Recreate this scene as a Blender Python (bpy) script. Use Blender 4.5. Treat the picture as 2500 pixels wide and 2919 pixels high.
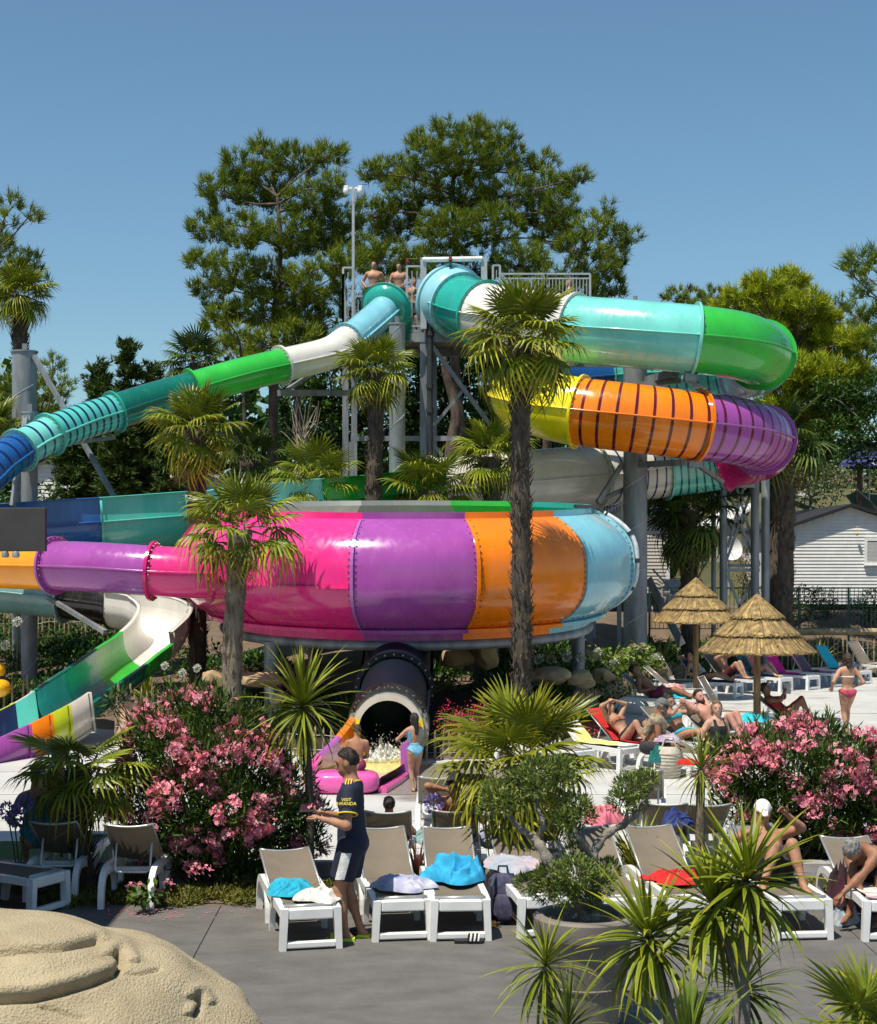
import bpy, bmesh, math, random
import numpy as np
from mathutils import Vector, Matrix, Quaternion
random.seed(7); rng = np.random.default_rng(7)
scene = bpy.context.scene
COL = scene.collection
for o in list(bpy.data.objects): bpy.data.objects.remove(o)

# ------------------------------------------------------------------ camera, sky, sun, exposure
F = 4600.0; CAMH = 3.53; HOR = 1590.0; CX = 1250.0          # focal length, horizon and centre in photo pixels
cam = bpy.data.cameras.new('camera'); camo = bpy.data.objects.new('camera', cam); COL.objects.link(camo)
camo.location = (0, 0, CAMH); camo.rotation_euler = (math.radians(90), 0, 0)
cam.sensor_fit = 'HORIZONTAL'; cam.sensor_width = 36; cam.lens = 36*F/2500
cam.shift_y = (HOR-1459.5)/2500; cam.clip_end = 4000; cam.clip_start = .1
cam.dof.use_dof = True; cam.dof.focus_distance = 27; cam.dof.aperture_fstop = 10
scene.camera = camo
SUNV = Vector((-.31, -.33, 1.0)).normalized()               # towards the sun: behind the viewer's left shoulder
sl = bpy.data.lights.new('sun', 'SUN'); so = bpy.data.objects.new('sun', sl); COL.objects.link(so)
sl.energy = 5.0; sl.angle = math.radians(.53); sl.color = (1, .93, .80)
so.rotation_euler = (-SUNV).to_track_quat('-Z', 'Y').to_euler(); so.location = (-10, -30, 40)
world = bpy.data.worlds.new('World'); scene.world = world; world.use_nodes = True
nt = world.node_tree; nt.nodes.clear()
wo = nt.nodes.new('ShaderNodeOutputWorld'); bg = nt.nodes.new('ShaderNodeBackground'); sk = nt.nodes.new('ShaderNodeTexSky')
sk.sky_type = 'NISHITA'; sk.sun_disc = False; sk.sun_elevation = math.asin(SUNV.z); sk.sun_rotation = math.atan2(SUNV.x, SUNV.y)
sk.air_density = 1.0; sk.dust_density = .4; sk.ozone_density = 2.0; sk.altitude = 20
bg.inputs['Strength'].default_value = .092
skm = nt.nodes.new('ShaderNodeMix'); skm.data_type = 'RGBA'; skm.blend_type = 'MULTIPLY'; skm.inputs['Factor'].default_value = 1; skm.inputs['B'].default_value = (.80, .98, 1.0, 1)   # the photograph's slightly cyan white balance of the sky
nt.links.new(sk.outputs[0], skm.inputs['A']); nt.links.new(skm.outputs['Result'], bg.inputs[0]); nt.links.new(bg.outputs[0], wo.inputs[0])
scene.view_settings.view_transform = 'Standard'; scene.view_settings.look = 'None'
scene.view_settings.exposure = 0.3; scene.view_settings.gamma = 1; scene.view_settings.use_curve_mapping = False

# ------------------------------------------------------------------ helpers
V = Vector
def at(px, py, d):            # world point seen at photo pixel (px,py) at depth d
    return V(((px-CX)/F*d, d, CAMH+(HOR-py)/F*d))
def gp(px, py, z=0.0):        # point at height z seen at a photo pixel
    d = F*(CAMH-z)/(py-HOR); return at(px, py, d)
def gx(px, d, z=0.0):         # point at depth d, height z, in photo column px
    return V(((px-CX)/F*d, d, z))
def lin(c):
    if isinstance(c, str):
        c = c.lstrip('#'); c = [int(c[i:i+2], 16)/255 for i in (0, 2, 4)]
        return tuple((x/12.92 if x <= .04045 else ((x+.055)/1.055)**2.4) for x in c)
    return tuple(c)
MATS = {}
def mat(name, col, rough=.5, noise=.12, scale=6.0, spec=.5, coat=0.0, bump=0.0, bscale=40.0, metal=0.0, tint=None, rnd=0.0,
        trans=0.0, col2=None, coords='Object', stretch=None, alpha=1.0, sss=0.0, coatr=.05):
    """procedural principled material; tint=(rgb) is mixed in by the point attribute 'tint'; rnd varies value per object"""
    if name in MATS: return MATS[name]
    if trans: spec *= .45; trans *= .6
    m = bpy.data.materials.new(name); m.use_nodes = True; MATS[name] = m
    n = m.node_tree.nodes; l = m.node_tree.links; p = n['Principled BSDF']
    col = lin(col)
    tc = n.new('ShaderNodeTexCoord'); src = tc.outputs[coords]
    if stretch:
        mp = n.new('ShaderNodeMapping'); mp.inputs['Scale'].default_value = stretch; l.new(src, mp.inputs[0]); src = mp.outputs[0]
    nz = n.new('ShaderNodeTexNoise'); nz.inputs['Scale'].default_value = scale; nz.inputs['Detail'].default_value = 6; nz.inputs['Roughness'].default_value = .6
    l.new(src, nz.inputs['Vector'])
    c2 = lin(col2) if col2 is not None else tuple(max(0, x*(1-2.2*noise)) for x in col)
    c1 = col if col2 is not None else tuple(min(1, x*(1+1.2*noise)) for x in col)
    r = n.new('ShaderNodeValToRGB'); r.color_ramp.elements[0].position = .32; r.color_ramp.elements[1].position = .68
    r.color_ramp.elements[0].color = (*c2, 1); r.color_ramp.elements[1].color = (*c1, 1)
    l.new(nz.outputs['Fac'], r.inputs[0]); out = r.outputs[0]
    if tint is not None:
        a = n.new('ShaderNodeAttribute'); a.attribute_name = 'tint'
        mx = n.new('ShaderNodeMix'); mx.data_type = 'RGBA'
        l.new(a.outputs['Fac'], mx.inputs['Factor']); l.new(out, mx.inputs['A']); mx.inputs['B'].default_value = (*lin(tint), 1); out = mx.outputs['Result']
    if rnd:
        oi = n.new('ShaderNodeObjectInfo'); mr = n.new('ShaderNodeMapRange'); mr.inputs['To Min'].default_value = 1-rnd; mr.inputs['To Max'].default_value = 1+rnd
        l.new(oi.outputs['Random'], mr.inputs['Value']); hs = n.new('ShaderNodeHueSaturation'); l.new(mr.outputs[0], hs.inputs['Value']); l.new(out, hs.inputs['Color']); out = hs.outputs[0]
    l.new(out, p.inputs['Base Color'])
    p.inputs['Roughness'].default_value = rough; p.inputs['Specular IOR Level'].default_value = spec; p.inputs['Metallic'].default_value = metal
    p.inputs['Coat Weight'].default_value = coat; p.inputs['Coat Roughness'].default_value = coatr
    if sss:
        p.inputs['Subsurface Weight'].default_value = sss; p.inputs['Subsurface Radius'].default_value = (.012, .005, .003); p.inputs['Subsurface Scale'].default_value = 1
    if bump:
        nb = n.new('ShaderNodeTexNoise'); nb.inputs['Scale'].default_value = bscale; nb.inputs['Detail'].default_value = 4; l.new(src, nb.inputs['Vector'])
        b = n.new('ShaderNodeBump'); b.inputs['Strength'].default_value = bump; b.inputs['Distance'].default_value = .02
        l.new(nb.outputs['Fac'], b.inputs['Height']); l.new(b.outputs[0], p.inputs['Normal'])
    if trans:                       # thin leaves: part of the light passes through
        t = n.new('ShaderNodeBsdfTranslucent'); l.new(out, t.inputs['Color']); ms = n.new('ShaderNodeMixShader'); ms.inputs[0].default_value = trans
        l.new(p.outputs[0], ms.inputs[1]); l.new(t.outputs[0], ms.inputs[2]); l.new(ms.outputs[0], n['Material Output'].inputs['Surface'])
    if alpha < 1: p.inputs['Alpha'].default_value = alpha
    return m
ORG = {}
def thing(name, label, cat, loc=(0, 0, 0), group=None, rotz=0.0):
    o = bpy.data.objects.new(name, None); COL.objects.link(o); o.empty_display_size = .2
    o.location = loc; o.rotation_euler.z = rotz; ORG[o] = V(loc)
    o['label'] = label; o['category'] = cat
    if group: o['group'] = group
    return o
def tag(o, label, cat, group=None):
    o['label'] = label; o['category'] = cat
    if group: o['group'] = group
    return o
def struct(o): o['kind'] = 'structure'; return o
def stuff(o): o['kind'] = 'stuff'; return o
def mesh_np(name, verts, faces, mats, parent=None, smooth=False, tint=None, midx=None, local=False):
    """object from numpy arrays; faces (n,3|4) or a list of faces; verts in world space unless local"""
    me = bpy.data.meshes.new(name)
    verts = np.asarray(verts, dtype=np.float32).reshape(-1, 3)
    if parent is not None and not local: verts = verts-np.array(ORG[parent], dtype=np.float32)
    if isinstance(faces, np.ndarray):
        k = faces.shape[1]; nf = len(faces)
        me.vertices.add(len(verts)); me.vertices.foreach_set('co', verts.ravel())
        me.loops.add(nf*k); me.loops.foreach_set('vertex_index', faces.astype(np.int32).ravel())
        me.polygons.add(nf); me.polygons.foreach_set('loop_start', np.arange(0, nf*k, k, dtype=np.int32))
        me.update(calc_edges=True)
    else:
        me.from_pydata([tuple(v) for v in verts.tolist()], [], faces); me.update()
    if not isinstance(mats, (list, tuple)): mats = [mats]
    for m in mats: me.materials.append(m)
    if midx is not None: me.polygons.foreach_set('material_index', np.asarray(midx, dtype=np.int32))
    if smooth: me.polygons.foreach_set('use_smooth', np.ones(len(me.polygons), dtype=bool))
    if tint is not None:
        at_ = me.attributes.new('tint', 'FLOAT', 'POINT'); at_.data.foreach_set('value', np.asarray(tint, dtype=np.float32))
    me.validate()
    o = bpy.data.objects.new(name, me); COL.objects.link(o)
    if parent is not None: o.parent = parent; ORG[o] = ORG[parent] if not local else V((0, 0, 0))
    else: ORG[o] = V((0, 0, 0))
    return o
def inst(src_obj, parent, loc=(0, 0, 0), rot=None, scale=1.0, name=None):
    """another object that shares a piece's mesh"""
    o = bpy.data.objects.new(name or src_obj.name.split('.')[0], src_obj.data); COL.objects.link(o); o.parent = parent
    o.location = loc
    if rot is not None:
        o.rotation_mode = 'QUATERNION'; o.rotation_quaternion = rot
    o.scale = (scale,)*3 if not hasattr(scale, '__len__') else scale
    return o
def proto_mesh(name, mb, mats, smooth=False):
    """mesh data only (no object): wrapped so that inst() can use it"""
    me = bpy.data.meshes.new(name); me.from_pydata([tuple(v) for v in mb.v], [], mb.f); me.update()
    for m in (mats if isinstance(mats, (list, tuple)) else [mats]): me.materials.append(m)
    if mb.m and any(mb.m): me.polygons.foreach_set('material_index', np.asarray(mb.m, dtype=np.int32))
    if smooth: me.polygons.foreach_set('use_smooth', np.ones(len(me.polygons), dtype=bool))
    class H: pass
    h = H(); h.data = me; h.name = name; return h
def put(h, parent=None, name=None, loc=(0, 0, 0), rotz=0.0):
    o = bpy.data.objects.new(name or h.name, h.data); COL.objects.link(o); o.location = loc; o.rotation_euler.z = rotz
    if parent is not None: o.parent = parent; ORG[o] = V((0, 0, 0))
    else: ORG[o] = V(loc)
    return o
def frame_of(t):
    t = V(t).normalized(); ref = V((0, 0, 1)) if abs(t.z) < .97 else V((0, 1, 0))
    s = t.cross(ref).normalized(); u = s.cross(t).normalized(); return s, u
class MB:
    """collects shapes for one mesh"""
    def __init__(s): s.v = []; s.f = []; s.m = []
    def add(s, vs, fs, mi=0):
        b = len(s.v); s.v += [tuple(x) for x in vs]; s.f += [tuple(i+b for i in f) for f in fs]; s.m += [mi]*len(fs); return s
    def box(s, c, d, rz=0.0, mi=0, bev=0.0, M=None):
        hx, hy, hz = d[0]/2, d[1]/2, d[2]/2; cr, sr = math.cos(rz), math.sin(rz)
        if bev <= 0:
            P = [(x, y, z) for z in (-hz, hz) for x, y in ((-hx, -hy), (hx, -hy), (hx, hy), (-hx, hy))]
            fs = [(3, 2, 1, 0), (4, 5, 6, 7), (0, 1, 5, 4), (1, 2, 6, 5), (2, 3, 7, 6), (3, 0, 4, 7)]
        else:
            b = min(bev, hx*.9, hy*.9, hz*.9); P = []
            o8 = lambda ax, ay: [(-ax, -ay+b), (-ax+b, -ay), (ax-b, -ay), (ax, -ay+b), (ax, ay-b), (ax-b, ay), (-ax+b, ay), (-ax, ay-b)]
            for z, q in ((-hz, b*.6), (-hz+b, 0), (hz-b, 0), (hz, b*.6)):
                P += [(x, y, z) for x, y in o8(hx-q, hy-q)]
            fs = [tuple(range(7, -1, -1)), tuple(range(24, 32))]
            for k in range(3):
                for i in range(8): fs.append((k*8+i, k*8+(i+1) % 8, k*8+8+(i+1) % 8, k*8+8+i))
        vs = []
        for x, y, z in P:
            q = V((x*cr-y*sr, x*sr+y*cr, z))
            if M is not None: q = M @ q
            vs.append(q+V(c))
        return s.add(vs, fs, mi)
    def bar(s, a, b, w, h=None, mi=0, up=None):          # rectangular bar between two points
        a, b = V(a), V(b); h = h or w; t = (b-a).normalized()
        sd, u = frame_of(t)
        if up is not None: sd = t.cross(V(up)).normalized(); u = sd.cross(t).normalized()
        P = []
        for q in (a, b):
            for i, j in ((-1, -1), (1, -1), (1, 1), (-1, 1)): P.append(q+sd*(i*w/2)+u*(j*h/2))
        return s.add(P, [(3, 2, 1, 0), (4, 5, 6, 7), (0, 1, 5, 4), (1, 2, 6, 5), (2, 3, 7, 6), (3, 0, 4, 7)], mi)
    def tube(s, pts, r, n=8, mi=0, cap=True, flat=1.0):
        pts = [V(p) for p in pts]; N = len(pts)
        rs = r if hasattr(r, '__len__') else [r]*N
        base = len(s.v); prev = None
        for i, p in enumerate(pts):
            t = (pts[min(i+1, N-1)]-pts[max(i-1, 0)]); t = t.normalized() if t.length > 1e-9 else V((0, 0, 1))
            if prev is None: sd, u = frame_of(t)
            else:
                sd = (prev-t*prev.dot(t)); sd = sd.normalized() if sd.length > 1e-6 else frame_of(t)[0]; u = sd.cross(t).normalized()
            prev = sd
            for k in range(n):
                a = 2*math.pi*k/n; s.v.append(tuple(p+sd*(math.cos(a)*rs[i])+u*(math.sin(a)*rs[i]*flat)))
        for i in range(N-1):
            for k in range(n):
                s.f.append((base+i*n+k, base+(i+1)*n+k, base+(i+1)*n+(k+1) % n, base+i*n+(k+1) % n)); s.m.append(mi)
        if cap:
            s.f.append(tuple(base+k for k in range(n))); s.f.append(tuple(base+(N-1)*n+k for k in range(n-1, -1, -1))); s.m += [mi, mi]
        return s
    def lathe(s, c, prof, n=16, mi=0, M=None, cap=True):   # prof: (radius, height)
        base = len(s.v); c = V(c)
        for r, z in prof:
            for k in range(n):
                a = 2*math.pi*k/n; q = V((r*math.cos(a), r*math.sin(a), z))
                if M is not None: q = M @ q
                s.v.append(tuple(q+c))
        for i in range(len(prof)-1):
            for k in range(n):
                s.f.append((base+i*n+k, base+i*n+(k+1) % n, base+(i+1)*n+(k+1) % n, base+(i+1)*n+k)); s.m.append(mi)
        if cap:
            s.f.append(tuple(base+k for k in range(n-1, -1, -1))); s.f.append(tuple(base+(len(prof)-1)*n+k for k in range(n))); s.m += [mi, mi]
        return s
    def ball(s, c, r, n=10, m=6, mi=0):
        r = r if hasattr(r, '__len__') else (r, r, r); prof = []
        base = len(s.v); c = V(c)
        for j in range(m+1):
            ph = math.pi*j/m-math.pi/2
            for k in range(n):
                a = 2*math.pi*k/n; s.v.append((c.x+r[0]*math.cos(ph)*math.cos(a), c.y+r[1]*math.cos(ph)*math.sin(a), c.z+r[2]*math.sin(ph)))
        for j in range(m):
            for k in range(n):
                s.f.append((base+j*n+k, base+j*n+(k+1) % n, base+(j+1)*n+(k+1) % n, base+(j+1)*n+k)); s.m.append(mi)
        return s
    def build(s, name, mats, parent=None, smooth=False, local=False, tint=None):
        o = mesh_np(name, s.v, s.f, mats, parent, smooth, tint, s.m if any(s.m) else None, local)
        if smooth == 'auto': autosmooth(o)
        return o
def autosmooth(o, ang=35):
    me = o.data; me.polygons.foreach_set('use_smooth', np.ones(len(me.polygons), dtype=bool))
    me.set_sharp_from_angle(angle=math.radians(ang)); return o
def catmull(P, steps):
    P = [np.array(p, float) for p in P]; out = []
    for i in range(len(P)-1):
        p0 = P[i-1] if i else 2*P[0]-P[1]; p1, p2 = P[i], P[i+1]; p3 = P[i+2] if i+2 < len(P) else 2*P[-1]-P[-2]
        for k in range(steps):
            t = k/steps
            out.append(.5*((2*p1)+(-p0+p2)*t+(2*p0-5*p1+4*p2-p3)*t*t+(-p0+3*p1-3*p2+p3)*t**3))
    out.append(P[-1]); return np.array(out)
def smooth01(t): t = np.clip(t, 0, 1); return t*t*(3-2*t)

# ------------------------------------------------------------------ shared materials
GAL = mat('galvanised_steel', (.25, .27, .285), .48, .2, 3.0, metal=.35, bump=.1, bscale=12, stretch=(1, 1, .25))
GALL = mat('galvanised_rail', (.45, .475, .49), .4, .1, 5.0, metal=.3)
GALD = mat('dark_pipe', (.035, .038, .042), .4, .2, 5)
WHITEP = mat('white_plastic', (.80, .80, .79), .35, .04, 3, coat=.2)
BOLT = mat('bolt_steel', (.16, .16, .165), .5, .1, 20, metal=.3)
# ================================================================== GROUND
YBX = [-60, -9, -5.5, -4.0, -2.0, .8, 2.2, 3.0, 3.8, 5.0, 7.0, 30, 60]
YBY = [36, 34.5, 32.5, 31, 28.7, 28.3, 29.8, 33, 38, 43.5, 47.5, 48.5, 49]
def yb(x): return np.interp(x, YBX, YBY)
def hgt(x, y):
    d = np.asarray(y, float)-yb(x); x = np.asarray(x, float)
    w = smooth01((x-2.5)/4)
    h = (1-w)*(.16*smooth01(d/.6)+.70*smooth01((d-2.2)/5)+.72*smooth01((d-6)/11))+w*(.1*smooth01(d/.6)+1.5*smooth01((d-1.0)/8))
    return h+.03*np.sin(x*2.3+y)*smooth01(d)+.02*np.sin(x*5.1-y*3.7)*smooth01(d)
GRASS_G = mat('garden_earth', (.17, .115, .07), .95, .3, 2.2, bump=.6, bscale=30, col2=(.10, .07, .045))
def sheet(name, xs, ys, zf, m, smooth=True):
    X, Y = np.meshgrid(xs, ys); Z = zf(X, Y)
    vs = np.stack([X, Y, Z], -1).reshape(-1, 3); nx, ny = len(xs), len(ys)
    i = np.arange(nx*ny).reshape(ny, nx)
    f = np.stack([i[:-1, :-1], i[:-1, 1:], i[1:, 1:], i[1:, :-1]], -1).reshape(-1, 4)
    return struct(mesh_np(name, vs, f, m, smooth=smooth))
xs = np.concatenate([np.linspace(-900, -40, 12), np.linspace(-30, 30, 181), np.linspace(40, 900, 12)])
ys = np.concatenate([np.linspace(-60, 20, 12), np.linspace(22, 70, 145), np.linspace(80, 1500, 16)])
sheet('ground', xs, ys, lambda X, Y: hgt(X, Y)-.012, GRASS_G)
# pool deck: pale worn paint, wet concrete round the slide exits
DECK = mat('pool_deck_paint', (.53, .53, .515), .55, .1, .8, col2=(.42, .415, .39), bump=.15, bscale=25)
def deckmat():
    n = DECK.node_tree.nodes; l = DECK.node_tree.links; p = n['Principled BSDF']
    base = p.inputs['Base Color'].links[0].from_socket
    tc = n.new('ShaderNodeTexCoord')
    mp = n.new('ShaderNodeMapping'); mp.inputs['Scale'].default_value = (.55, 1.6, 1); l.new(tc.outputs['Object'], mp.inputs[0])
    nz = n.new('ShaderNodeTexNoise'); nz.inputs['Scale'].default_value = .9; nz.inputs['Detail'].default_value = 9; nz.inputs['Roughness'].default_value = .7; l.new(mp.outputs[0], nz.inputs['Vector'])
    # wet bare concrete near the tunnel exit
    vs = n.new('ShaderNodeVectorMath'); vs.operation = 'SUBTRACT'; vs.inputs[1].default_value = (.15, 25.6, 0); l.new(tc.outputs['Object'], vs.inputs[0])
    vm = n.new('ShaderNodeVectorMath'); vm.operation = 'MULTIPLY'; vm.inputs[1].default_value = (.55, .42, 0); l.new(vs.outputs[0], vm.inputs[0])
    ln = n.new('ShaderNodeVectorMath'); ln.operation = 'LENGTH'; l.new(vm.outputs[0], ln.inputs[0])
    ad = n.new('ShaderNodeMath'); ad.operation = 'MULTIPLY_ADD'; l.new(nz.outputs['Fac'], ad.inputs[0]); ad.inputs[1].default_value = 1.1; l.new(ln.outputs['Value'], ad.inputs[2])
    r = n.new('ShaderNodeMapRange'); l.new(ad.outputs[0], r.inputs['Value']); r.inputs['From Min'].default_value = 1.55; r.inputs['From Max'].default_value = 1.35
    r2 = n.new('ShaderNodeMapRange'); l.new(nz.outputs['Fac'], r2.inputs['Value']); r2.inputs['From Min'].default_value = .56; r2.inputs['From Max'].default_value = .66
    sx = n.new('ShaderNodeSeparateXYZ'); l.new(tc.outputs['Object'], sx.inputs[0])
    r3 = n.new('ShaderNodeMapRange'); l.new(sx.outputs['X'], r3.inputs['Value']); r3.inputs['From Min'].default_value = 4.5; r3.inputs['From Max'].default_value = 7.5
    mu = n.new('ShaderNodeMath'); mu.operation = 'MULTIPLY'; l.new(r2.outputs[0], mu.inputs[0]); l.new(r3.outputs[0], mu.inputs[1])
    mxm = n.new('ShaderNodeMath'); mxm.operation = 'MAXIMUM'; l.new(r.outputs[0], mxm.inputs[0]); l.new(mu.outputs[0], mxm.inputs[1])
    mx = n.new('ShaderNodeMix'); mx.data_type = 'RGBA'; l.new(mxm.outputs[0], mx.inputs['Factor']); l.new(base, mx.inputs['A']); mx.inputs['B'].default_value = (.235, .22, .185, 1)
    l.new(mx.outputs['Result'], p.inputs['Base Color'])
    rr = n.new('ShaderNodeMapRange'); l.new(mxm.outputs[0], rr.inputs['Value']); rr.inputs['To Min'].default_value = .6; rr.inputs['To Max'].default_value = .3; l.new(rr.outputs[0], p.inputs['Roughness'])
deckmat()
def deck_sheet():
    xs = np.linspace(-24, 24, 193); ts = np.linspace(0, 1, 41); vs = []
    for t in ts:
        for x in xs: vs.append((x, 18.05+(yb(x)-.06-18.05)*t, 0.0))
    i = np.arange(len(xs)*len(ts)).reshape(len(ts), len(xs))
    f = np.stack([i[:-1, :-1], i[:-1, 1:], i[1:, 1:], i[1:, :-1]], -1).reshape(-1, 4)
    return struct(mesh_np('pool_deck', vs, f, DECK))
dk = deck_sheet()
for yj in (19.6, 21.65, 24.05, 26.6): MB().box((0, yj, .001), (44, .012, .004)).build('deck_joint', mat('joint_grit', (.03, .03, .03), .9), dk)
for xj in (-7.5, -4.6, 2.9, 6.6, 9.8, 13): MB().box((xj, 22.5, .0012), (.012, 8.6, .004)).build('deck_joint', mat('joint_grit', (.03, .03, .03), .9), dk)
# front terrace: dark grey stamped concrete in slabs with real joints
TERR = mat('terrace_concrete', (.138, .131, .123), .75, .12, 2.2, bump=.45, bscale=22, col2=(.092, .087, .082), stretch=(1, 1.5, 1))
def terrace():
    root = sheet('terrace_bed', np.linspace(-14, 14, 3), np.linspace(4, 16.42, 3), lambda X, Y: 0*X-.008, mat('joint_grit', (.03, .03, .03), .9))
    a = gp(543, 2745); b = gp(625, 2592)                       # the joint that shows in the photo
    dx = (b.x-a.x)/(b.y-a.y)
    cuts = [-14, -7.2, a.x+(10-a.y)*dx, 3.9, 9, 14]
    for k in range(5):
        x0, x1 = cuts[k]+.006, cuts[k+1]-.006; s0 = dx if k in (2,) else 0; s1 = dx if k == 1 else 0
        q = MB(); P = [(x0+s0*(4-10), 4, 0), (x1+s1*(4-10), 4, 0), (x1+s1*(16.4-10), 16.4, 0), (x0+s0*(16.4-10), 16.4, 0)]
        q.add([(x, y, -.05) for x, y, z in P]+P, [(4, 5, 6, 7), (0, 1, 5, 4), (1, 2, 6, 5), (2, 3, 7, 6), (3, 0, 4, 7)])
        o = q.build('slab', TERR, root); o['label'] = 'dark grey concrete slab of the terrace'
terrace()
struct(MB().box((0, 18.0, .03), (40, .14, .24), bev=.02).build('kerb', mat('kerb_concrete', (.33, .32, .30), .85, .15, 5, bump=.3)))
ASTRO = mat('artificial_turf', (.045, .12, .02), .9, .3, 30, bump=.8, bscale=200)
struct(MB().box((-6.2, 19.1, .003), (7.0, 1.9, .016)).build('turf_mat', ASTRO))

def mulch_shade():  # near-black sheet: the deep shade before the bowl is put into its colour
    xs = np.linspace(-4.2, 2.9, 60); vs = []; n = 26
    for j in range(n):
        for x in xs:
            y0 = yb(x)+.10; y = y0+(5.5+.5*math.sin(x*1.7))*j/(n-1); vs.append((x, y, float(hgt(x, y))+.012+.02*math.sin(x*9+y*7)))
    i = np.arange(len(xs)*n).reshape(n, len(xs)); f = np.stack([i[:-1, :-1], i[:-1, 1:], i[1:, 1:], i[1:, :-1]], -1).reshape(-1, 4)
    struct(mesh_np('mulch_shade_sheet', vs, f, mat('mulch_shade_paint', (.040, .028, .020), .95, .4, 9, bump=1.0, bscale=35, col2=(.012, .009, .007)), smooth=True))
mulch_shade()
# ================================================================== WATER SLIDES
gelc = {}
def gel(name, c, rough=.2, **k):
    m = mat('gelcoat_'+name, c, rough, .07, 1.5, coat=.45, coatr=.06, spec=.4, bump=.035, bscale=3, stretch=(1, 1, .45), **k); n = m.node_tree.nodes; l = m.node_tree.links
    if 'wear' not in n:            # weathered polish: gloss varies and faint chalky runs lighten the colour
        nz = n.new('ShaderNodeTexNoise'); nz.name = 'wear'; nz.inputs['Scale'].default_value = 4.5; nz.inputs['Detail'].default_value = 8; tc = n.new('ShaderNodeTexCoord'); mp = n.new('ShaderNodeMapping'); mp.inputs['Scale'].default_value = (2.2, 2.2, .35); l.new(tc.outputs['Object'], mp.inputs[0]); l.new(mp.outputs[0], nz.inputs['Vector'])
        mr = n.new('ShaderNodeMapRange'); mr.inputs['From Min'].default_value = .35; mr.inputs['From Max'].default_value = .7; mr.inputs['To Min'].default_value = rough*.7; mr.inputs['To Max'].default_value = rough*1.7; l.new(nz.outputs['Fac'], mr.inputs['Value']); l.new(mr.outputs[0], n['Principled BSDF'].inputs['Roughness'])
        m2 = n.new('ShaderNodeMapRange'); m2.inputs['From Min'].default_value = .56; m2.inputs['From Max'].default_value = .78; m2.inputs['To Min'].default_value = 0; m2.inputs['To Max'].default_value = .05; l.new(nz.outputs['Fac'], m2.inputs['Value']); mx = n.new('ShaderNodeMix'); mx.data_type = 'RGBA'; pb = n['Principled BSDF']; src_ = pb.inputs['Base Color'].links[0].from_socket
        l.new(m2.outputs[0], mx.inputs['Factor']); l.new(src_, mx.inputs['A']); mx.inputs['B'].default_value = (.42, .40, .38, 1); l.new(mx.outputs['Result'], pb.inputs['Base Color'])
    return m
G = dict(
 pink=gel('pink', (.80, .035, .25)), pinkd=gel('pink_rim', (.60, .012, .16)), purple=gel('purple', (.34, .070, .34)), orange=gel('orange', (.90, .22, .003)),
 amber=gel('amber', (.90, .32, .005)), lblue=gel('light_blue', (.22, .54, .65)), pblue=gel('pale_blue', (.29, .60, .68)), teal=gel('teal', (.02, .35, .28)), dteal=gel('dark_teal', (.004, .14, .10)),
 turq=gel('turquoise', (.09, .50, .42)), lturq=gel('light_turquoise', (.17, .60, .53)), green=gel('green', (.035, .46, .05)), white=gel('white', (.72, .70, .64)), cream=gel('cream', (.60, .58, .52)),
 grey=gel('grey', (.34, .34, .32)), blue=gel('blue', (.012, .10, .33)), navy=gel('navy', (.006, .022, .07)), yellow=gel('yellow', (.86, .74, .01)), lime=gel('lime', (.52, .62, .02)),
 magenta=gel('magenta', (.50, .012, .16)), dark=gel('charcoal', (.02, .018, .016)), aqua=gel('aqua', (.22, .42, .42)), stripe_r=gel('stripe_wine', (.10, .006, .02)), stripe_b=gel('stripe_navy', (.008, .02, .10)),
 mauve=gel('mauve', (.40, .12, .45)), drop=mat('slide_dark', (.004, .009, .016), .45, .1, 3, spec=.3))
class Path:
    def __init__(s, pts, steps=10):
        s.steps = steps; s.P = catmull([at(*p) for p in pts], steps)
        T = np.gradient(s.P, axis=0); s.T = T/np.linalg.norm(T, axis=1)[:, None]
        S = np.cross(s.T, [0, 0, 1]); s.S = S/np.linalg.norm(S, axis=1)[:, None]; s.U = np.cross(s.S, s.T)
        s.L = np.concatenate([[0], np.cumsum(np.linalg.norm(np.diff(s.P, axis=0), axis=1))])
    def sample(s, t):                       # t in control point units
        x = np.clip(t*s.steps, 0, len(s.P)-1); i = np.arange(len(s.P))
        g = lambda A: np.stack([np.interp(x, i, A[:, k]) for k in range(3)], -1)
        return g(s.P), g(s.T), g(s.S), g(s.U)
def sweep(path, t0, t1, prof, closed=True, n=None):
    """prof: list of (side, up); returns verts, quads"""
    n = n or max(3, int(abs(t1-t0)*path.steps)+1); p, T, S, U = path.sample(np.linspace(t0, t1, n)); prof = np.array(prof); k = len(prof)
    vs = p[:, None, :]+S[:, None, :]*prof[None, :, 0, None]+U[:, None, :]*prof[None, :, 1, None]
    i = np.arange(n*k).reshape(n, k); j = np.roll(i, -1, 1) if closed else i
    a = i if closed else i[:, :-1]; b = j if closed else i[:, 1:]
    f = np.stack([a[:-1], b[:-1], b[1:], a[1:]], -1).reshape(-1, 4)
    return vs.reshape(-1, 3), f
def circ(r, n=40): return [(r*math.cos(2*math.pi*k/n), r*math.sin(2*math.pi*k/n)) for k in range(n)]
def arcp(r, a0, a1, n): return [(r*math.cos(math.radians(a0+(a1-a0)*k/n)), r*math.sin(math.radians(a0+(a1-a0)*k/n))) for k in range(n+1)]
def tdist(path, t, d):                      # parameter at a distance d further along
    i = np.arange(len(path.P)); l0 = np.interp(t*path.steps, i, path.L); return float(np.interp(l0+d, path.L, i))/path.steps
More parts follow.
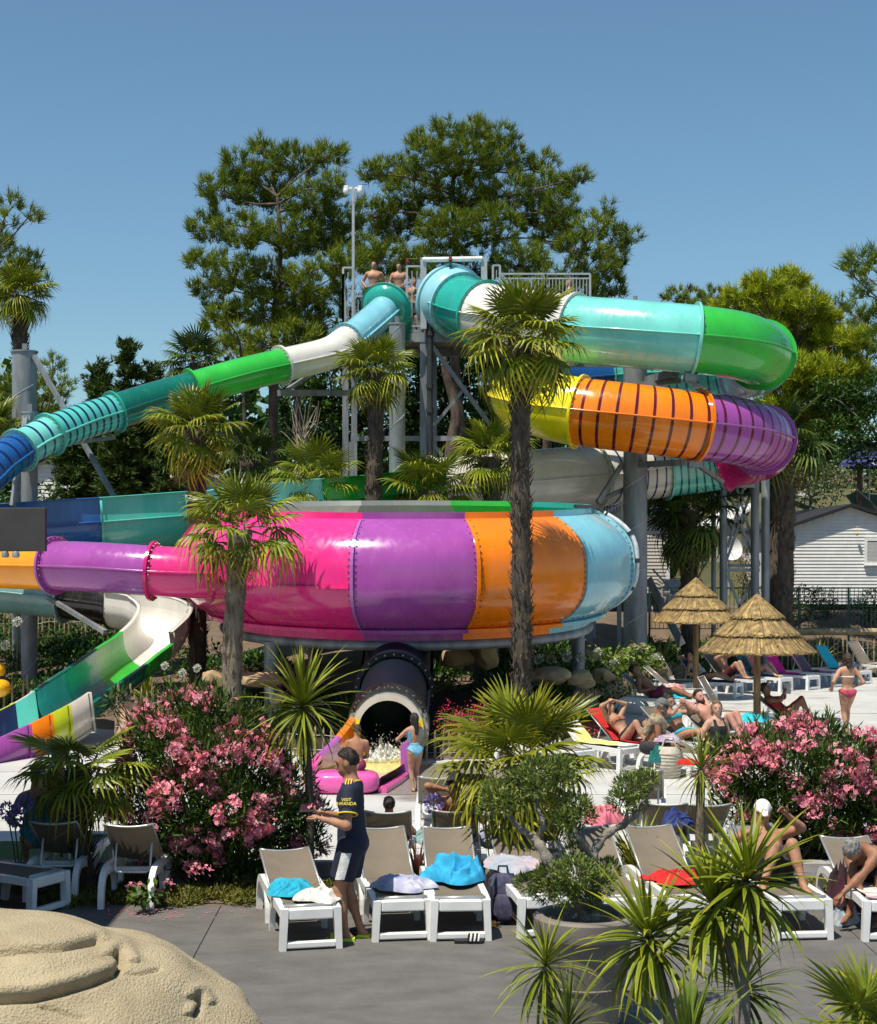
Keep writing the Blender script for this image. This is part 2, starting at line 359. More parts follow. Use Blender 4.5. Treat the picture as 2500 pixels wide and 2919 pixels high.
def bolts(path, t, rad, parent, a0=0, a1=360, n=26, off=0.0, s=.016):
    p, T, S, U = [V(x[0]) for x in path.sample(np.array([t]))]; q = MB()
    for k in range(n):
        a = math.radians(a0+(a1-a0)*(k+.5)/n); c = p+S*(rad*math.cos(a))+U*(rad*math.sin(a))
        for sg in (-1, 1): q.tube([c+T*(sg*(.02+off)), c+T*(sg*(.045+off))], s, 5)
    return stuff(q.build('bolts', BOLT, parent))
def tube_part(root, path, t0, t1, R, m, label, flange=None, ribs=True, stripes=0, smat=None, start_flange=False, bevel=.095):
    v, f = sweep(path, t0, t1, circ(R)); v2, f2 = sweep(path, t0, t1, circ(R-.03))
    o = mesh_np('tube_section', np.concatenate([v, v2]), np.concatenate([f, f2[:, ::-1]+len(v)]), m, root, smooth=True); o['label'] = label
    if ribs:
        for sg in (-1, 1):
            v, f = sweep(path, t0, t1, [(sg*(R-.01), -.022), (sg*(R+.06), -.022), (sg*(R+.06), .022), (sg*(R-.01), .022)])
            r = mesh_np('seam_rib', v, f, m, o)
    for tt, dd in ((t1, -.05),)+(((t0, .05),) if start_flange else ()):
        ta, tb = tdist(path, tt, min(dd, 0)), tdist(path, tt, max(dd, 0))
        n = 44; v, f = [], []
        for t_ in (ta, tb):
            for r_ in ((R-.005, R+bevel) if t_ == ta else (R+bevel, R-.005)):
                p, T, S, U = path.sample(np.array([t_])); c = np.array(circ(r_, n)); v.append(p+c[:, :1]*S+c[:, 1:]*U)
        for q in range(3):
            for k in range(n): f.append((q*n+k, q*n+(k+1) % n, (q+1)*n+(k+1) % n, (q+1)*n+k))
        fl = mesh_np('flange', np.concatenate(v), f, flange or m, o); autosmooth(fl)
        bolts(path, tt+(0 if dd < 0 else 0), R+bevel*.55, o)
    for k in range(stripes):
        tc = t0+(t1-t0)*(k+.6)/stripes
        v, f = sweep(path, tc, tdist(path, tc, .065), circ(R+.004), n=3)
        mesh_np('stripe', v, f, smat, o, smooth=True)
    return o
# ---- big raft slide: helix on the right, long trough, then the bowl
RS = Path([(1268, 848, 46.6), (1312, 872, 45.6), (1378, 897, 44.6), (1480, 916, 43.6), (1640, 938, 42.5), (1800, 952, 41.8), (1980, 968, 41.5), (2100, 984, 42.0), (2158, 1004, 43.1),
   (2172, 1022, 44.2), (2150, 1040, 45.4), (2080, 1054, 46.2), (1950, 1066, 46.6), (1840, 1072, 46.7), (1720, 1078, 46.6), (1590, 1088, 46.0), (1505, 1106, 44.8), (1492, 1130, 43.4), (1560, 1155, 42.2), (1655, 1174, 41.6), (1820, 1194, 41.3),
   (1990, 1214, 41.5), (2105, 1230, 42.2), (2162, 1248, 43.2), (2174, 1266, 44.3), (2150, 1286, 45.4), (2065, 1306, 46.2), (1930, 1326, 46.4), (1800, 1343, 46.1), (1685, 1358, 45.4), (1550, 1370, 44.6), (1400, 1384, 43.9), (1225, 1402, 43)])
raft = thing('water_slide', 'multicoloured raft tube slide coiling on the right and feeding the round bowl', 'slide', gx(1811, 44, .9))
RR = .88
segs = [(0.0, 1.05, 'pblue', 0), (1.05, 2.05, 'teal', 0), (2.05, 4, 'white', 0), (4, 6, 'lturq', 0), (6, 8.4, 'green', 0), (8.4, 11, 'pblue', 0), (11, 14, 'turq', 12), (14, 16.2, 'blue', 0), (16.2, 19, 'yellow', 0), (19, 21, 'orange', 8),
        (21, 23.3, 'purple', 9), (23.3, 26, 'magenta', 0), (26, 27.3, 'lturq', 7), (27.3, 29, 'cream', 7), (29, 32, 'cream', 0)]
nm = dict(pblue='pale blue', teal='teal', white='white', lturq='light turquoise', green='bright green', turq='dark striped turquoise', blue='deep blue', yellow='yellow', orange='orange', purple='purple', magenta='magenta', cream='off-white', dteal='dark teal')
for a, b, c, st in segs:
    sm = G['stripe_r'] if c in ('orange', 'purple') else (G['dteal'] if c in ('turq', 'lturq') else G['stripe_b'])
    tube_part(raft, RS, a, b, RR*(1.0 if a > 0 else 1.0), G[c], nm[c]+' tube section of the raft slide'+(' with dark rings' if st else ''), flange=G['teal'] if (a == 1.05) else None, stripes=st, smat=sm)
# open flared start of the raft slide
p, T, S, U = [V(x[0]) for x in RS.sample(np.array([.9]))]
def flare(root, p, T, R0, R1, depth, m, label):
    M = T.to_track_quat('-Z', 'Y').to_matrix(); q = MB()      # local z points back towards the start
    pr = [(R0, 0), (R0+(R1-R0)*.45, depth*.12), (R0+(R1-R0)*.8, depth*.38), (R1, depth*.75), (R1+.06, depth*.78), (R1+.06, depth), (R1-.04, depth), (R1-.06, depth*.7), (R0+(R1-R0)*.6, depth*.3), (R0-.03, .02)]
    q.lathe(p, pr, 48, M=M, cap=False); o = q.build('flared_mouth', m, root, smooth='auto'); o['label'] = label; return o
fm = flare(raft, p, T, RR, RR+.13, .6, G['pblue'], 'pale blue flared mouth of the raft slide')
# trough: raised near wall with a bolted ledge, half-pipe below
TR = Path([(1225, 1402, 43), (1050, 1416, 42.1), (880, 1432, 41.1), (590, 1462, 39.8), (500, 1472, 39.3), (275, 1490, 38.6), (130, 1500, 38.3), (-120, 1520, 37.8), (-330, 1550, 36.6), (-350, 1580, 35.2), (-180, 1590, 33.8), (0, 1600, 33.2)])
def trough_part(root, path, t0, t1, R, wall, m, label, mi=None, th=.035, ledge=.07, a0=0, name='trough_section', lip=.06, nearw=None):
    nw = wall if nearw is None else nearw; out = [(R, wall), (R, 0)]+arcp(R, 0, -180, 18)+([(-R, 0), (-R, nw)] if nw > 0 else [(-R, nw+.001), (-R, nw)])
    if nw <= 0: out = [o_ for o_ in out[:-2] if not (o_[0] < 0 and o_[1] > nw)]+[(-R*math.cos(math.asin(min(1, -nw/R))), nw)]
    inn = [(x*(1-th/R), y*(1-th/R) if y < 0 else y) for x, y in out][::-1]
    v, f = sweep(path, t0, t1, out+inn)
    o = mesh_np(name, v, f, [m, mi or m], root, midx=[0]*len(f)); o['label'] = label
    autosmooth(o, 40)
    k = len(out)*2; n = len(v)//k
    if mi is not None: o.data.polygons.foreach_set('material_index', np.array([1 if (j % k) >= len(out) else 0 for j in range(len(f))], dtype=np.int32))
    for sg in (-1, 1):
        if ledge:
            v, f = sweep(path, t0, t1, [(sg*(R-.01), -.02), (sg*(R+ledge), -.02), (sg*(R+ledge), .02), (sg*(R-.01), .02)]); mesh_np('ledge', v, f, m, o)
        if lip:
            wz = wall if sg > 0 else nw; v, f = sweep(path, t0, t1, [(sg*(R-.045), wz), (sg*(R+lip), wz), (sg*(R+lip), wz+.03), (sg*(R-.045), wz+.03)]); mesh_np('lip', v, f, m, o)
    # end collar
    v, f = sweep(path, tdist(path, t1, -.05), t1, [(R+.004, wall), (R+.004, 0)]+arcp(R+.004, 0, -180, 18)+[(-R-.004, 0), (-R-.004, max(nw, .001))]+[(-R-.07, max(nw, .001)), (-R-.07, 0)]+arcp(R+.07, -180, 0, 18)+[(R+.07, 0), (R+.07, wall)], n=3)
    mesh_np('collar', v, f, m, o)
    return o
for a, b, c, lb in [(0, 2, 'green', 'bright green'), (2, 3, 'lturq', 'light turquoise'), (3, 4, 'lturq', 'light turquoise'), (4, 5, 'turq', 'teal'), (5, 6.6, 'blue', 'navy blue'), (6.6, 8.2, 'navy', 'navy')]:
    o = trough_part(raft, TR, a, b, RR, .55, G[c], lb+' open trough section of the raft slide', lip=.08)
    bolts(TR, b, RR+.045, o, 180, 360, 14)
# short tube that carries the trough back as the orange tube
ENT = Path([(-330, 1550, 36.6), (-350, 1580, 35.2), (-180, 1596, 33.8), (0, 1608, 32.8), (160, 1612, 32.0), (300, 1618, 31.5), (440, 1628, 31.25), (560, 1633, 31.3), (680, 1636, 31.6)])
ER = .49
tube_part(raft, ENT, 0, 2, ER, G['amber'], 'amber tube section leading into the bowl')
tube_part(raft, ENT, 2, 4, ER, G['amber'], 'amber orange tube section leading into the bowl', flange=G['purple'])
tube_part(raft, ENT, 4, 6, ER, G['purple'], 'purple tube section before the bowl', flange=G['pinkd'])
tube_part(raft, ENT, 6, 7.35, ER, G['pink'], 'pink tube section joining the bowl', flange=G['pinkd'])
# ---- the bowl
BC = gx(1160, 35.2, 3.19); BA, BB, BR = 1.06, .70, 4.24; TILT = .062
def bowl_profile(n=18):
    pr = [(BR-.14, BA+.10), (BR-.14, BA-.02), (BR-.02, BA-.03)]
    for k in range(n+1):
        t = 1-2*k/n; pr.append((BR+BB*(1-abs(t)**3.0), BA*t*.985-.03))
    return pr+[(BR+.10, -BA-.03), (BR+.10, -BA-.10), (BR-.25, -BA-.12), (BR-.25, -BA-.30), (BR-1.6, -BA-.42), (1.2, -BA-.55)]
def bowl_pt(ph, r, z): 
    x, y = r*math.sin(ph), -r*math.cos(ph); return (BC.x+x, BC.y+y, BC.z+z+TILT*(y+4.9))
def bowl_part(p0, p1, m, label, rimm=None, top=0.0):
    pr = bowl_profile(); n = max(4, int(abs(p1-p0)/2.5)); k = len(pr)
    inner = [(r-.05, z+(.0 if i < 3 else 0)) for i, (r, z) in enumerate(pr)][::-1]; full = pr+inner; K = len(full)
    vs = [bowl_pt(math.radians(p0+(p1-p0)*i/n), r, z+(top if z > BA-.2 else 0)) for i in range(n+1) for r, z in full]; fs = []
    for i in range(n):
        for j in range(K): fs.append((i*K+j, (i+1)*K+j, (i+1)*K+(j+1) % K, i*K+(j+1) % K))
    o = mesh_np('bowl_panel', vs, fs, m, raft); o['label'] = label; autosmooth(o, 38)
    # bolted rib at the panel's left edge
    q = MB(); idx = range(2, 22); a = math.radians(p0+.02); w = math.radians(.35)
    for (j0, j1) in zip(list(idx)[:-1], list(idx)[1:]):
        pts = []
        for ang in (a-w, a+w):
            for e in (0.0, .055):
                pts += [bowl_pt(ang, pr[j0][0]+e, pr[j0][1]), bowl_pt(ang, pr[j1][0]+e, pr[j1][1])]
        q.add(pts, [(2, 3, 7, 6), (0, 1, 3, 2), (4, 6, 7, 5)])
    q.build('panel_rib', rimm or m, o)
    b = MB()
    for j in range(3, 21):
        for sg in (-1, 1):
            c = V(bowl_pt(a+sg*w*2.3, pr[j][0]+.012, pr[j][1])); b.ball(c, .016, 6, 4)
    for i in range(n):
        ang = math.radians(p0+(p1-p0)*(i+.5)/n); b.ball(bowl_pt(ang, BR+.13, -BA+.05), .018, 6, 4)
    stuff(b.build('bolts', BOLT, o))
    return o
bowl_part(-11, 17, G['purple'], 'purple front panel of the bowl', G['mauve'])
bowl_part(17, 47, G['orange'], 'orange panel of the bowl')
bowl_part(47, 74, G['lblue'], 'light blue panel of the bowl'); bowl_part(74, 103, G['pblue'], 'pale blue panel of the bowl', top=.02)
bowl_part(-42, -11, G['pink'], 'pink front panel of the bowl', G['pinkd']); bowl_part(-75, -42, G['pink'], 'pink left panel of the bowl', G['pinkd']); bowl_part(-103, -75, G['pink'], 'pink far left panel of the bowl', G['pinkd'])
for a, b, c, lb in [(103, 140, 'teal', 'teal'), (140, 166, 'green', 'green'), (166, 197, 'grey', 'grey'), (197, 228, 'white', 'white'), (228, 257, 'white', 'white')]:
    bowl_part(a, b, G[c], lb+' back panel of the bowl', top=.02)
# horizontal ledge on the pink panels
q = MB()
for p0, p1 in ((-80, -11.6),):
    n = 30; pr = []
    for i in range(n+1):
        a = math.radians(p0+(p1-p0)*i/n)
        for r, z in ((BR+BB-.03, -.03), (BR+BB+.055, -.03), (BR+BB+.055, .01), (BR+BB-.03, .01)): q.v.append(bowl_pt(a, r, z-.22))
    for i in range(n):
        for j in range(4): q.f.append((i*4+j, (i+1)*4+j, (i+1)*4+(j+1) % 4, i*4+(j+1) % 4)); q.m.append(0)
q.build('bowl_ledge', G['pink'], raft)
# water hose round the light blue panel
q = MB(); pts = []
for k in range(22):
    t = math.pi*(k/21); z = BA*math.cos(t)*.98; r = BR+BB*(1-abs(math.cos(t))**3.0)+.05; pts.append(bowl_pt(math.radians(80), r, z))
q.tube(pts, .05, 8); q.build('hose', mat('hose_white', (.7, .72, .74), .4), raft, smooth=True)
for k in (1, 6, 10, 14, 18): MB().tube([pts[k], V(pts[k]).lerp(V(pts[k+1]), .6)], .062, 8).build('hose_clip', GALD, raft)
q = MB(); q.tube([bowl_pt(math.radians(80), BR+.02, BA+.02), bowl_pt(math.radians(76), BR-.1, BA+.12), bowl_pt(math.radians(60), BR-.2, BA+.16)], .04, 8)
q.build('inlet_pipe', GALD, raft)
# ring pipe under the bowl with columns
q = MB(); pts = [bowl_pt(2*math.pi*k/48, 3.95, -BA-.36) for k in range(49)]; q.tube(pts, .105, 12); q.build('ring_pipe', GAL, raft, smooth=True)
for ph in (-42, 105, 150, 215):
    a = math.radians(ph); c = V(bowl_pt(a, 3.95, -BA-.4)); g_ = float(hgt(c.x, c.y))-.1; q = MB()
    q.tube([(c.x, c.y, g_), (c.x, c.y, c.z)], .155, 16); q.tube([(c.x, c.y, c.z-.42), (c.x, c.y, c.z-.38)], .19, 16)
    q.build('bowl_column', GAL, raft, smooth='auto')
for k in range(6):
    a = math.radians(k*60+20); q = MB(); q.bar(bowl_pt(a, 3.9, -BA-.38), bowl_pt(a, .9, -BA-.62), .1, .16); q.build('bowl_beam', GAL, raft)
# ---- drop tunnel under the bowl and its run-out
DT = Path([(1150, 1812, 34.8), (1138, 1850, 33.3), (1132, 1905, 31.8), (1124, 1970, 30.2), (1112, 2040, 28.6), (1108, 2064, 27.9)])
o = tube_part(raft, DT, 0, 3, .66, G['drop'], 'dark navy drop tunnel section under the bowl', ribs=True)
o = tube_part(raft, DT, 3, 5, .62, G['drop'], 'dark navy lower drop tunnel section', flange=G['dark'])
# cream ring at the mouth with yellow cheeks
p, T, S, U = [V(x[0]) for x in DT.sample(np.array([5.0]))]; T = V((T.x, T.y, 0)).normalized(); S = T.cross(V((0, 0, 1))).normalized(); U = V((0, 0, 1)); p = V((p.x, p.y, .60))
def ring_seg(a0, a1, r0, r1, d0, d1, m, name, parent, n=14):
    q = MB()
    for i in range(n+1):
        a = math.radians(a0+(a1-a0)*i/n)
        for r_, d_ in ((r0, d0), (r1, d0), (r1, d1), (r0, d1)): q.v.append(tuple(p+S*(r_*math.cos(a))+U*(r_*math.sin(a))+T*d_))
    for i in range(n):
        for j in range(4): q.f.append((i*4+j, (i+1)*4+j, (i+1)*4+(j+1) % 4, i*4+(j+1) % 4)); q.m.append(0)
    q.f += [(3, 2, 1, 0), tuple(n*4+j for j in range(4))]; q.m += [0, 0]
    o = q.build(name, m, parent); autosmooth(o); return o
mouth = ring_seg(20, 160, .50, .61, .0, .42, G['cream'], 'tunnel_mouth', raft); mouth['label'] = 'cream arch at the mouth of the drop tunnel'
ring_seg(-50, 230, .58, .70, -.07, .02, G['grey'], 'mouth_flange', mouth, 30)
bolts(DT, 5.0, .66, mouth, 0, 180, 16, .03)
ring_seg(-55, 20, .50, .61, .0, .42, G['yellow'], 'mouth_cheek', mouth, 8); ring_seg(160, 235, .50, .61, .0, .42, G['yellow'], 'mouth_cheek', mouth, 8)
# run-out: floor panels + two walls; the path bends to the left
A0 = gp(1010, 2176); FL = [(-1.43, 27.45), (-1.72, 26.5), (-1.87, 25.6), (-1.86, 24.75), (-1.78, 24.1)]; FR = [(-.36, 27.45), (-.47, 26.5), (-.54, 25.95), (-.66, 25.2), (-.86, 24.3)]
cols = ['yellow', 'yellow', 'amber', 'mauve']
def lerp2(a, b, t): return (a[0]+(b[0]-a[0])*t, a[1]+(b[1]-a[1])*t)
for k in range(4):
    q = MB(); P = []
    for i in range(7):
        l = lerp2(FL[k], FL[k+1], i/6); r_ = lerp2(FR[k], FR[k+1], i/6)
        for j in range(9):
            x, y = lerp2(l, r_, j/8); P.append((x, y, .075+.16*abs(j/4-1)**4))
    q.add(P, [(i*9+j, i*9+j+1, i*9+j+10, i*9+j+9) for i in range(6) for j in range(8)])
    o = q.build('runout_floor', G[cols[k]], raft, smooth=True); o['label'] = ['yellow', 'yellow', 'orange', 'mauve'][k]+' run-out floor of the drop tunnel'
def wallstrip(pts, hs, th, m, name, label, parent, bev=True):
    q = MB(); n = len(pts)
    for i, (x, y) in enumerate(pts):
        a = pts[max(i-1, 0)]; b = pts[min(i+1, n-1)]; t = V((b[0]-a[0], b[1]-a[1], 0)).normalized(); s = V((t.y, -t.x, 0))*th/2
        h = hs[i]
        for d, z in ((-1, -.02), (-1, h-.03), (-.5, h), (.5, h), (1, h-.03), (1, -.02)): q.v.append((x+s.x*d, y+s.y*d, z))
    for i in range(n-1):
        for j in range(6): q.f.append((i*6+j, (i+1)*6+j, (i+1)*6+(j+1) % 6, i*6+(j+1) % 6)); q.m.append(0)
    q.f += [tuple(range(5, -1, -1)), tuple((n-1)*6+j for j in range(6))]; q.m += [0, 0]
    o = q.build(name, m, parent, smooth='auto'); o['label'] = label; return o
wallstrip([(-1.47, 27.4), (-1.55, 26.95), (-1.66, 26.5)], [.82, .72, .6], .13, G['orange'], 'runout_wall', 'orange left wall of the run-out', raft)
wallstrip([(-1.66, 26.498), (-1.78, 26.0), (-1.9, 25.5)], [.6, .5, .42], .13, G['mauve'], 'runout_wall', 'purple left wall of the run-out', raft)
wallstrip([(-1.9, 25.498), (-1.93, 25.0), (-1.92, 24.4)], [.42, .36, .3], .13, gel('bubblegum', (.82, .12, .42)), 'runout_wall', 'bubblegum pink left wall of the run-out', raft)
wallstrip([(-.36, 27.4), (-.4, 27.0), (-.46, 26.55)], [.74, .66, .56], .13, G['orange'], 'runout_wall', 'orange right wall of the run-out', raft)
wallstrip([(-.46, 26.548), (-.50, 26.2), (-.545, 25.85)], [.56, .56, .55], .13, G['mauve'], 'runout_wall', 'purple right wall of the run-out', raft)
wallstrip([(-.545, 25.84), (-.66, 25.1), (-.84, 24.2)], [.10, .10, .10], .13, gel('bubblegum', (.82, .12, .42)), 'runout_edge', 'pink edge strip of the run-out', raft)
# rounded end block, the boy sits on it
q = MB(); c = V((-1.41, 24.35, .155)); n, m_ = 28, 14
for j in range(m_+1):
    ph = math.pi*j/m_-math.pi/2
    for k in range(n):
        a = 2*math.pi*k/n; sp = lambda v, e: math.copysign(abs(v)**e, v)
        q.v.append((c.x+.52*sp(math.cos(ph), .45)*sp(math.cos(a), .5), c.y+.36*sp(math.cos(ph), .45)*sp(math.sin(a), .6), c.z+.165*sp(math.sin(ph), .55)))
for j in range(m_):
    for k in range(n): q.f.append((j*n+k, j*n+(k+1) % n, (j+1)*n+(k+1) % n, (j+1)*n+k)); q.m.append(0)
o = q.build('end_block', gel('bubblegum', (.82, .12, .42)), raft, smooth=True); o['label'] = 'rounded pink end block of the run-out'
# water in the run-out
WATER = mat('splash_water', (.75, .80, .80), .08, .1, 8, alpha=.22, bump=.6, bscale=25)
q = MB(); P = []
for i in range(21):
    t = i/20*3.99; k = min(3, int(t)); l = lerp2(FL[k], FL[k+1], t-k); r_ = lerp2(FR[k], FR[k+1], t-k)
    for j in range(13):
        x, y = lerp2(l, r_, .04+.92*j/12); P.append((x, y, .14+.02*math.sin(x*21+y*9)+.018*math.sin(y*31-x*12)))
q.add(P, [(i*13+j, i*13+j+1, i*13+j+14, i*13+j+13) for i in range(20) for j in range(12)]); w_ = q.build('run_out_water', WATER, smooth=True); w_['kind'] = 'structure'
# ---- body slide on the left
body = thing('water_slide', 'narrow body slide running down to the left from the tower, ending in an open trough', 'slide', gx(565, 40, .9))
LS = Path([(1098, 882, 45.6), (1072, 906, 45.0), (1018, 952, 43.9), (985, 977, 43.3), (930, 1010, 42.7), (800, 1042, 41.7), (680, 1071, 41.0), (545, 1110, 40.3), (430, 1142, 39.7), (328, 1174, 39.1), (230, 1204, 38.4), (138, 1240, 37.6), (60, 1281, 36.9), (-10, 1330, 36.1), (-80, 1400, 35.4), (-180, 1490, 35.0),
    (-300, 1570, 35.4), (-300, 1630, 36.6), (-150, 1668, 37.4), (60, 1690, 37.6), (190, 1704, 37.4), (330, 1722, 37.0)])
LR = .435
for a, b, c, lb, st in [(0, 2.9, 'lblue', 'pale blue', 0), (2.9, 5, 'white', 'white', 0), (5, 7, 'green', 'bright green', 0), (7, 9.05, 'dteal', 'dark teal', 0), (9.05, 11.0, 'turq', 'turquoise ringed', 9), (11.0, 12.1, 'lturq', 'light turquoise', 3), (12.1, 15, 'blue', 'deep blue ringed', 9),
                        (15, 18, 'navy', 'navy', 0), (18, 20, 'aqua', 'grey aqua', 0), (20, 21, 'dark', 'charcoal', 0)]:
    tube_part(body, LS, a, b, LR if a < 14 else .5, G[c], lb+' tube section of the body slide', stripes=st, smat=G['stripe_b'], flange=G['teal'] if a == 7 else None)
p, T, S, U = [V(x[0]) for x in LS.sample(np.array([.25]))]
fm = flare(body, p, T, LR-.01, LR+.26, .30, G['teal'], 'teal flared start tub of the body slide')
q = MB(); c = p-T*.5; q.lathe((c.x+.12, c.y+.3, c.z-1.1), [(.4, 0), (.55, .1), (.6, .85)], 32); q.build('start_tub', G['dteal'], body, smooth='auto')
# open lower trough: white curve, then green / teal / navy down to the run-out on the deck
LT = Path([(330, 1722, 37.0), (420, 1738, 36.7), (466, 1762, 36.0), (462, 1795, 35.1), (420, 1840, 34.2), (366, 1880, 33.4), (305, 1925, 32.4), (225, 1980, 31.3), (150, 2034, 30.3), (70, 2078, 29.4), (-20, 2122, 28.5), (-140, 2180, 27.5)], 12)
for a, b, c, ci, lb in [(0, 4, 'white', 'white', 'white curved'), (4, 5.4, 'green', 'green', 'bright green'), (5.4, 6.6, 'dteal', 'teal', 'dark teal'), (6.6, 7.6, 'dteal', 'turq', 'turquoise')]:
    trough_part(body, LT, a, b, .56, .28, G[c], lb+' open trough section of the body slide', mi=G[ci], lip=.05, ledge=0, nearw=.28 if a == 0 else .02)
# flat run-out box sections
def runout_box(t0, t1, cin, cout, label):
    w, b_, h_ = .60, -.46, .30
    prof = [(w, h_), (w, b_), (-w, b_), (-w, h_), (-w+.05, h_), (-w+.05, b_+.1), (w-.05, b_+.1), (w-.05, h_)]
    v, f = sweep(LT, t0, t1, prof, n=6); k = 8
    o = mesh_np('runout_section', v, f, [G[cout], G[cin]], body, midx=[1 if j % k in (4, 5, 6) else 0 for j in range(len(f))]); o['label'] = label
    for sg in (-1, 1):
        v, f = sweep(LT, tdist(LT, t0, .0), tdist(LT, t0, .09), [(sg*(w+.002), b_), (sg*(w+.03), b_), (sg*(w+.03), h_), (sg*(w+.002), h_)], n=2); mesh_np('panel_joint', v, f, G[cout], o)
    q = MB()
    for kk in range(12):
        pp, TT, SS, UU = LT.sample(np.array([t0+(t1-t0)*(kk+.5)/12])); c = V(pp[0])+V(SS[0])*(-(w+.005))+V(UU[0])*(b_+.07); q.ball(c, .015, 5, 4)
        c = V(pp[0])+V(SS[0])*((w+.005))+V(UU[0])*(b_+.07); q.ball(c, .015, 5, 4)
    stuff(q.build('bolts', GALD, o)); return o
runout_box(7.6, 8.35, 'turq', 'cream', 'clear grey run-out section of the body slide'); runout_box(8.35, 9.0, 'navy', 'lime', 'yellow run-out section of the body slide'); runout_box(9.0, 9.7, 'aqua', 'orange', 'orange run-out section of the body slide')
runout_box(9.7, 11, 'lime', 'purple', 'purple and lime run-out section of the body slide')
v, f = sweep(LT, 7.7, 11, [(-.54, -.27), (-.2, -.255), (.2, -.255), (.54, -.27)], closed=False, n=30)
w2 = mesh_np('run_out_water', v, f, mat('trough_water', (.25, .6, .6), .06, .1, 6, alpha=.45, bump=.4, bscale=18), smooth=True); w2['kind'] = 'structure'

# ================================================================== TOWER
DZ = 10.02
tower = thing('slide_tower', 'grey galvanised slide tower with a railed start platform', 'tower', gx(1330, 47, 1.2))
q = MB(); q.box((gx(1330, 47.6, 0).x, 47.6, DZ-.04), (7.3, 3.4, .08)); q.build('deck', GAL, tower)
for y in (45.95, 49.2):
    MB().bar((gx(975, 47.6).x, y, DZ-.22), (gx(1690, 47.6).x, y, DZ-.22), .14, .26).build('deck_beam', GAL, tower)
for px in (985, 1212, 1460, 1680):
    MB().bar((gx(px, 47.6).x, 45.9, DZ-.22), (gx(px, 47.6).x, 49.2, DZ-.22), .12, .24).build('deck_beam', GAL, tower)
def vpost(px, d, y0, y1, w, m=GAL, name='post', par=tower, rnd=False, lab=None):
    a = at(px, y0, d); b = at(px, y1, d); q = MB()
    if rnd: q.tube([b, a], w/2, 20)
    else: q.bar(b, a, w, w, up=(0, 1, 0))
    o = q.build(name, m, par, smooth='auto' if rnd else False)
    if lab: o['label'] = lab
    return o
gz = lambda px, d: HOR+(CAMH-float(hgt(gx(px, d).x, d))+.1)*F/d       # photo row of the ground there
vpost(985, 46, 940, gz(985, 46), .17); vpost(1010, 48.5, 940, gz(1010, 48.5), .17); vpost(1207, 46, 940, gz(1207, 46), .2); vpost(1226, 45.8, 905, gz(1226, 45.8), .17, GALD, 'water_pipe', rnd=True)
vpost(1236, 48.5, 940, gz(1236, 48.5), .2); vpost(1480, 48.6, 960, gz(1480, 48.6), .2); vpost(1680, 47.5, 960, gz(1680, 47.5), .2); vpost(1690, 49.2, 960, gz(1690, 49.2), .17)
for yy in (945, 1095, 1165): MB().tube([at(1226, yy, 45.8), at(1226, yy+12, 45.8)], .12, 12).build('pipe_collar', GALD, tower)
def beam(x0, y0, d0, x1, y1, d1, w, h=None, par=tower, name='brace', m=GAL):
    return MB().bar(at(x0, y0, d0), at(x1, y1, d1), w, h or w).build(name, m, par)
beam(795, 1120, 43.4, 1030, 1120, 46, .12, .16); beam(1000, 1250, 46, 1310, 1250, 46, .10, .14); beam(1216, 965, 46, 1400, 1215, 46, .16, .12); beam(1330, 1100, 46.1, 1228, 1225, 46.1, .09); beam(1228, 1255, 46, 1260, 1300, 46, .09)
beam(820, 1110, 42.6, 960, 1020, 44.5, .1); beam(1000, 1260, 46, 1006, 1420, 46, .14)
# railings: each bar a piece
def rail_run(p0, p1, h, n, par, posts=True, mid=True, bw=.022, name='railing'):
    """p0,p1: floor points"""
    p0, p1 = V(p0), V(p1)
    top = MB().bar(p0+V((0, 0, h)), p1+V((0, 0, h)), .05, .05).build('top_rail', GALL, par)
    if mid: MB().bar(p0+V((0, 0, h-.13)), p1+V((0, 0, h-.13)), .03, .04).build('mid_rail', GALL, par)
    MB().bar(p0+V((0, 0, .1)), p1+V((0, 0, .1)), .03, .04).build('bottom_rail', GALL, par)
    if posts:
        for q_ in (p0, p1): MB().bar(q_, q_+V((0, 0, h)), .06, .06, up=(0, 1, 0)).build('rail_post', GALL, par)
    bar = None
    for k in range(1, n):
        c = p0+(p1-p0)*k/n
        if bar is None:
            bm_ = MB().bar((0, 0, .1), (0, 0, h-.13), bw, bw, up=(0, 1, 0)); bar = proto_mesh('rail_bar', bm_, GALL)
        inst(bar, par, c-ORG[par])
def fl(px, d=46.0): return V((gx(px, d).x, d, DZ))
rail_run(fl(1425, 46.1), fl(1555, 46.1), 1.62, 13, tower); rail_run(fl(1556, 46.1), fl(1682, 46.1), 1.62, 13, tower)
rail_run(fl(1405, 46.2), fl(1425, 46.2), 1.88, 2, tower, mid=False)
rail_run(fl(1010, 49.0), fl(1110, 49.0), 1.45, 9, tower, mid=False); rail_run(fl(1110, 49.0), fl(1215, 49.0), 1.45, 9, tower, mid=False); rail_run(fl(1215, 49.0), fl(1400, 49.0), 1.45, 16, tower, mid=False)
rail_run(fl(978, 46.0), fl(1006, 46.0), 1.78, 2, tower, mid=False); rail_run(fl(1160, 45.9), fl(1203, 45.9), 1.8, 3, tower, mid=False); rail_run(fl(978, 46.0), fl(985, 49.2), 1.6, 14, tower)
MB().bar(fl(1160, 45.9)+V((0, 0, .78)), fl(1203, 45.9)+V((0, 0, .78)), .03).build('mid_rail', GALL, tower)
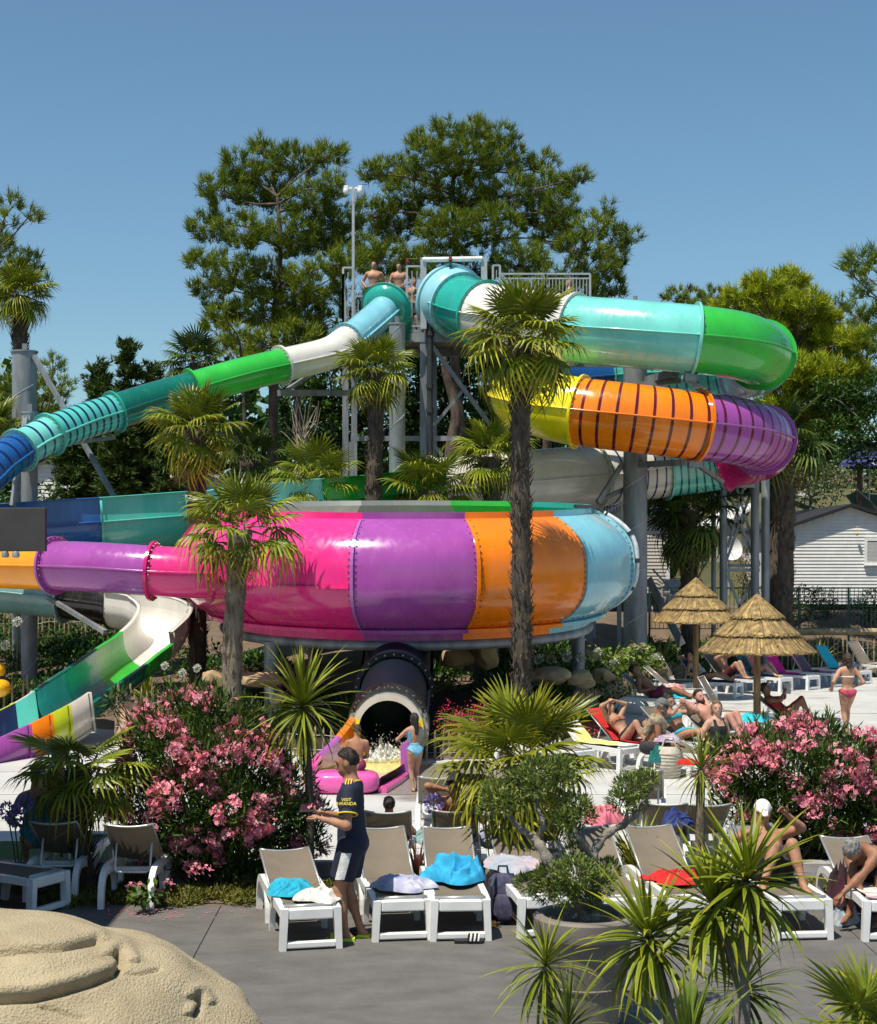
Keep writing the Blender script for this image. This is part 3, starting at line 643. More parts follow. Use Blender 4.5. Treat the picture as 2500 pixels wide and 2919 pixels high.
# portal with white roller bar and signal lamps
for px in (1207, 1380):
    q = MB(); q.box(fl(px, 45.7)+V((0, 0, 1.0)), (.17, .10, 2.02)); q.build('portal_post', GALL, tower)
q = MB(); q.tube([fl(1205, 45.65)+V((0, 0, 1.94)), fl(1375, 45.65)+V((0, 0, 1.97))], .07, 14); q.build('roller_bar', mat('roller_white', (.85, .85, .84), .3), tower, smooth='auto')
for px, d, zz in ((1284, 45.55, 1.86), (1161, 46.2, 1.92)):
    q = MB(); q.box(fl(px, d)+V((0, 0, zz)), (.09, .09, .30), bev=.01); o = q.build('signal_lamp', GALD, tower); o['label'] = 'small red and green signal lamp over a slide start'
    r_ = MB(); r_.tube([fl(px, d-.06)+V((0, 0, zz+.075)), fl(px, d-.045)+V((0, 0, zz+.075))], .036, 12); r_.build('red_lens', mat('red_lens', (.5, .01, .02), .25), o)
    r_ = MB(); r_.tube([fl(px, d-.06)+V((0, 0, zz-.075)), fl(px, d-.045)+V((0, 0, zz-.075))], .036, 12); r_.build('green_lens', mat('green_lens', (.0, .12, .05), .25), o)
# notice boards on the railing
BOARD = mat('notice_white', (.72, .74, .76), .5, .05); BLUEP = mat('notice_blue', (.04, .14, .45), .5); GREYP = mat('notice_grey', (.3, .33, .36), .5); REDP = mat('notice_red', (.5, .08, .05), .5)
def notice(px0, px1, zc, hh, label):
    a, b = fl(px0, 48.9), fl(px1, 48.9); w = b.x-a.x; c = (a+b)/2+V((0, 0, zc)); t = thing('notice_board', label, 'sign', c); MB().box(c, (w, .02, hh)).build('panel', BOARD, t)
    MB().box(c+V((-.05*w, -.013, hh*.36)), (w*.55, .004, hh*.08)).build('heading', BLUEP, t)
    q = MB()
    for i in range(5):
        for j in range(2): q.box(c+V((w*(-.22+.36*j), -.013, hh*(.2-.13*i))), (w*random.uniform(.18, .3), .004, hh*.035))
    q.build('text_lines', GREYP, t)
    q = MB(); q.box(c+V((w*.38, -.013, -hh*.05)), (w*.13, .004, hh*.22), M=Matrix.Rotation(math.radians(45), 3, 'Y')); q.build('pictogram', BLUEP, t)
    q = MB()
    for i in range(3): q.box(c+V((w*(-.3+.14*i), -.013, -hh*.38)), (w*.07, .004, hh*.1))
    q.build('pictogram', REDP, t)
notice(1090, 1126, 1.03, .62, 'white safety notice on the railing between the two dark-haired men'); notice(1353, 1404, 1.03, .8, 'white safety notice behind the raft slide start')
# thick steel columns carrying the slides
def column(px, w, d, ytop, label, cap=True, ybot=None):
    yb_ = ybot or gz(px, d); b, a = at(px, yb_, d), at(px, ytop, d); r = w/2*d/F
    t = thing('slide_column', label, 'column', b); q = MB(); q.tube([b, a], r, 28); q.build('shaft', GAL, t, smooth='auto')
    if cap:
        q = MB(); q.tube([a-V((0, 0, .012)), a+V((0, 0, .03))], r*1.1, 28); q.build('cap_plate', GAL, t, smooth='auto')
        q = MB(); q.box(a+V((0, 0, .12)), (.12, .03, .2)); q.build('lifting_lug', GAL, t)
    # spiral weld seam
    q = MB(); H_ = (a-b).z; pts = []; n = int(H_*14)
    for i in range(n+1): pts.append(b+V((r*1.003*math.cos(i*.36+1), r*1.003*math.sin(i*.36+1), H_*i/n)))
    q.tube(pts, .012, 5); q.build('weld_seam', GALL, t); return t
column(1132, 46, 43.6, 925, 'thick grey steel column under the start of the body slide')
cr = column(1811, 68, 44.2, 866, 'thickest grey steel column inside the coils of the raft slide')
c1 = column(70, 70, 41, 1004, 'thick grey steel column at the left edge of the photo, ahead of a palm')
c2 = column(84, 46, 38.0, 1178, 'slimmer grey steel column on the left, in front of the thick one')
for (x0, y0, d0, x1, y1, d1, w) in [(98, 1015, 40.8, 330, 1425, 38.8, .10)]: beam(x0, y0, d0, x1, y1, d1, w, par=c1)
beam(75, 1190, 37.8, 36, 1442, 37.2, .11, par=c2); beam(70, 1190, 37.8, 88, 1190, 37.8, .12, par=c2); beam(112, 1688, 37.4, 300, 1802, 34.6, .09, par=c2); beam(100, 1690, 38, 116, 1690, 37.4, .08, par=c2); beam(140, 1655, 37.8, 220, 1760, 37.0, .07, par=c2)
beam(190, 1265, 38.9, 325, 1247, 39.6, .16, .10, par=c1)
# brackets from the big column to the tubes
for (x0, y0, x1, y1, d1, w) in [(1845, 1085, 1925, 1062, 42.0, .2), (1815, 1098, 1935, 1085, 42.4, .14), (1945, 1075, 2035, 1130, 44.5, .11), (1820, 1325, 1950, 1318, 42.0, .16), (1960, 1305, 2060, 1375, 44.8, .11), (1704, 1432, 1776, 1320, 44.2, .12), (1704, 1432, 1776, 1395, 44.4, .1), (1610, 1040, 1775, 1040, 44.4, .13)]:
    beam(x0, y0, 44.0 if x0 > 1780 else 43.8, x1, y1, d1, w, par=cr, name='bracket')
for tt in (6.0, 21.0):
    p, T, S, U = [V(x[0]) for x in RS.sample(np.array([tt]))]; MB().box(p-U*(RR+.12), (.35, .35, .16)).build('tube_saddle', GAL, cr)
# lattice stair tower behind right
lat = thing('steel_stairs', 'grey steel lattice frame of the stairs behind the thatched parasols', 'stair frame', gx(2080, 48, 1.2))
for px, w, d in ((2062, 22, 47), (2034, 14, 48.5), (2152, 24, 47), (2182, 24, 48.4)): vpost(px, d, 1330, gz(px, d), w*d/F, GAL, 'post', lat, True)
beam(1870, 1382, 46.5, 2150, 1380, 46.8, .16, .2, lat, 'beam'); beam(2070, 1625, 47, 2165, 1625, 47, .1, .1, lat, 'beam'); beam(2075, 1612, 48.5, 2165, 1612, 48.5, .09, .09, lat, 'beam')
for a in [(2075, 1390, 2150, 1600), (2145, 1390, 2070, 1600), (2100, 1390, 2165, 1610), (2075, 1640, 2110, 1735), (2150, 1640, 2105, 1735), (2120, 1390, 2075, 1560), (2150, 1180, 2180, 1330)]: beam(a[0], a[1], 47.2, a[2], a[3], 47.2, .07, par=lat)
vpost(2180, 48, 1190, 1330, .18, GALL, 'post', lat)
beam(1848, 1650, 47.4, 1945, 1840, 46.6, .05, .24, lat, 'stringer'); beam(1860, 1622, 47.4, 1985, 1760, 46.6, .04, .04, lat, 'handrail')
# landing with railings behind the bowl (right)
land = thing('stair_landing', 'galvanised landing and railings behind the bowl', 'landing', gx(1700, 46.5, 1.2))
lz = at(1600, 1455, 46).z
q = MB(); q.box((gx(1700, 46.6).x, 46.9, lz-.62), (3.6, 1.2, .1)); q.build('deck', GAL, land)
rail_run(at(1535, 1505, 46.3), at(1655, 1505, 46.3), .95, 12, land); rail_run(at(1690, 1520, 46.3), at(1772, 1520, 46.3), 1.0, 9, land); rail_run(at(1600, 1440, 47.4), at(1655, 1440, 47.4), .6, 6, land)
for px in (1545, 1660, 1765): vpost(px, 46.9, 1500, gz(px, 46.9), .12, GAL, 'post', land)
# CCTV / lamp mast
mast = thing('camera_mast', 'slim grey mast with two white dome cameras above the start platform', 'mast', at(1007, 925, 46.2))
b, a = at(1007, 925, 46.2), at(1007, 535, 46.2); MB().bar(b, a, .075, .075, up=(0, 1, 0)).build('pole', GALL, mast)
for sg in (-1, 1):
    q = MB(); q.bar(a+V((sg*.03, 0, -.02)), a+V((sg*.22, 0, .0)), .07, .07); q.box(a+V((sg*.2, 0, .015)), (.13, .12, .07), bev=.015); o = q.build('camera_arm', WHITEP, mast)
    q = MB(); q.lathe(a+V((sg*.2, 0, -.13)), [(.02, -.06), (.065, -.04), (.085, 0), (.09, .06), (.07, .12)], 14); q.build('dome_camera', WHITEP, mast, smooth='auto')
# dark box in the left foreground
bx = thing('equipment_box', 'dark grey square cabinet beam at the left edge with spotlights under it', 'cabinet', at(60, 1580, 30))
M_BOX = mat('dark_grey_panel', (.035, .034, .035), .75, .1, 2)
a, b = at(-160, 1447, 30), at(130, 1572, 30); MB().box(((a.x+b.x)/2, 30.06, (a.z+b.z)/2), (b.x-a.x, .12, a.z-b.z), bev=.012).build('housing', M_BOX, bx)
for px in (15, 45): q = MB(); q.lathe(at(px, 1582, 29.95), [(.05, .07), (.07, .03), (.075, -.02), (.055, -.05)], 14); q.build('spotlight', GAL, bx, smooth='auto')
# ================================================================== VEGETATION
def randdirs(n): v = rng.normal(size=(n, 3)); return v/np.linalg.norm(v, axis=1)[:, None]
def tris_np(name, T, m, parent, tint, smooth=False):
    n = len(T); return mesh_np(name, T.reshape(-1, 3), np.arange(n*3).reshape(n, 3), m, parent, tint=np.repeat(tint, 3))
def leaf_quads(C, D, N, L, W):
    """rhombic leaves: centre line D from C, blade normal N; arrays"""
    S = np.cross(D, N); S /= np.maximum(np.linalg.norm(S, axis=1), 1e-6)[:, None]
    L = np.asarray(L)[:, None]; W = np.asarray(W)[:, None]
    return np.stack([C, C+D*L*.45+S*W, C+D*L, C+D*L*.45-S*W], 1)
def leaves_obj(name, C, D, L, W, m, parent, tint, droop=None):
    N = np.array([0, 0, 1.0])+.7*randdirs(len(C)); Q = leaf_quads(C, D, N, L, W); n = len(Q)
    return mesh_np(name, Q.reshape(-1, 3), np.arange(n*4).reshape(n, 4), m, parent, tint=np.repeat(tint, 4))
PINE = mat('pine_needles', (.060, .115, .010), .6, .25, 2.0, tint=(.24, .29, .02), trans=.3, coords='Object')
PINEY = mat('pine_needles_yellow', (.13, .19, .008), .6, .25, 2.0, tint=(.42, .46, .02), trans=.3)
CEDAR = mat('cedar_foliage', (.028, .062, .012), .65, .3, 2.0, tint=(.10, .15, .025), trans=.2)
DARKL = mat('dark_leaves', (.020, .055, .010), .45, .3, 3.0, tint=(.08, .16, .018), trans=.2)
MIDL = mat('mid_leaves', (.05, .11, .014), .5, .3, 3.0, tint=(.18, .24, .04), trans=.25)
BARK = mat('pine_bark', (.12, .085, .062), .95, .35, 4, bump=1.0, bscale=14, stretch=(1, 1, .4))
BARKG = mat('grey_bark', (.20, .18, .155), .95, .3, 6, bump=.8, bscale=25, stretch=(1, 1, .5))
TWIG = mat('twigs', (.12, .095, .07), .9, .2, 5)
def tufts(C, D, m, parent, ln=.30, w=.016, k=26, tint=None, name='crown'):
    n = len(C); d = D[:, None, :]*.85+rng.normal(size=(n, k, 3))*.46; d /= np.linalg.norm(d, axis=2)[:, :, None]
    s = np.cross(d, rng.normal(size=(n, k, 3))); s /= np.linalg.norm(s, axis=2)[:, :, None]
    L = ln*rng.uniform(.65, 1.15, (n, k, 1)); c = C[:, None, :]+rng.normal(size=(n, k, 3))*.05
    T = np.stack([c-s*w, c+s*w, c+d*L], 2).reshape(-1, 3, 3)
    tt = np.clip(np.repeat(tint, k)+rng.normal(size=n*k)*.12, 0, 1)
    return tris_np(name, T, m, parent, tt)
def limb(q, a, b, r0, r1, sag=.12, n=5, sides=6):
    a, b = V(a), V(b); L = (b-a).length; pts = []
    off = V((random.uniform(-1, 1), random.uniform(-1, 1), random.uniform(-.4, .9)))*L*sag
    for i in range(n+1):
        t = i/n; pts.append(a.lerp(b, t)+off*math.sin(math.pi*t)+V((random.uniform(-1, 1), random.uniform(-1, 1), random.uniform(-1, 1)))*L*.02*(0 < i < n))
    q.tube(pts, [r0+(r1-r0)*i/n for i in range(n+1)], sides, cap=False); return pts
def pine(name, label, d, trunk, blobs, m=PINE, dens=1.0, spread=1.6, r0=.22, ln=.36, group=None, kneed=30, tint0=.38, twigs=True, cat='tree', w=.016, bark=BARK):
    """trunk: photo points; blobs: (px,py,rpx) foliage clumps at varied depth"""
    base = at(trunk[0][0], trunk[0][1], d); gzz = float(hgt(base.x, base.y))-.1; t = thing(name, label, cat, (base.x, base.y, gzz), group)
    tp = [V((base.x, base.y, gzz))]+[at(x, y, d) for x, y in trunk]; q = MB(); n = len(tp)
    pts = catmull(tp, 6); q.tube(pts, [r0*(1-.78*i/(len(pts)-1)) for i in range(len(pts))], 12); q.build('trunk', bark, t, smooth=True)
    C, D, TT = [], [], []; lb = MB(); tw = MB()
    for (px, py, rp) in blobs:
        dd = d+random.uniform(-spread, spread); c = at(px, py, dd); R = rp*dd/F
        # limb from the trunk point a little below the clump
        cand = [p for p in pts if p[2] < c.z-.1*abs(c.x-p[0])] or [pts[0]]; src = V(cand[-1])
        lp = limb(lb, src, c, max(.03, .30*r0*min(1, R)), .02)
        nt_ = max(6, int(30*dens*(R/.8)**2)); u = randdirs(nt_); u[:, 2] = u[:, 2]*.8+.18; rad = R*rng.uniform(.2, 1.08, (nt_, 1))**.42
        cc = np.array(c)+u*rad*np.array([1, 1, .85]); dirs = u*.8+np.array([0, 0, .95]); dirs /= np.linalg.norm(dirs, axis=1)[:, None]
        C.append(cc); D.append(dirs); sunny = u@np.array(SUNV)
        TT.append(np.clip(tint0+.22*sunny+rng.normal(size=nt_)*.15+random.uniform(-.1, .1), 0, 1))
        if twigs:
            for k in range(0, nt_, 2): tw.tube([lp[-1 if k % 4 else -2], V(cc[k])*.5+c*.5+V((0, 0, -.04)), V(cc[k])], [.014, .010, .005], 3, cap=False)
    lb.build('limbs', bark, t, smooth=True)
    if twigs: stuff(tw.build('twigs', TWIG, t))
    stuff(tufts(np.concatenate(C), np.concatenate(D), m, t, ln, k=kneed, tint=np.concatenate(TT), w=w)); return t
def leafy(name, label, d, trunk, blobs, m=DARKL, leaf=.10, dens=1.0, spread=1.2, r0=.15, group=None, tint0=.3, cat='tree', flat=.8, bark=BARKG):
    base = at(trunk[0][0], trunk[0][1], d); gzz = float(hgt(base.x, base.y))-.08; t = thing(name, label, cat, (base.x, base.y, gzz), group)
    tp = [V((base.x, base.y, gzz))]+[at(x, y, d) for x, y in trunk[1:]]
    pts = catmull(tp, 5) if len(tp) > 1 else np.array([tp[0], tp[0]+V((0, 0, .3))]); q = MB(); q.tube(pts, [r0*(1-.7*i/(len(pts)-1)) for i in range(len(pts))], 8); q.build('trunk', bark, t, smooth=True)
    C, D, TT = [], [], []; lb = MB()
    for (px, py, rp) in blobs:
        dd = d+random.uniform(-spread, spread); c = at(px, py, dd); R = rp*dd/F
        limb(lb, V(pts[-1 if random.random() < .6 else len(pts)//2]), c, r0*.3, .012, sides=5)
        n = int(dens*1150*(R/.5)**2*(.1/leaf)**2*.35)+30; u = randdirs(n); lump = 1+.18*np.sin(u[:, 0]*7+px)+.14*np.sin(u[:, 2]*9+py)
        cc = np.array(c)+u*(R*(rng.uniform(.35, 1.0, n)**.45*lump))[:, None]*np.array([1, 1, flat])
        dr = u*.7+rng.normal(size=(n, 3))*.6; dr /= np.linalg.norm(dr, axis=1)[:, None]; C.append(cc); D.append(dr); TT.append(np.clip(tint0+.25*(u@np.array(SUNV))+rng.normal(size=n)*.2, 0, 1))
    lb.build('limbs', bark, t, smooth=True); C = np.concatenate(C); n = len(C)
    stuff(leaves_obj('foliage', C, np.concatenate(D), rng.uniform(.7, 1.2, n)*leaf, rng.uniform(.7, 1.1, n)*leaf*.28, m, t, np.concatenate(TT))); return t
pine('pine_tree', 'tall spreading pine behind the body slide, left of the camera mast', 56, [(778, 1290), (782, 1000), (790, 820), (800, 690), (790, 560)],
     [(757, 425, 45), (690, 490, 75), (850, 470, 75), (935, 450, 55), (640, 560, 75), (760, 560, 85), (880, 590, 80), (955, 540, 55), (600, 660, 65), (690, 670, 80), (830, 690, 90), (930, 690, 80), (565, 750, 45), (660, 790, 85), (780, 810, 80), (900, 820, 90), (600, 830, 55), (640, 900, 60), (745, 900, 85), (860, 920, 85), (985, 640, 55), (985, 760, 75), (700, 985, 60), (890, 990, 70)], dens=1.7)
pine('pine_tree', 'tallest wide pine in the middle, rising behind the start platform', 60, [(1315, 1310), (1300, 1100), (1290, 900), (1300, 720), (1290, 560), (1300, 450)],
     [(1275, 375, 48), (1360, 385, 60), (1430, 400, 50), (1215, 410, 55), (1230, 470, 75), (1340, 470, 85), (1440, 465, 65), (1110, 490, 60), (1062, 500, 42), (1180, 560, 85), (1320, 570, 90), (1450, 560, 85), (1545, 470, 45), (1570, 540, 60), (1640, 510, 42), (1600, 600, 60), (1530, 630, 80), (1400, 660, 90), (1270, 670, 90), (1140, 650, 85), (1060, 620, 65), (1100, 750, 80), (1220, 770, 80), (1350, 770, 85), (1480, 760, 85), (1580, 690, 65), (1050, 720, 65)], dens=1.7, r0=.26)
pine('pine_tree', 'lower pine crown to the right of the tallest pine, above the platform railing', 58, [(1560, 1250), (1570, 1000), (1600, 880)],
     [(1722, 605, 36), (1690, 655, 55), (1650, 710, 65), (1745, 690, 55), (1790, 680, 38), (1700, 770, 75), (1600, 790, 75), (1770, 740, 45), (1740, 820, 55), (1660, 850, 65), (1560, 850, 70), (1480, 850, 70), (1700, 850, 45)], dens=1.2, tint0=.35)
pine('pine_tree', 'small sunlit yellowish pine low behind the green tube section', 53, [(700, 1290), (690, 1050)], [(640, 905, 38), (615, 945, 40), (675, 960, 48), (760, 985, 60), (850, 960, 55), (640, 1000, 45), (720, 1040, 60)], m=PINE, tint0=.55, r0=.14)
pine('pine_tree', 'second slimmer pine trunk beside the tall left pine', 57, [(850, 1300), (845, 1000), (838, 800)], [(900, 1010, 60), (820, 1080, 65), (870, 930, 60)], r0=.2)
pine('pine_tree', 'double-trunked pine seen below the start platform', 57.5, [(1285, 1320), (1300, 1180), (1268, 1050), (1275, 950)], [(1330, 880, 80), (1200, 880, 80), (1430, 900, 80), (1100, 870, 80), (1010, 880, 70)], r0=.30)
# dark trees filling behind the tower
for k, (tx, bl, lb) in enumerate([
   ((950, 1330), [(880, 1010, 80), (1010, 980, 95), (950, 1090, 95), (860, 1140, 85), (1040, 1120, 80), (930, 1220, 85), (1030, 1250, 80), (820, 1250, 70), (860, 1320, 80), (980, 1330, 80)], 'dark broadleaf tree behind the tower posts on the left'),
   ((1180, 1330), [(1120, 980, 90), (1170, 1080, 95), (1110, 1180, 90), (1200, 1230, 90), (1150, 1310, 80), (1230, 1000, 80), (1260, 1130, 80)], 'dark broadleaf tree behind the dark water pipe of the tower'),
   ((1420, 1330), [(1340, 990, 90), (1440, 980, 95), (1390, 1080, 90), (1490, 1090, 90), (1420, 1180, 90), (1360, 1260, 80), (1500, 1230, 85), (1450, 1320, 80), (1560, 1060, 80)], 'dark broadleaf tree between the tower and the yellow tube'),
   ((1640, 1400), [(1600, 1000, 85), (1680, 1100, 90), (1620, 1200, 90), (1720, 1250, 90), (1660, 1350, 90), (1760, 1130, 80), (1780, 1380, 80)], 'dark broadleaf tree behind the coils of the raft slide')]):
    leafy('broadleaf_tree', lb, 63+k*.7, [tx, (tx[0], 1150)], bl, leaf=.24, dens=3.2, r0=.2, tint0=.22)
# cedars and left background
def cedar(label, d, base, top, w, n=1500, tint0=.25):
    b = at(base[0], base[1], d); gzz = float(hgt(b.x, b.y))-.1; tpt = at(top[0], top[1], d); H_ = tpt.z-gzz; W_ = w*d/F
    t = thing('cedar_tree', label, 'tree', (tpt.x, d, gzz)); q = MB(); q.tube([(tpt.x, d, gzz), (tpt.x, d, gzz+H_*.97)], [.16, .02], 8); q.build('trunk', BARK, t, smooth=True)
    br = MB(); C, D, TT = [], [], []
    for k in range(n//12):
        z = random.random()**1.25; R = W_*(1-z)**.8*random.uniform(.6, 1.1)+.12; a = random.uniform(0, 2*math.pi); p0 = V((tpt.x, d, gzz+H_*z)); p1 = p0+V((math.cos(a)*R, math.sin(a)*R, R*random.uniform(.05, .45)))
        br.tube([p0, p0.lerp(p1, .6)+V((0, 0, -.05)), p1], [.03, .018, .006], 4, cap=False)
        for j in range(12):
            s = random.uniform(.25, 1.05); c = p0.lerp(p1, s)+V((random.gauss(0, .12), random.gauss(0, .12), random.gauss(0, .07))); C.append(tuple(c)); dd = (p1-p0).normalized()+V((random.gauss(0, .5), random.gauss(0, .5), .45)); D.append(tuple(dd.normalized()))
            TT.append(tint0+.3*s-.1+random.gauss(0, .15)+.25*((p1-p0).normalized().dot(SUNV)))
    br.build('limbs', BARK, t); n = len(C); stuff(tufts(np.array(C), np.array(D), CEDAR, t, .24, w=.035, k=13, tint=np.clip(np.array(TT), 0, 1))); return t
cedar('dark cedar with the highest pointed top, behind the dark teal tube', 60, (360, 1400), (362, 985), 115, 2400); cedar('dark bushy cedar left of the pointed one', 59, (270, 1400), (285, 1040), 120, 2400); cedar('dark cedar right of the pointed one behind the green tube', 61, (440, 1400), (435, 1040), 90, 1800)
cedar('low dark cedar behind the ringed turquoise tube', 57, (190, 1400), (205, 1180), 100, 1600, .2); cedar('low dark cedar behind the light turquoise trough', 56.5, (480, 1420), (500, 1170), 110, 1800, .15); cedar('dark cedar low behind the left palm crown', 56, (330, 1420), (340, 1200), 120, 2000, .12)
pine('pine_tree', 'distant pine at the far left behind the thick column', 66, [(110, 1400), (120, 1200)], [(150, 1045, 40), (160, 1110, 55), (100, 1090, 45), (30, 1110, 50), (20, 1190, 65), (130, 1180, 60), (80, 1250, 75), (190, 1280, 65), (40, 1330, 70), (140, 1350, 70)], tint0=.4)
pine('pine_tree', 'pine reaching in at the upper left edge of the photo', 50, [(-70, 1500), (-60, 1000), (-50, 750)], [(35, 590, 36), (80, 620, 34), (20, 640, 34), (-30, 690, 70), (15, 730, 50), (95, 755, 42), (60, 780, 50), (128, 800, 34), (-50, 830, 90), (20, 830, 60)], r0=.2, tint0=.3)
# right side
pine('pine_tree', 'large yellow-green pine at the right, behind the green and purple tube ends', 54, [(2232, 1400), (2240, 1200), (2262, 1000)],
     [(2112, 845, 42), (2180, 825, 52), (2250, 815, 52), (2085, 890, 52), (2200, 895, 75), (2300, 880, 60), (2345, 905, 45), (2150, 975, 85), (2270, 975, 90), (2370, 990, 70), (2440, 975, 50), (2230, 1080, 90), (2340, 1090, 90), (2420, 1080, 70), (2290, 1180, 90), (2390, 1190, 75), (2320, 1260, 60), (2210, 1180, 60)], m=PINEY, dens=3.0, tint0=.5, r0=.24, w=.022)
pine('pine_tree', 'small distant pine just above the light turquoise tube', 76, [(1975, 1400), (1975, 950)], [(1925, 850, 36), (1965, 855, 40), (2035, 850, 36), (1985, 890, 50), (2040, 900, 45)], tint0=.35, w=.022)
pine('pine_tree', 'mid green pine between the yellow-green pine and the right edge', 70, [(2450, 1400), (2450, 1050)], [(2395, 870, 40), (2445, 905, 50), (2480, 930, 50), (2390, 930, 50), (2470, 1010, 60), (2500, 1090, 60)], tint0=.25)
pine('pine_tree', 'pine branches reaching in at the right edge of the photo', 46, [(2590, 1400), (2580, 900)], [(2440, 742, 34), (2480, 728, 36), (2420, 772, 24), (2478, 795, 44), (2455, 835, 26), (2500, 880, 44), (2530, 760, 60), (2510, 960, 50)], tint0=.25)
leafy('broadleaf_tree', 'dark glossy broadleaf tree at the right edge above the blue parasol', 52, [(2590, 1420), (2540, 1300)], [(2420, 1150, 80), (2485, 1210, 80), (2390, 1240, 75), (2460, 1290, 55), (2330, 1280, 55), (2490, 1110, 60), (2360, 1130, 60), (2250, 1270, 50)], leaf=.16, dens=2.6, tint0=.2)
HEDGE = mat('variegated_leaves', (.10, .14, .05), .5, .3, 3, tint=(.30, .32, .16), trans=.2)
leafy('hedge_bush', 'pale variegated hedge above the white mobile homes on the right', 66, [(2310, 1500), (2310, 1420)], [(2260, 1350, 50), (2320, 1340, 55), (2380, 1360, 45), (2290, 1400, 50), (2350, 1410, 50), (2240, 1400, 40)], m=HEDGE, leaf=.16, dens=1.0, tint0=.35, cat='bush')
leafy('hedge_bush', 'dark hedge up the slope below the blue parasol', 73, [(2440, 1460), (2440, 1420)], [(2400, 1330, 40), (2350, 1400, 45), (2420, 1420, 45), (2490, 1420, 45), (2460, 1350, 36), (2520, 1370, 40)], leaf=.2, dens=1.5, tint0=.3, cat='bush')
leafy('hedge_bush', 'dark green clipped shrub in front of the white wall on the right', 55, [(2310, 1790), (2310, 1740)], [(2290, 1700, 42), (2340, 1705, 40), (2270, 1740, 38), (2330, 1745, 42), (2360, 1730, 30)], m=DARKL, leaf=.09, dens=1.2, tint0=.25, cat='bush')
leafy('hedge_bush', 'dark green shrub at the right edge behind the mesh fence', 55, [(2480, 1790), (2480, 1740)], [(2450, 1735, 34), (2490, 1710, 40), (2500, 1750, 40)], m=DARKL, leaf=.09, dens=1.2, tint0=.3, cat='bush')
leafy('hedge_bush', 'yellow-green bush behind the parked car', 60, [(1960, 1700), (1960, 1650)], [(1935, 1550, 38), (1990, 1560, 40), (1920, 1590, 36), (2010, 1540, 36)], m=MIDL, leaf=.14, dens=1.1, tint0=.6, cat='bush')
leafy('hedge_bush', 'orange-leaved shrub beside the white satellite dish', 57, [(2120, 1760), (2120, 1680)], [(2110, 1580, 28), (2130, 1620, 32), (2110, 1670, 36), (2150, 1690, 34)], m=mat('orange_leaves', (.22, .11, .03), .5, .4, 2, tint=(.07, .10, .02), trans=.2), leaf=.10, tint0=.5, cat='bush')
leafy('hedge_bush', 'dark shrub behind the left columns near the white house', 54, [(120, 1550), (120, 1500)], [(40, 1440, 45), (120, 1410, 50), (100, 1470, 55), (20, 1490, 50), (150, 1480, 45)], leaf=.13, tint0=.3, cat='bush')
# far wood closing the view behind everything
C, D = [], []; kk = 26000; X = rng.uniform(-26, 27, kk); Y = rng.uniform(84, 96, kk); top = 11.5+1.4*np.sin(X*.45)+1.0*np.sin(X*1.1+2)+.7*np.sin(X*2.7)-2.5*smooth01((X-6)/8); Z = 1.2+(top-1.2)*rng.uniform(0, 1, kk)**.8+rng.normal(size=kk)*.3
dd = rng.normal(size=(kk, 3))*.6+np.array([0, -.4, .3]); dd /= np.linalg.norm(dd, axis=1)[:, None]
tag(stuff(leaves_obj('far_wood', np.stack([X, Y, Z], -1), dd, rng.uniform(.5, .95, kk), rng.uniform(.16, .3, kk), DARKL, None, np.clip(.25+rng.normal(size=kk)*.2, 0, 1))), 'far dark green wood closing the view behind the slides', 'wood')
# bare pale shrub
t = thing('bare_shrub', 'leafless pale shrub behind the left palms', 'shrub', (gx(850, 48).x, 48, float(hgt(gx(850, 48).x, 48)))); q = MB(); random.seed(5)
b0 = at(850, 1330, 48); q.tube([ORG[t], b0, at(862, 1270, 48)], [.12, .10, .07], 8)
for k in range(26):
    a = at(random.uniform(850, 880), random.uniform(1240, 1300), 48+random.uniform(-.3, .3)); b = at(a.x and 860+random.uniform(-65, 65), random.uniform(1120, 1230), 48+random.uniform(-.5, .5)); limb(q, a, b, .022, .006, .1, 4, 4)
q.build('branches', mat('pale_wood', (.36, .31, .24), .9, .2), t); random.seed(7)

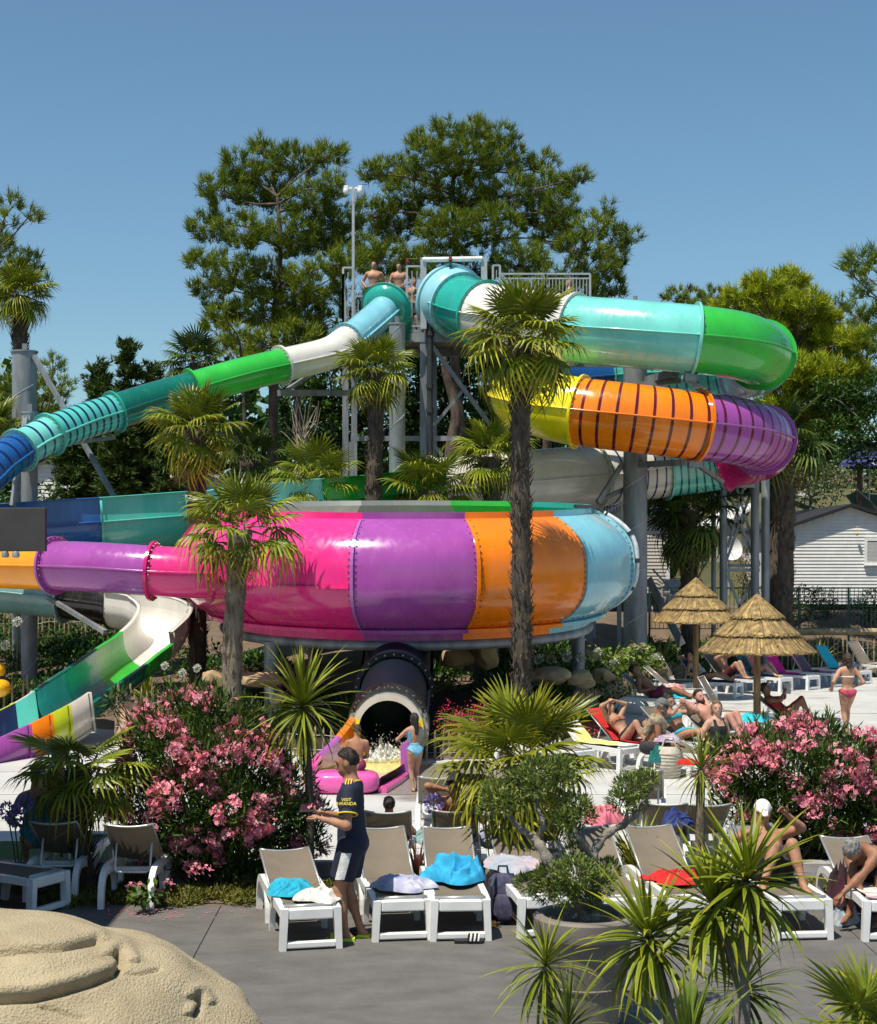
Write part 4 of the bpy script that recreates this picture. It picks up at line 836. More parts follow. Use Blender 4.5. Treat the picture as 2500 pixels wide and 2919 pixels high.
# ------------------------------------------------------------------ palms
PALM = mat('palm_leaf', (.075, .135, .008), .36, .25, 3.0, rnd=.3, trans=.28, tint=(.44, .42, .03))
PALMD = mat('palm_leaf_dark', (.030, .068, .010), .38, .25, 3.0, rnd=.3, trans=.2, tint=(.14, .18, .025))
PALMX = mat('palm_leaf_dead', (.20, .15, .065), .7, .3, 3.0, rnd=.3, trans=.15, tint=(.28, .22, .10))
FIBRE = mat('palm_fibre', (.115, .09, .065), .95, .45, 9, bump=1.0, bscale=30, col2=(.035, .027, .02), stretch=(1, 1, .45))
FIBREP = mat('palm_fibre_pale', (.22, .18, .13), .95, .4, 9, bump=1.0, bscale=30, col2=(.09, .07, .05), stretch=(1, 1, .45))
def fan_mesh(name, m, N=26, Lp=.55, Lb=.62, droop=.25, tipdroop=.2, span=310, seed=0, tipdry=.5):
    R = random.Random(seed); vs, fs, tn = [], [], []
    def addp(P, t): vs.append(P); tn.append(t); return len(vs)-1
    bend = lambda y: -droop*.35*y*y
    n = 5
    for i in range(n+1):
        y = Lp*i/n; r = .013*(1-.4*i/n)
        for dx, dz in ((-r, 0), (0, r), (r, 0), (0, -r)): addp((dx, y, dz+bend(y)), .3)
    for i in range(n):
        for k in range(4): fs.append((i*4+k, i*4+(k+1) % 4, (i+1)*4+(k+1) % 4, (i+1)*4+k))
    oz = bend(Lp); step = math.radians(span)/N
    for s in range(N):
        a = (s+.5-N/2)*step; L = Lb*(1-.30*(abs(a)/2.7)**2)*R.uniform(.9, 1.06); ca, sa = math.sin(a), math.cos(a); k_ = droop*R.uniform(.7, 1.4); td = tipdroop*R.uniform(.3, 1.8); ids = []
        for j, (f_, wf) in enumerate(((.06, 1), (.48, .92), (.78, .55), (1.0, .04))):
            r = L*f_; w = min(r, L*.5)*math.tan(step/2)*wf
            z = oz-k_*r*r*1.1-(td*(f_-.6)**2*2.2 if f_ > .6 else 0)+.10*abs(math.sin(a))*r*.6; rr = r*(1-.25*td*max(0, f_-.6))
            px_, py_ = ca*rr, Lp+sa*rr; nx, ny = sa, -ca; t = R.uniform(0, .35)+(tipdry*R.random() if f_ > .7 else 0)
            ids.append((addp((px_-nx*w, py_-ny*w, z-.35*w), t), addp((px_, py_, z+.35*w), t), addp((px_+nx*w, py_+ny*w, z-.35*w), t)))
        for p, c in zip(ids[:-1], ids[1:]): fs += [(p[0], p[1], c[1], c[0]), (p[1], p[2], c[2], c[1])]
    me = bpy.data.meshes.new(name); me.from_pydata(vs, [], fs); me.materials.append(m); at_ = me.attributes.new('tint', 'FLOAT', 'POINT'); at_.data.foreach_set('value', np.array(tn, dtype=np.float32)); me.update()
    class H: pass
    h = H(); h.data = me; h.name = name; return h
FAN = {}
def fans(key, m):
    if key not in FAN:
        FAN[key] = dict(up=[fan_mesh('frond', m, 26, .5, .66, .12, .05, 300, s) for s in (1, 2)], mid=[fan_mesh('frond', m, 26, .58, .64, .35, .35, 310, s) for s in (3, 4, 5)], low=[fan_mesh('frond', m, 24, .6, .6, .75, .9, 300, s, .9) for s in (6, 7, 8)],
            dead=[fan_mesh('frond', PALMX, 20, .5, .5, 1.1, 1.2, 240, s) for s in (9, 10)])
    return FAN[key]
def orient(az, el, roll=0.0):
    y = V((math.cos(az)*math.cos(el), math.sin(az)*math.cos(el), math.sin(el))); up = V((0, 0, 1)) if abs(el) < 1.45 else V((1, 0, 0))
    x = y.cross(up).normalized(); z = x.cross(y).normalized(); M = Matrix((x, y, z)).transposed(); return (M @ Matrix.Rotation(roll, 3, 'Y')).to_quaternion()
def palm(label, d, crown, base, scale=1.0, n=34, key='green', m=None, rw=.16, stubs=True, dead=6, mid=None, pale=False, elmax=80, elmin=-38, trunk_top=0):
    R = random.Random(int(crown[0]*7+crown[1])); m = m or PALM; fs = fans(key, m); c = at(crown[0], crown[1], d); bp = gx(base, d); gzz = float(hgt(bp.x, d))-.1 if d > 27 else -.02
    t = thing('palm_tree', label, 'palm', (bp.x, d, gzz)); b0 = V((bp.x, d, gzz)); top = c-V((0, 0, .12*scale)); fm_ = FIBREP if pale else FIBRE
    n_ = 26; H_ = (top-b0).z; q = MB(); pts, rs = [], []
    for i in range(n_+1):
        u = i/n_; p = b0.lerp(top, u)+V((math.sin(u*3.1+bp.x)*.05, 0, 0)); pts.append(p); rs.append(rw*(1+.25*max(0, u-.75)*2+.06*R.uniform(-1, 1)+(.25 if u > .93 else 0)))
    sides = 14; base_i = len(q.v)
    q.tube(pts, rs, sides); q.v = [tuple(V(v)+V((R.uniform(-1, 1), R.uniform(-1, 1), 0))*.012) for v in q.v]; q.build('trunk', fm_, t, smooth=True)
    # old leaf bases: ragged fibres all round the trunk
    s = MB(); cnt = int(H_*(95 if stubs else 60))
    for k in range(cnt):
        u = R.random(); a = R.uniform(0, 2*math.pi); p = b0.lerp(top, u)+V((math.sin(u*3.1+bp.x)*.05, 0, 0)); r_ = rw*(1+.5*max(0, u-.75)); o_ = V((math.cos(a), math.sin(a), 0)); sd = V((-o_.y, o_.x, 0))
        L = R.uniform(.08, .2)*(1.3 if u > .8 else 1); out = R.uniform(.03, .12) if stubs else R.uniform(.0, .03); w = R.uniform(.012, .035) if stubs else R.uniform(.01, .03); a0 = p+o_*(r_*.92); e = p+o_*(r_+out)+V((0, 0, L*(1 if R.random() < .75 else -.7)))+sd*R.uniform(-.04, .04)
        s.add([a0-sd*w, a0+sd*w, e+sd*w*.25, e-sd*w*.25, a0+o_*.03], [(0, 1, 2, 3), (0, 4, 3), (1, 2, 4)])
    stuff(s.build('leaf_bases', fm_, t))
    for k in range(n):
        u = (k+.5)/n; az = k*2.39996+R.uniform(-.25, .25); el = math.radians(elmax+(elmin-elmax)*u**.85+R.uniform(-8, 8)); kind = 'up' if u < .3 else ('mid' if u < .68 else 'low')
        loc = c-ORG[t]+V((math.cos(az), math.sin(az), 0))*.07*scale+V((0, 0, (.12-.3*u)*scale)); inst(R.choice(fs[kind]), t, loc, orient(az, el, R.uniform(-.3, .3)), scale*R.uniform(.85, 1.1)*(.9 if u < .2 else 1), 'frond')
    for k in range(dead):
        az = R.uniform(0, 6.28); o = inst(R.choice(fs['dead']), t, c-ORG[t]+V((0, 0, -.3*scale)), orient(az, math.radians(R.uniform(-78, -50)), R.uniform(-.4, .4)), scale*R.uniform(.7, .95), 'frond')
    return t
palm('palm with a pale fibrous trunk in front of the pink bowl panels', 29.7, (690, 1490), 650, 1.0, 24, rw=.175, stubs=False, pale=True, dead=4, elmin=-25)
palm('tallest palm, its rough dark trunk crossing the orange bowl panel', 29.55, (1492, 950), 1478, 1.02, 36, rw=.17, dead=8, elmin=-50)
palm('palm with a drooping skirt left of the bowl, in front of the trough', 36.0, (562, 1215), 556, .98, 30, key='mix', m=PALM, rw=.19, dead=14, elmin=-58)
palm('palm in front of the tower between the body slide and thick column', 40.5, (1068, 1050), 1062, .92, 26, rw=.19, key='mix', dead=5)
palm('low palm crown showing just above the bowl, left of centre', 40.5, (895, 1360), 895, 1.05, 20, rw=.2, dead=6); palm('low spreading palm crown just above the bowl in the middle', 40.8, (1225, 1385), 1225, 1.1, 20, rw=.2, dead=6, elmin=-20)
palm('palm beside the white tube, left of the tallest palm trunk', 41.2, (1402, 1290), 1425, .98, 26, rw=.22, dead=8, key='mix')
palm('dark palm crown behind the green tube section of the body slide', 50, (560, 1025), 560, 1.02, 30, key='dark', m=PALMD, rw=.2, dead=5); palm('dark palm crown between the left palm and the bowl-top palms', 45, (715, 1300), 715, 1.0, 20, key='dark', rw=.2, dead=4, m=PALMD)
palm('dark palm with a broad crown in front of the parked car', 47.5, (1965, 1440), 1960, 1.45, 34, key='dark', m=PALMD, rw=.25, dead=10, elmin=-55)
palm('palm rising behind the thick left column', 45, (60, 835), 62, .86, 34, rw=.2, key='mix', dead=5); palm('palm whose leaf tips show at the left edge by the blue tube', 40, (-35, 1225), -35, 1.0, 24, rw=.2, dead=2)
palm('tall dark palm trunk right of the steel stair frame', 49.5, (2225, 1240), 2228, 1.4, 22, key='dark', m=PALMD, rw=.42, dead=12)
palm('small palm in shade on the left, in front of the seated couple', 17.1, (235, 2175), 240, .66, 20, rw=.10, key='near', m=PALM, dead=2, elmin=-25, elmax=38)
palm('short palm with a wide yellow-green fan behind the cloud-pruned tree', 17.0, (1490, 2160), 1495, .80, 30, rw=.12, key='yellow', m=mat('palm_leaf_yellow', (.13, .17, .012), .36, .25, 3.0, rnd=.3, trans=.3, tint=(.46, .42, .03)), dead=7, elmin=-40, elmax=75)
palm('palm fronds filling the bottom right corner', 8.9, (2545, 2990), 2560, .55, 20, rw=.1, key='near', dead=1)

# ------------------------------------------------------------------ sword-leaved plants
CORD = mat('cordyline_leaf', (.080, .150, .014), .42, .2, 3.0, rnd=.3, trans=.25, tint=(.42, .38, .02)); CORDB = mat('cordyline_dark', (.038, .092, .014), .42, .2, 3.0, rnd=.3, trans=.2, tint=(.24, .26, .03))
REDL = mat('red_flax_leaf', (.10, .022, .014), .5, .2, 3, rnd=.4, trans=.2, tint=(.20, .06, .03)); VARL = mat('variegated_flax_leaf', (.36, .34, .05), .5, .2, 3, rnd=.25, trans=.2, tint=(.10, .16, .03))
def sword(name, m, L=.8, w=.022, bend=.5, seed=0, seg=7, tip=.6):
    R = random.Random(seed); vs, fs, tn = [], [], []; p = V((0, 0, 0)); ang = 0.0; tw = R.uniform(-.25, .25)
    for i in range(seg+1):
        u = i/seg; wd = w*(.45+1.6*u-2.05*u*u+.0) if u < .5 else w*(1-((u-.5)/.5)**1.8)*.7375/.7375
        wd = max(w*min(1, .5+u*2)*(1-max(0, (u-.45)/.55)**1.6), .0008)
        d = V((math.sin(tw*u)*.3, math.cos(ang), math.sin(-ang))).normalized(); sx = V((1, 0, 0)); t = (.1+(tip*(u-.7)/.3 if u > .7 else 0))
        for sg, dz in ((-1, .35), (0, -.0), (1, .35)): vs.append(tuple(p+sx*(sg*wd)+V((0, 0, dz*wd)))); tn.append(min(1, t+(.35 if sg else 0)))
        p = p+d*(L/seg); ang += bend/seg*(.4+1.5*u)
    for i in range(seg):
        for k in (0, 1): fs.append((i*3+k, i*3+k+1, i*3+k+4, i*3+k+3))
    me = bpy.data.meshes.new(name); me.from_pydata(vs, [], fs); me.materials.append(m); at_ = me.attributes.new('tint', 'FLOAT', 'POINT'); at_.data.foreach_set('value', np.array(tn, dtype=np.float32)); me.update()
    class H: pass
    h = H(); h.data = me; h.name = name; return h
SW = {}
def swords(m, w=.022):
    k = (m.name, w)
    if k not in SW: SW[k] = [sword('leaf', m, .8, w, b, i) for i, b in enumerate((.15, .45, .8, 1.25, .3, .65))]
    return SW[k]
def cordyline(label, heads, stem, d, m=CORD, n=90, L=.8, w=.022, elmin=-55, elmax=85, rs=.045, name='cordyline', stem_col=BARKG, zbase=None, cat='plant', seed=0):
    """heads: photo points of leaf rosettes; stem: photo points from the ground up"""
    R = random.Random(seed+int(heads[0][0])); b = gx(stem[0][0], d, zbase if zbase is not None else (float(hgt(gx(stem[0][0], d).x, d)) if d > 27 else 0)); t = thing(name, label, cat, b); protos = swords(m, w)
    for hi, h in enumerate(heads):
        c = at(h[0], h[1], d+(h[2] if len(h) > 2 else 0)); pts = [b+V((0, 0, -.03))]+[at(x, y, d) for x, y in stem[1:]]+[c]
        if rs > 0:
            cp = catmull(pts, 5); q = MB(); q.tube(cp, [rs*(1-.3*i/len(cp))*(1+.08*R.uniform(-1, 1)) for i in range(len(cp))], 9); q.build('stem', stem_col, t, smooth=True)
        for k in range(n):
            u = (k+.5)/n; el = math.radians(elmax+(elmin-elmax)*u**1.1+R.uniform(-9, 9)); az = k*2.39996+R.uniform(-.2, .2); pr = protos[0 if u < .18 else (R.choice((1, 4, 5)) if u < .55 else R.choice((2, 3, 5)))]
            inst(pr, t, c-ORG[t]+V((0, 0, .10*(.5-u))), orient(az, el, R.uniform(-.35, .35)), (L/.8)*R.uniform(.72, 1.1)*(.78 if u < .12 else 1), 'leaf')
    return t
cordyline('dark-stemmed cordyline beside the left oleander, behind the standing man', [(862, 2015)], [(884, 2500), (882, 2240)], 17.3, n=105, L=.80, rs=.05, stem_col=FIBRE)
cordyline('spiky yellow-green cordyline left of the right oleander', [(1998, 2195)], [(1996, 2500), (1996, 2330)], 17.2, m=CORD, n=85, L=.46, w=.016, rs=.06, stem_col=FIBREP)
cordyline('small spiky cordyline under the right oleander', [(2110, 2345)], [(2095, 2510), (2100, 2430)], 16.9, m=CORDB, n=50, L=.34, w=.011, rs=.03, stem_col=FIBREP)
cordyline('foreground cordyline with a leaning pale ringed stem', [(1850, 2680)], [(1960, 3150), (1905, 2880)], 10.3, n=115, L=.56, w=.026, rs=.05, elmin=-70, elmax=72)
cordyline('foreground cordyline with twin heads, tallest at the bottom right', [(2130, 2515), (2035, 2590, .1)], [(2112, 3150), (2112, 2800)], 10.1, n=95, L=.57, w=.028, rs=.055, elmin=-70, elmax=70)
cordyline('foreground cordyline right beside the big grey planter pot', [(1555, 2755)], [(1585, 3050), (1575, 2900)], 10.9, n=80, L=.46, w=.021, rs=.045, elmin=-75, elmax=75)
cordyline('low dark cordyline on the terrace behind the twin-headed one', [(2120, 2820)], [(2120, 2990)], 11.6, m=CORDB, n=80, L=.58, rs=.05, elmin=-40)
cordyline('low spiky clump at the foot of the planter pot', [(1620, 2930)], [(1620, 3080)], 10.6, m=CORDB, n=60, L=.5, w=.014, rs=.03, elmin=-10)
cordyline('stiff upright blue-green sword leaves at the bottom edge', [(1960, 3060)], [(1960, 3250)], 9.7, m=CORDB, n=45, L=.6, w=.03, rs=.04, elmin=35)
cordyline('stiff sword leaves at the bottom right beside the palm fronds', [(2450, 3010)], [(2450, 3250)], 9.4, m=CORD, n=9, L=.55, w=.026, rs=.04, elmin=40)
cordyline('wine-red flax clump between two taupe loungers', [(1190, 2545)], [(1190, 2560)], 16.75, m=REDL, n=70, L=.62, w=.014, rs=0, elmin=38, name='flax_plant'); cordyline('yellow striped flax clump behind the middle taupe loungers', [(1820, 2500)], [(1820, 2520)], 17.0, m=VARL, n=80, L=.75, w=.02, rs=0, elmin=30, name='flax_plant')
cordyline('yellow-green flax leaves low beside the right oleander', [(2040, 2520)], [(2040, 2530)], 16.8, m=CORD, n=50, L=.6, w=.018, rs=0, elmin=25, name='flax_plant')
for lb, px, d, L_, m_, n_ in [('spiky flax clump under the bowl left of the tunnel', 995, 31.5, .75, CORDB, 60), ('large flax clump left of the thickest column base', 1740, 42.5, 1.3, CORDB, 60), ('large flax clump right of the thickest column base', 1875, 44.5, 1.4, CORDB, 60), ('grassy clump by the slim left column', 175, 35.5, .9, CORDB, 60), ('strap-leaved clump beside the body slide trough', 420, 36.5, .8, CORD, 50),
      ('strap-leaved clump at the left edge garden bed', 20, 35.0, .8, CORD, 50), ('small strap-leaved plant before the left rocks', 690, 30.4, .55, CORD, 50), ('flax clump right of the tallest palm foot', 1555, 30.6, .6, CORDB, 50), ('dark spiky plant below the light blue bowl panel', 1625, 33.5, .7, CORDB, 60), ('spiky plant by the fence behind the lying man', 1712, 33.0, .6, CORDB, 40),
      ('strap-leaved plant left of the tunnel rocks', 800, 31.2, .6, CORD, 50), ('bright yellow-green leafy plant by the mesh fence on the right', 2335, 49.5, .95, VARL, 46), ('dark spiky clump at the foot of the tunnel on the right', 1330, 30.6, .55, CORDB, 50), ('flax clump behind the hydrangeas', 1690, 39.5, 1.0, CORDB, 50)]:
    gx_ = gx(px, d); zz = float(hgt(gx_.x, d)); yy = HOR+(CAMH-zz)*F/d; cordyline(lb, [(px, yy-2)], [(px, yy)], d, m=m_, n=n_, L=L_, w=.02*L_/.7, rs=0, elmin=22, name='flax_plant')

# ------------------------------------------------------------------ oleanders
OLL = mat('oleander_leaf', (.030, .070, .012), .42, .25, 4, tint=(.12, .19, .025), trans=.22); PINKF = mat('oleander_petal', (.84, .20, .29), .6, .12, 6, rnd=.15, trans=.4, tint=(.90, .54, .58)); STEM = mat('oleander_stem', (.09, .075, .045), .8, .2)
def flower_cluster(seed, nf=8, R_=.075, fr=.029):
    R = random.Random(seed); vs, fs, tn = [], [], []
    for k in range(nf):
        u = V((R.gauss(0, 1), R.gauss(0, 1), R.gauss(.4, 1))).normalized(); c = u*R_*R.uniform(.5, 1.1); n_ = (u+V((R.gauss(0, .4), R.gauss(0, .4), R.gauss(0, .4)))).normalized(); s, w = frame_of(n_); r = fr*R.uniform(.75, 1.2); tt = R.random()
        for j in range(5):
            a = 2*math.pi*j/5+R.random()*.3; e = s*math.cos(a)+w*math.sin(a); f = s*math.cos(a+1.57)+w*math.sin(a+1.57); i = len(vs)
            vs += [tuple(c), tuple(c+e*r*.7+f*r*.42+n_*r*.15), tuple(c+e*r*1.15+n_*r*.05), tuple(c+e*r*.7-f*r*.42+n_*r*.15)]; tn += [0, tt, tt, tt]; fs.append((i, i+1, i+2, i+3))
    for k in range(5):       # buds and a green collar
        u = V((R.gauss(0, 1), R.gauss(0, 1), R.gauss(.2, 1))).normalized()*R_*.9; i = len(vs); vs += [tuple(u*.5), tuple(u+V((.006, 0, 0))), tuple(u*1.15), tuple(u-V((.006, 0, 0)))]; tn += [0]*4; fs.append((i, i+1, i+2, i+3))
    me = bpy.data.meshes.new('flower_cluster'); me.from_pydata(vs, [], fs); me.materials.append(PINKF); a_ = me.attributes.new('tint', 'FLOAT', 'POINT'); a_.data.foreach_set('value', np.array(tn, dtype=np.float32)); me.update()
    class H: pass
    h = H(); h.data = me; h.name = 'flower_cluster'; return h
FC = [flower_cluster(s, n) for s, n in ((1, 9), (2, 7), (3, 12), (4, 5), (5, 10))]
def oleander(label, d, blobs, nclus, basepx, seed=0, leafn=15000):
    R = random.Random(seed); b = gx(basepx, d, 0); t = thing('oleander_bush', label, 'bush', b); q = MB(); C, D, cl = [], [], []; tot = sum(r*r for _, _, _, r in blobs)
    for px, py, dz, rp in blobs:
        c = at(px, py, d+dz); Rr = rp*d/F
        for k in range(4): limb(q, b+V((R.uniform(-.3, .3), R.uniform(-.2, .2), 0)), c+V((R.gauss(0, .2), R.gauss(0, .2), R.gauss(0, .15)))*Rr*2, .018, .006, .08, 5, 5)
        n = int(leafn*rp*rp/tot); u = randdirs(n); lump = 1+.2*np.sin(u[:, 0]*6+px)+.2*np.sin(u[:, 2]*8+u[:, 1]*5+py)
        cc = np.array(c)+u*(Rr*rng.uniform(.2, 1.0, n)**.5*lump)[:, None]; dd = u*.7+np.array([0, 0, .55])+rng.normal(size=(n, 3))*.45; dd /= np.linalg.norm(dd, axis=1)[:, None]; C.append(cc); D.append(dd)
        m_ = int(nclus*rp*rp/tot*6)+1
        for k in range(m_):
            uu = V(randdirs(1)[0].tolist()); sc = .5+.9*max(0, uu.dot(V((-.1, -.7, .6))))
            pc = c+uu*Rr*R.uniform(.78, 1.1)
            if uu.y < .45 and R.random() < sc*.8 and math.sin(pc.x*6.1+1.3)*math.sin(pc.z*7.3+pc.x*2)+.35*math.sin(pc.x*15+pc.z*11) > -.22+.25*R.random(): cl.append((pc, sc))
    q.build('stems', STEM, t, smooth=True); C = np.concatenate(C); D = np.concatenate(D); n = len(C)
    stuff(leaves_obj('foliage', C, D, rng.uniform(.09, .16, n), rng.uniform(.009, .014, n), OLL, t, np.clip(.25+rng.normal(size=n)*.22, 0, 1)))
    R.shuffle(cl)
    rest = cl[nclus:nclus+150]; TV, TF, TT_ = [], [], []
    for c, sc in rest:
        h_ = R.choice(FC).data; M_ = Quaternion((R.gauss(0, 1), R.gauss(0, 1), R.gauss(0, 1), R.gauss(0, 1))).normalized().to_matrix(); s_ = R.uniform(.8, 1.35); b_ = len(TV)
        TV += [tuple(c+M_ @ (v.co*s_)) for v in h_.vertices]; TF += [tuple(i+b_ for i in pp.vertices) for pp in h_.polygons]; TT_ += [x.value for x in h_.attributes['tint'].data]
    if TV: stuff(mesh_np('more_blooms', TV, TF, PINKF, t, tint=TT_))
    for c, sc in cl[:nclus]: inst(R.choice(FC), t, c-ORG[t], Quaternion((R.gauss(0, 1), R.gauss(0, 1), R.gauss(0, 1), R.gauss(0, 1))).normalized(), R.uniform(.8, 1.35), 'flower_cluster')['kind'] = 'stuff'
    return t
oleander('large pink oleander on the left behind the front terrace', 17.5, [(430, 2080, .1, 70), (520, 2030, .3, 70), (600, 2050, 0, 80), (700, 2080, 0, 80), (400, 2170, 0, 70), (500, 2150, -.2, 95), (620, 2170, -.3, 100), (740, 2170, -.1, 90), (820, 2240, 0, 80), (870, 2330, 0, 60), (420, 2300, 0, 75), (530, 2290, -.35, 105), (660, 2300, -.4, 110), (780, 2330, -.2, 90), (880, 2400, .1, 55), (430, 2400, 0, 60), (560, 2420, -.2, 90), (690, 2430, -.2, 90), (800, 2430, 0, 70), (310, 2300, .1, 36), (330, 1995, .5, 30), (600, 1990, .3, 36)], 300, 620, 11, 17000)
oleander('wide pink oleander on the right by the pool deck', 18.6, [(2085, 2155, 0, 50), (2170, 2125, .2, 62), (2260, 2090, .3, 60), (2350, 2110, .2, 65), (2440, 2150, .2, 70), (2520, 2180, .2, 70), (2040, 2190, 0, 50), (2140, 2200, -.2, 85), (2260, 2190, -.3, 90), (2380, 2210, -.3, 90), (2480, 2260, -.2, 80), (2100, 2290, -.1, 70), (2220, 2300, -.3, 90), (2340, 2320, -.3, 95), (2450, 2360, -.2, 90), (2180, 2390, 0, 70), (2400, 2420, 0, 80), (2490, 2440, -.1, 70), (2520, 2330, 0, 60), (2000, 2120, .4, 22)], 300, 2280, 23, 16000)
leafy('oleander_sprig', 'low oleander sprig with a few pink blooms at the terrace edge', 16.5, [(400, 2545)], [(430, 2545, 28), (400, 2555, 22), (470, 2550, 24)], m=OLL, leaf=.10, r0=.01, cat='bush')
sp = thing('fallen_bloom', 'little bunch of pink blooms low at the terrace edge under the left oleander', 'flower', gx(400, 16.45, .1))
for px, py in ((375, 2535), (392, 2525), (445, 2545), (480, 2525), (560, 2480), (590, 2485), (550, 2495)): inst(FC[px % 5], sp, at(px, py, 16.4)-ORG[sp], None, .8, 'flower_cluster')['kind'] = 'stuff'

# ------------------------------------------------------------------ garden fill, ground cover
def cover(name, label, pts, m, leaf, n, h, flat=.6, tint0=.3, cat='ground cover', upright=.5):
    C, D = [], []
    for (x, y, r, hh) in pts:
        k = int(n*r*r)+20; a = rng.uniform(0, 6.28, k); rr = r*np.sqrt(rng.uniform(0, 1, k)); X = x+rr*np.cos(a); Y = y+rr*np.sin(a); top = hh*np.sqrt(np.clip(1-(rr/r)**2, 0.05, 1)); g = np.array([float(hgt(i, j)) if j > 27 else 0 for i, j in zip(X, Y)])
        C.append(np.stack([X, Y, g+top*rng.uniform(.25, 1, k)], -1)); dd = rng.normal(size=(k, 3))*.6+np.array([0, 0, upright]); D.append(dd/np.linalg.norm(dd, axis=1)[:, None])
    C = np.concatenate(C); D = np.concatenate(D); k = len(C)
    return tag(stuff(leaves_obj(name, C, D, rng.uniform(.7, 1.2, k)*leaf, rng.uniform(.6, 1.1, k)*leaf*.25, m, None, np.clip(tint0+rng.normal(size=k)*.22, 0, 1))), label, cat)
pl = []
R = random.Random(77)
for px0, px1, d0, d1, nn, r0_, r1_, h0, h1 in [(-60, 230, 34.5, 39, 22, .4, .8, .4, .9), (-60, 400, 40, 47, 40, .5, .9, .4, 1.1), (1850, 2500, 50.5, 51.6, 16, .4, .7, .3, .5), (230, 520, 37.5, 42, 16, .4, .8, .4, .8), (560, 800, 33.5, 40, 20, .3, .6, .3, .6), (1240, 1700, 33, 40, 30, .3, .7, .3, .6), (1560, 1800, 36, 43, 18, .4, .8, .4, .9), (1850, 2010, 46, 49.5, 14, .4, .8, .4, .9), (2030, 2330, 48.5, 52, 14, .4, .7, .3, .6), (820, 960, 30.5, 34, 8, .3, .5, .2, .4)]:
    for k in range(nn): d = R.uniform(d0, d1); pl.append((gx(R.uniform(px0, px1), d).x, d, R.uniform(r0_, r1_), R.uniform(h0, h1)))
cover('garden_shrubs', 'mixed green shrubs filling the garden beds round the slides', pl, DARKL, .13, 620, 1, tint0=.38)
pl = [(gx(R.uniform(1270, 1480), d).x, d, R.uniform(.25, .45), R.uniform(.35, .65)) for d in np.linspace(28.9, 30.2, 14)]+[(gx(R.uniform(1530, 1700), d).x, d, R.uniform(.25, .4), R.uniform(.25, .5)) for d in np.linspace(30.4, 31.6, 10)]
cover('salvia_foliage', 'small green leaves of the red salvia bed right of the tunnel', pl, MIDL, .045, 3600, 1, tint0=.3)
C = []
for x, y, r, hh in pl:
    for k in range(95):
        a, rr = R.uniform(0, 6.28), r*math.sqrt(R.random()); C.append((x+rr*math.cos(a), y+rr*math.sin(a), float(hgt(x, y))+hh*math.sqrt(max(.1, 1-(rr/r)**2))*R.uniform(.85, 1.18)))
C = np.array(C); dd = randdirs(len(C)); tag(stuff(leaves_obj('salvia_blooms', C, dd, np.full(len(C), .045), np.full(len(C), .016), mat('salvia_red', (.62, .03, .10), .6, .2, trans=.2), None, np.zeros(len(C)))), 'tiny red salvia blooms right of the tunnel', 'flowers')
pl = [(x, y, .22, R.uniform(.04, .11)) for x, y in [(R.uniform(-3.4, -.9), R.uniform(16.45, 17.2)) for _ in range(70)]]+[(R.uniform(-.9, 4.6), R.uniform(16.5, 17.6), .25, .1) for _ in range(40)]+[(R.uniform(-8, -3.4), R.uniform(16.5, 17.7), .3, .06) for _ in range(50)]
cover('border_plants', 'low yellow-green ground cover along the edge of the terrace', pl, mat('ground_cover_leaf', (.07, .085, .015), .6, .3, 4, tint=(.22, .20, .03), trans=.2), .05, 5200, 1, tint0=.35)
pl = [(gx(R.uniform(660, 900), d).x, d, R.uniform(.15, .3), R.uniform(.2, .5)) for d in np.linspace(34.2, 36.5, 16)]
C = []
for x, y, r, hh in pl:
    for k in range(26): C.append((x+R.gauss(0, r*.6), y+R.gauss(0, r*.6), float(hgt(x, y))+hh*R.uniform(.5, 1.2)))
C = np.array(C); tag(stuff(leaves_obj('pink_garden_blooms', C, randdirs(len(C)), np.full(len(C), .12), np.full(len(C), .045), PINKF, None, rng.uniform(0, .5, len(C)))), 'distant pink blooms in the shade under the bowl', 'flowers')
# fallen petals on the terrace
q = MB()
for k in range(170):
    px = R.gauss(430, 130); py = 2592+abs(R.gauss(0, 16)); p = gp(max(310, px), py) if px < 760 else gp(500, py); a = R.random()*6.28; s = R.uniform(.008, .018); q.add([(p.x+s*math.cos(a), p.y+s*math.sin(a), .006), (p.x+s*.6*math.cos(a+1.6), p.y+s*.6*math.sin(a+1.6), .009), (p.x-s*math.cos(a), p.y-s*math.sin(a), .006), (p.x-s*.6*math.cos(a+1.6), p.y-s*.6*math.sin(a+1.6), .008)], [(0, 1, 2, 3)])
tag(stuff(q.build('fallen_petals', PINKF)), 'pink petals scattered on the terrace under the oleander', 'petals')
q = MB()
for k in range(120):
    p = gp(R.uniform(300, 2450), R.uniform(2600, 2900)); a = R.random()*6.28; s = R.uniform(.004, .012); q.add([(p.x+s*math.cos(a), p.y+s*math.sin(a), .004), (p.x+s*.4*math.cos(a+1.6), p.y+s*.4*math.sin(a+1.6), .007), (p.x-s*math.cos(a), p.y-s*math.sin(a), .004)], [(0, 1, 2)])
tag(stuff(q.build('leaf_litter', mat('litter', (.10, .075, .05), .9))), 'tiny bits of dry leaf litter on the terrace', 'litter')
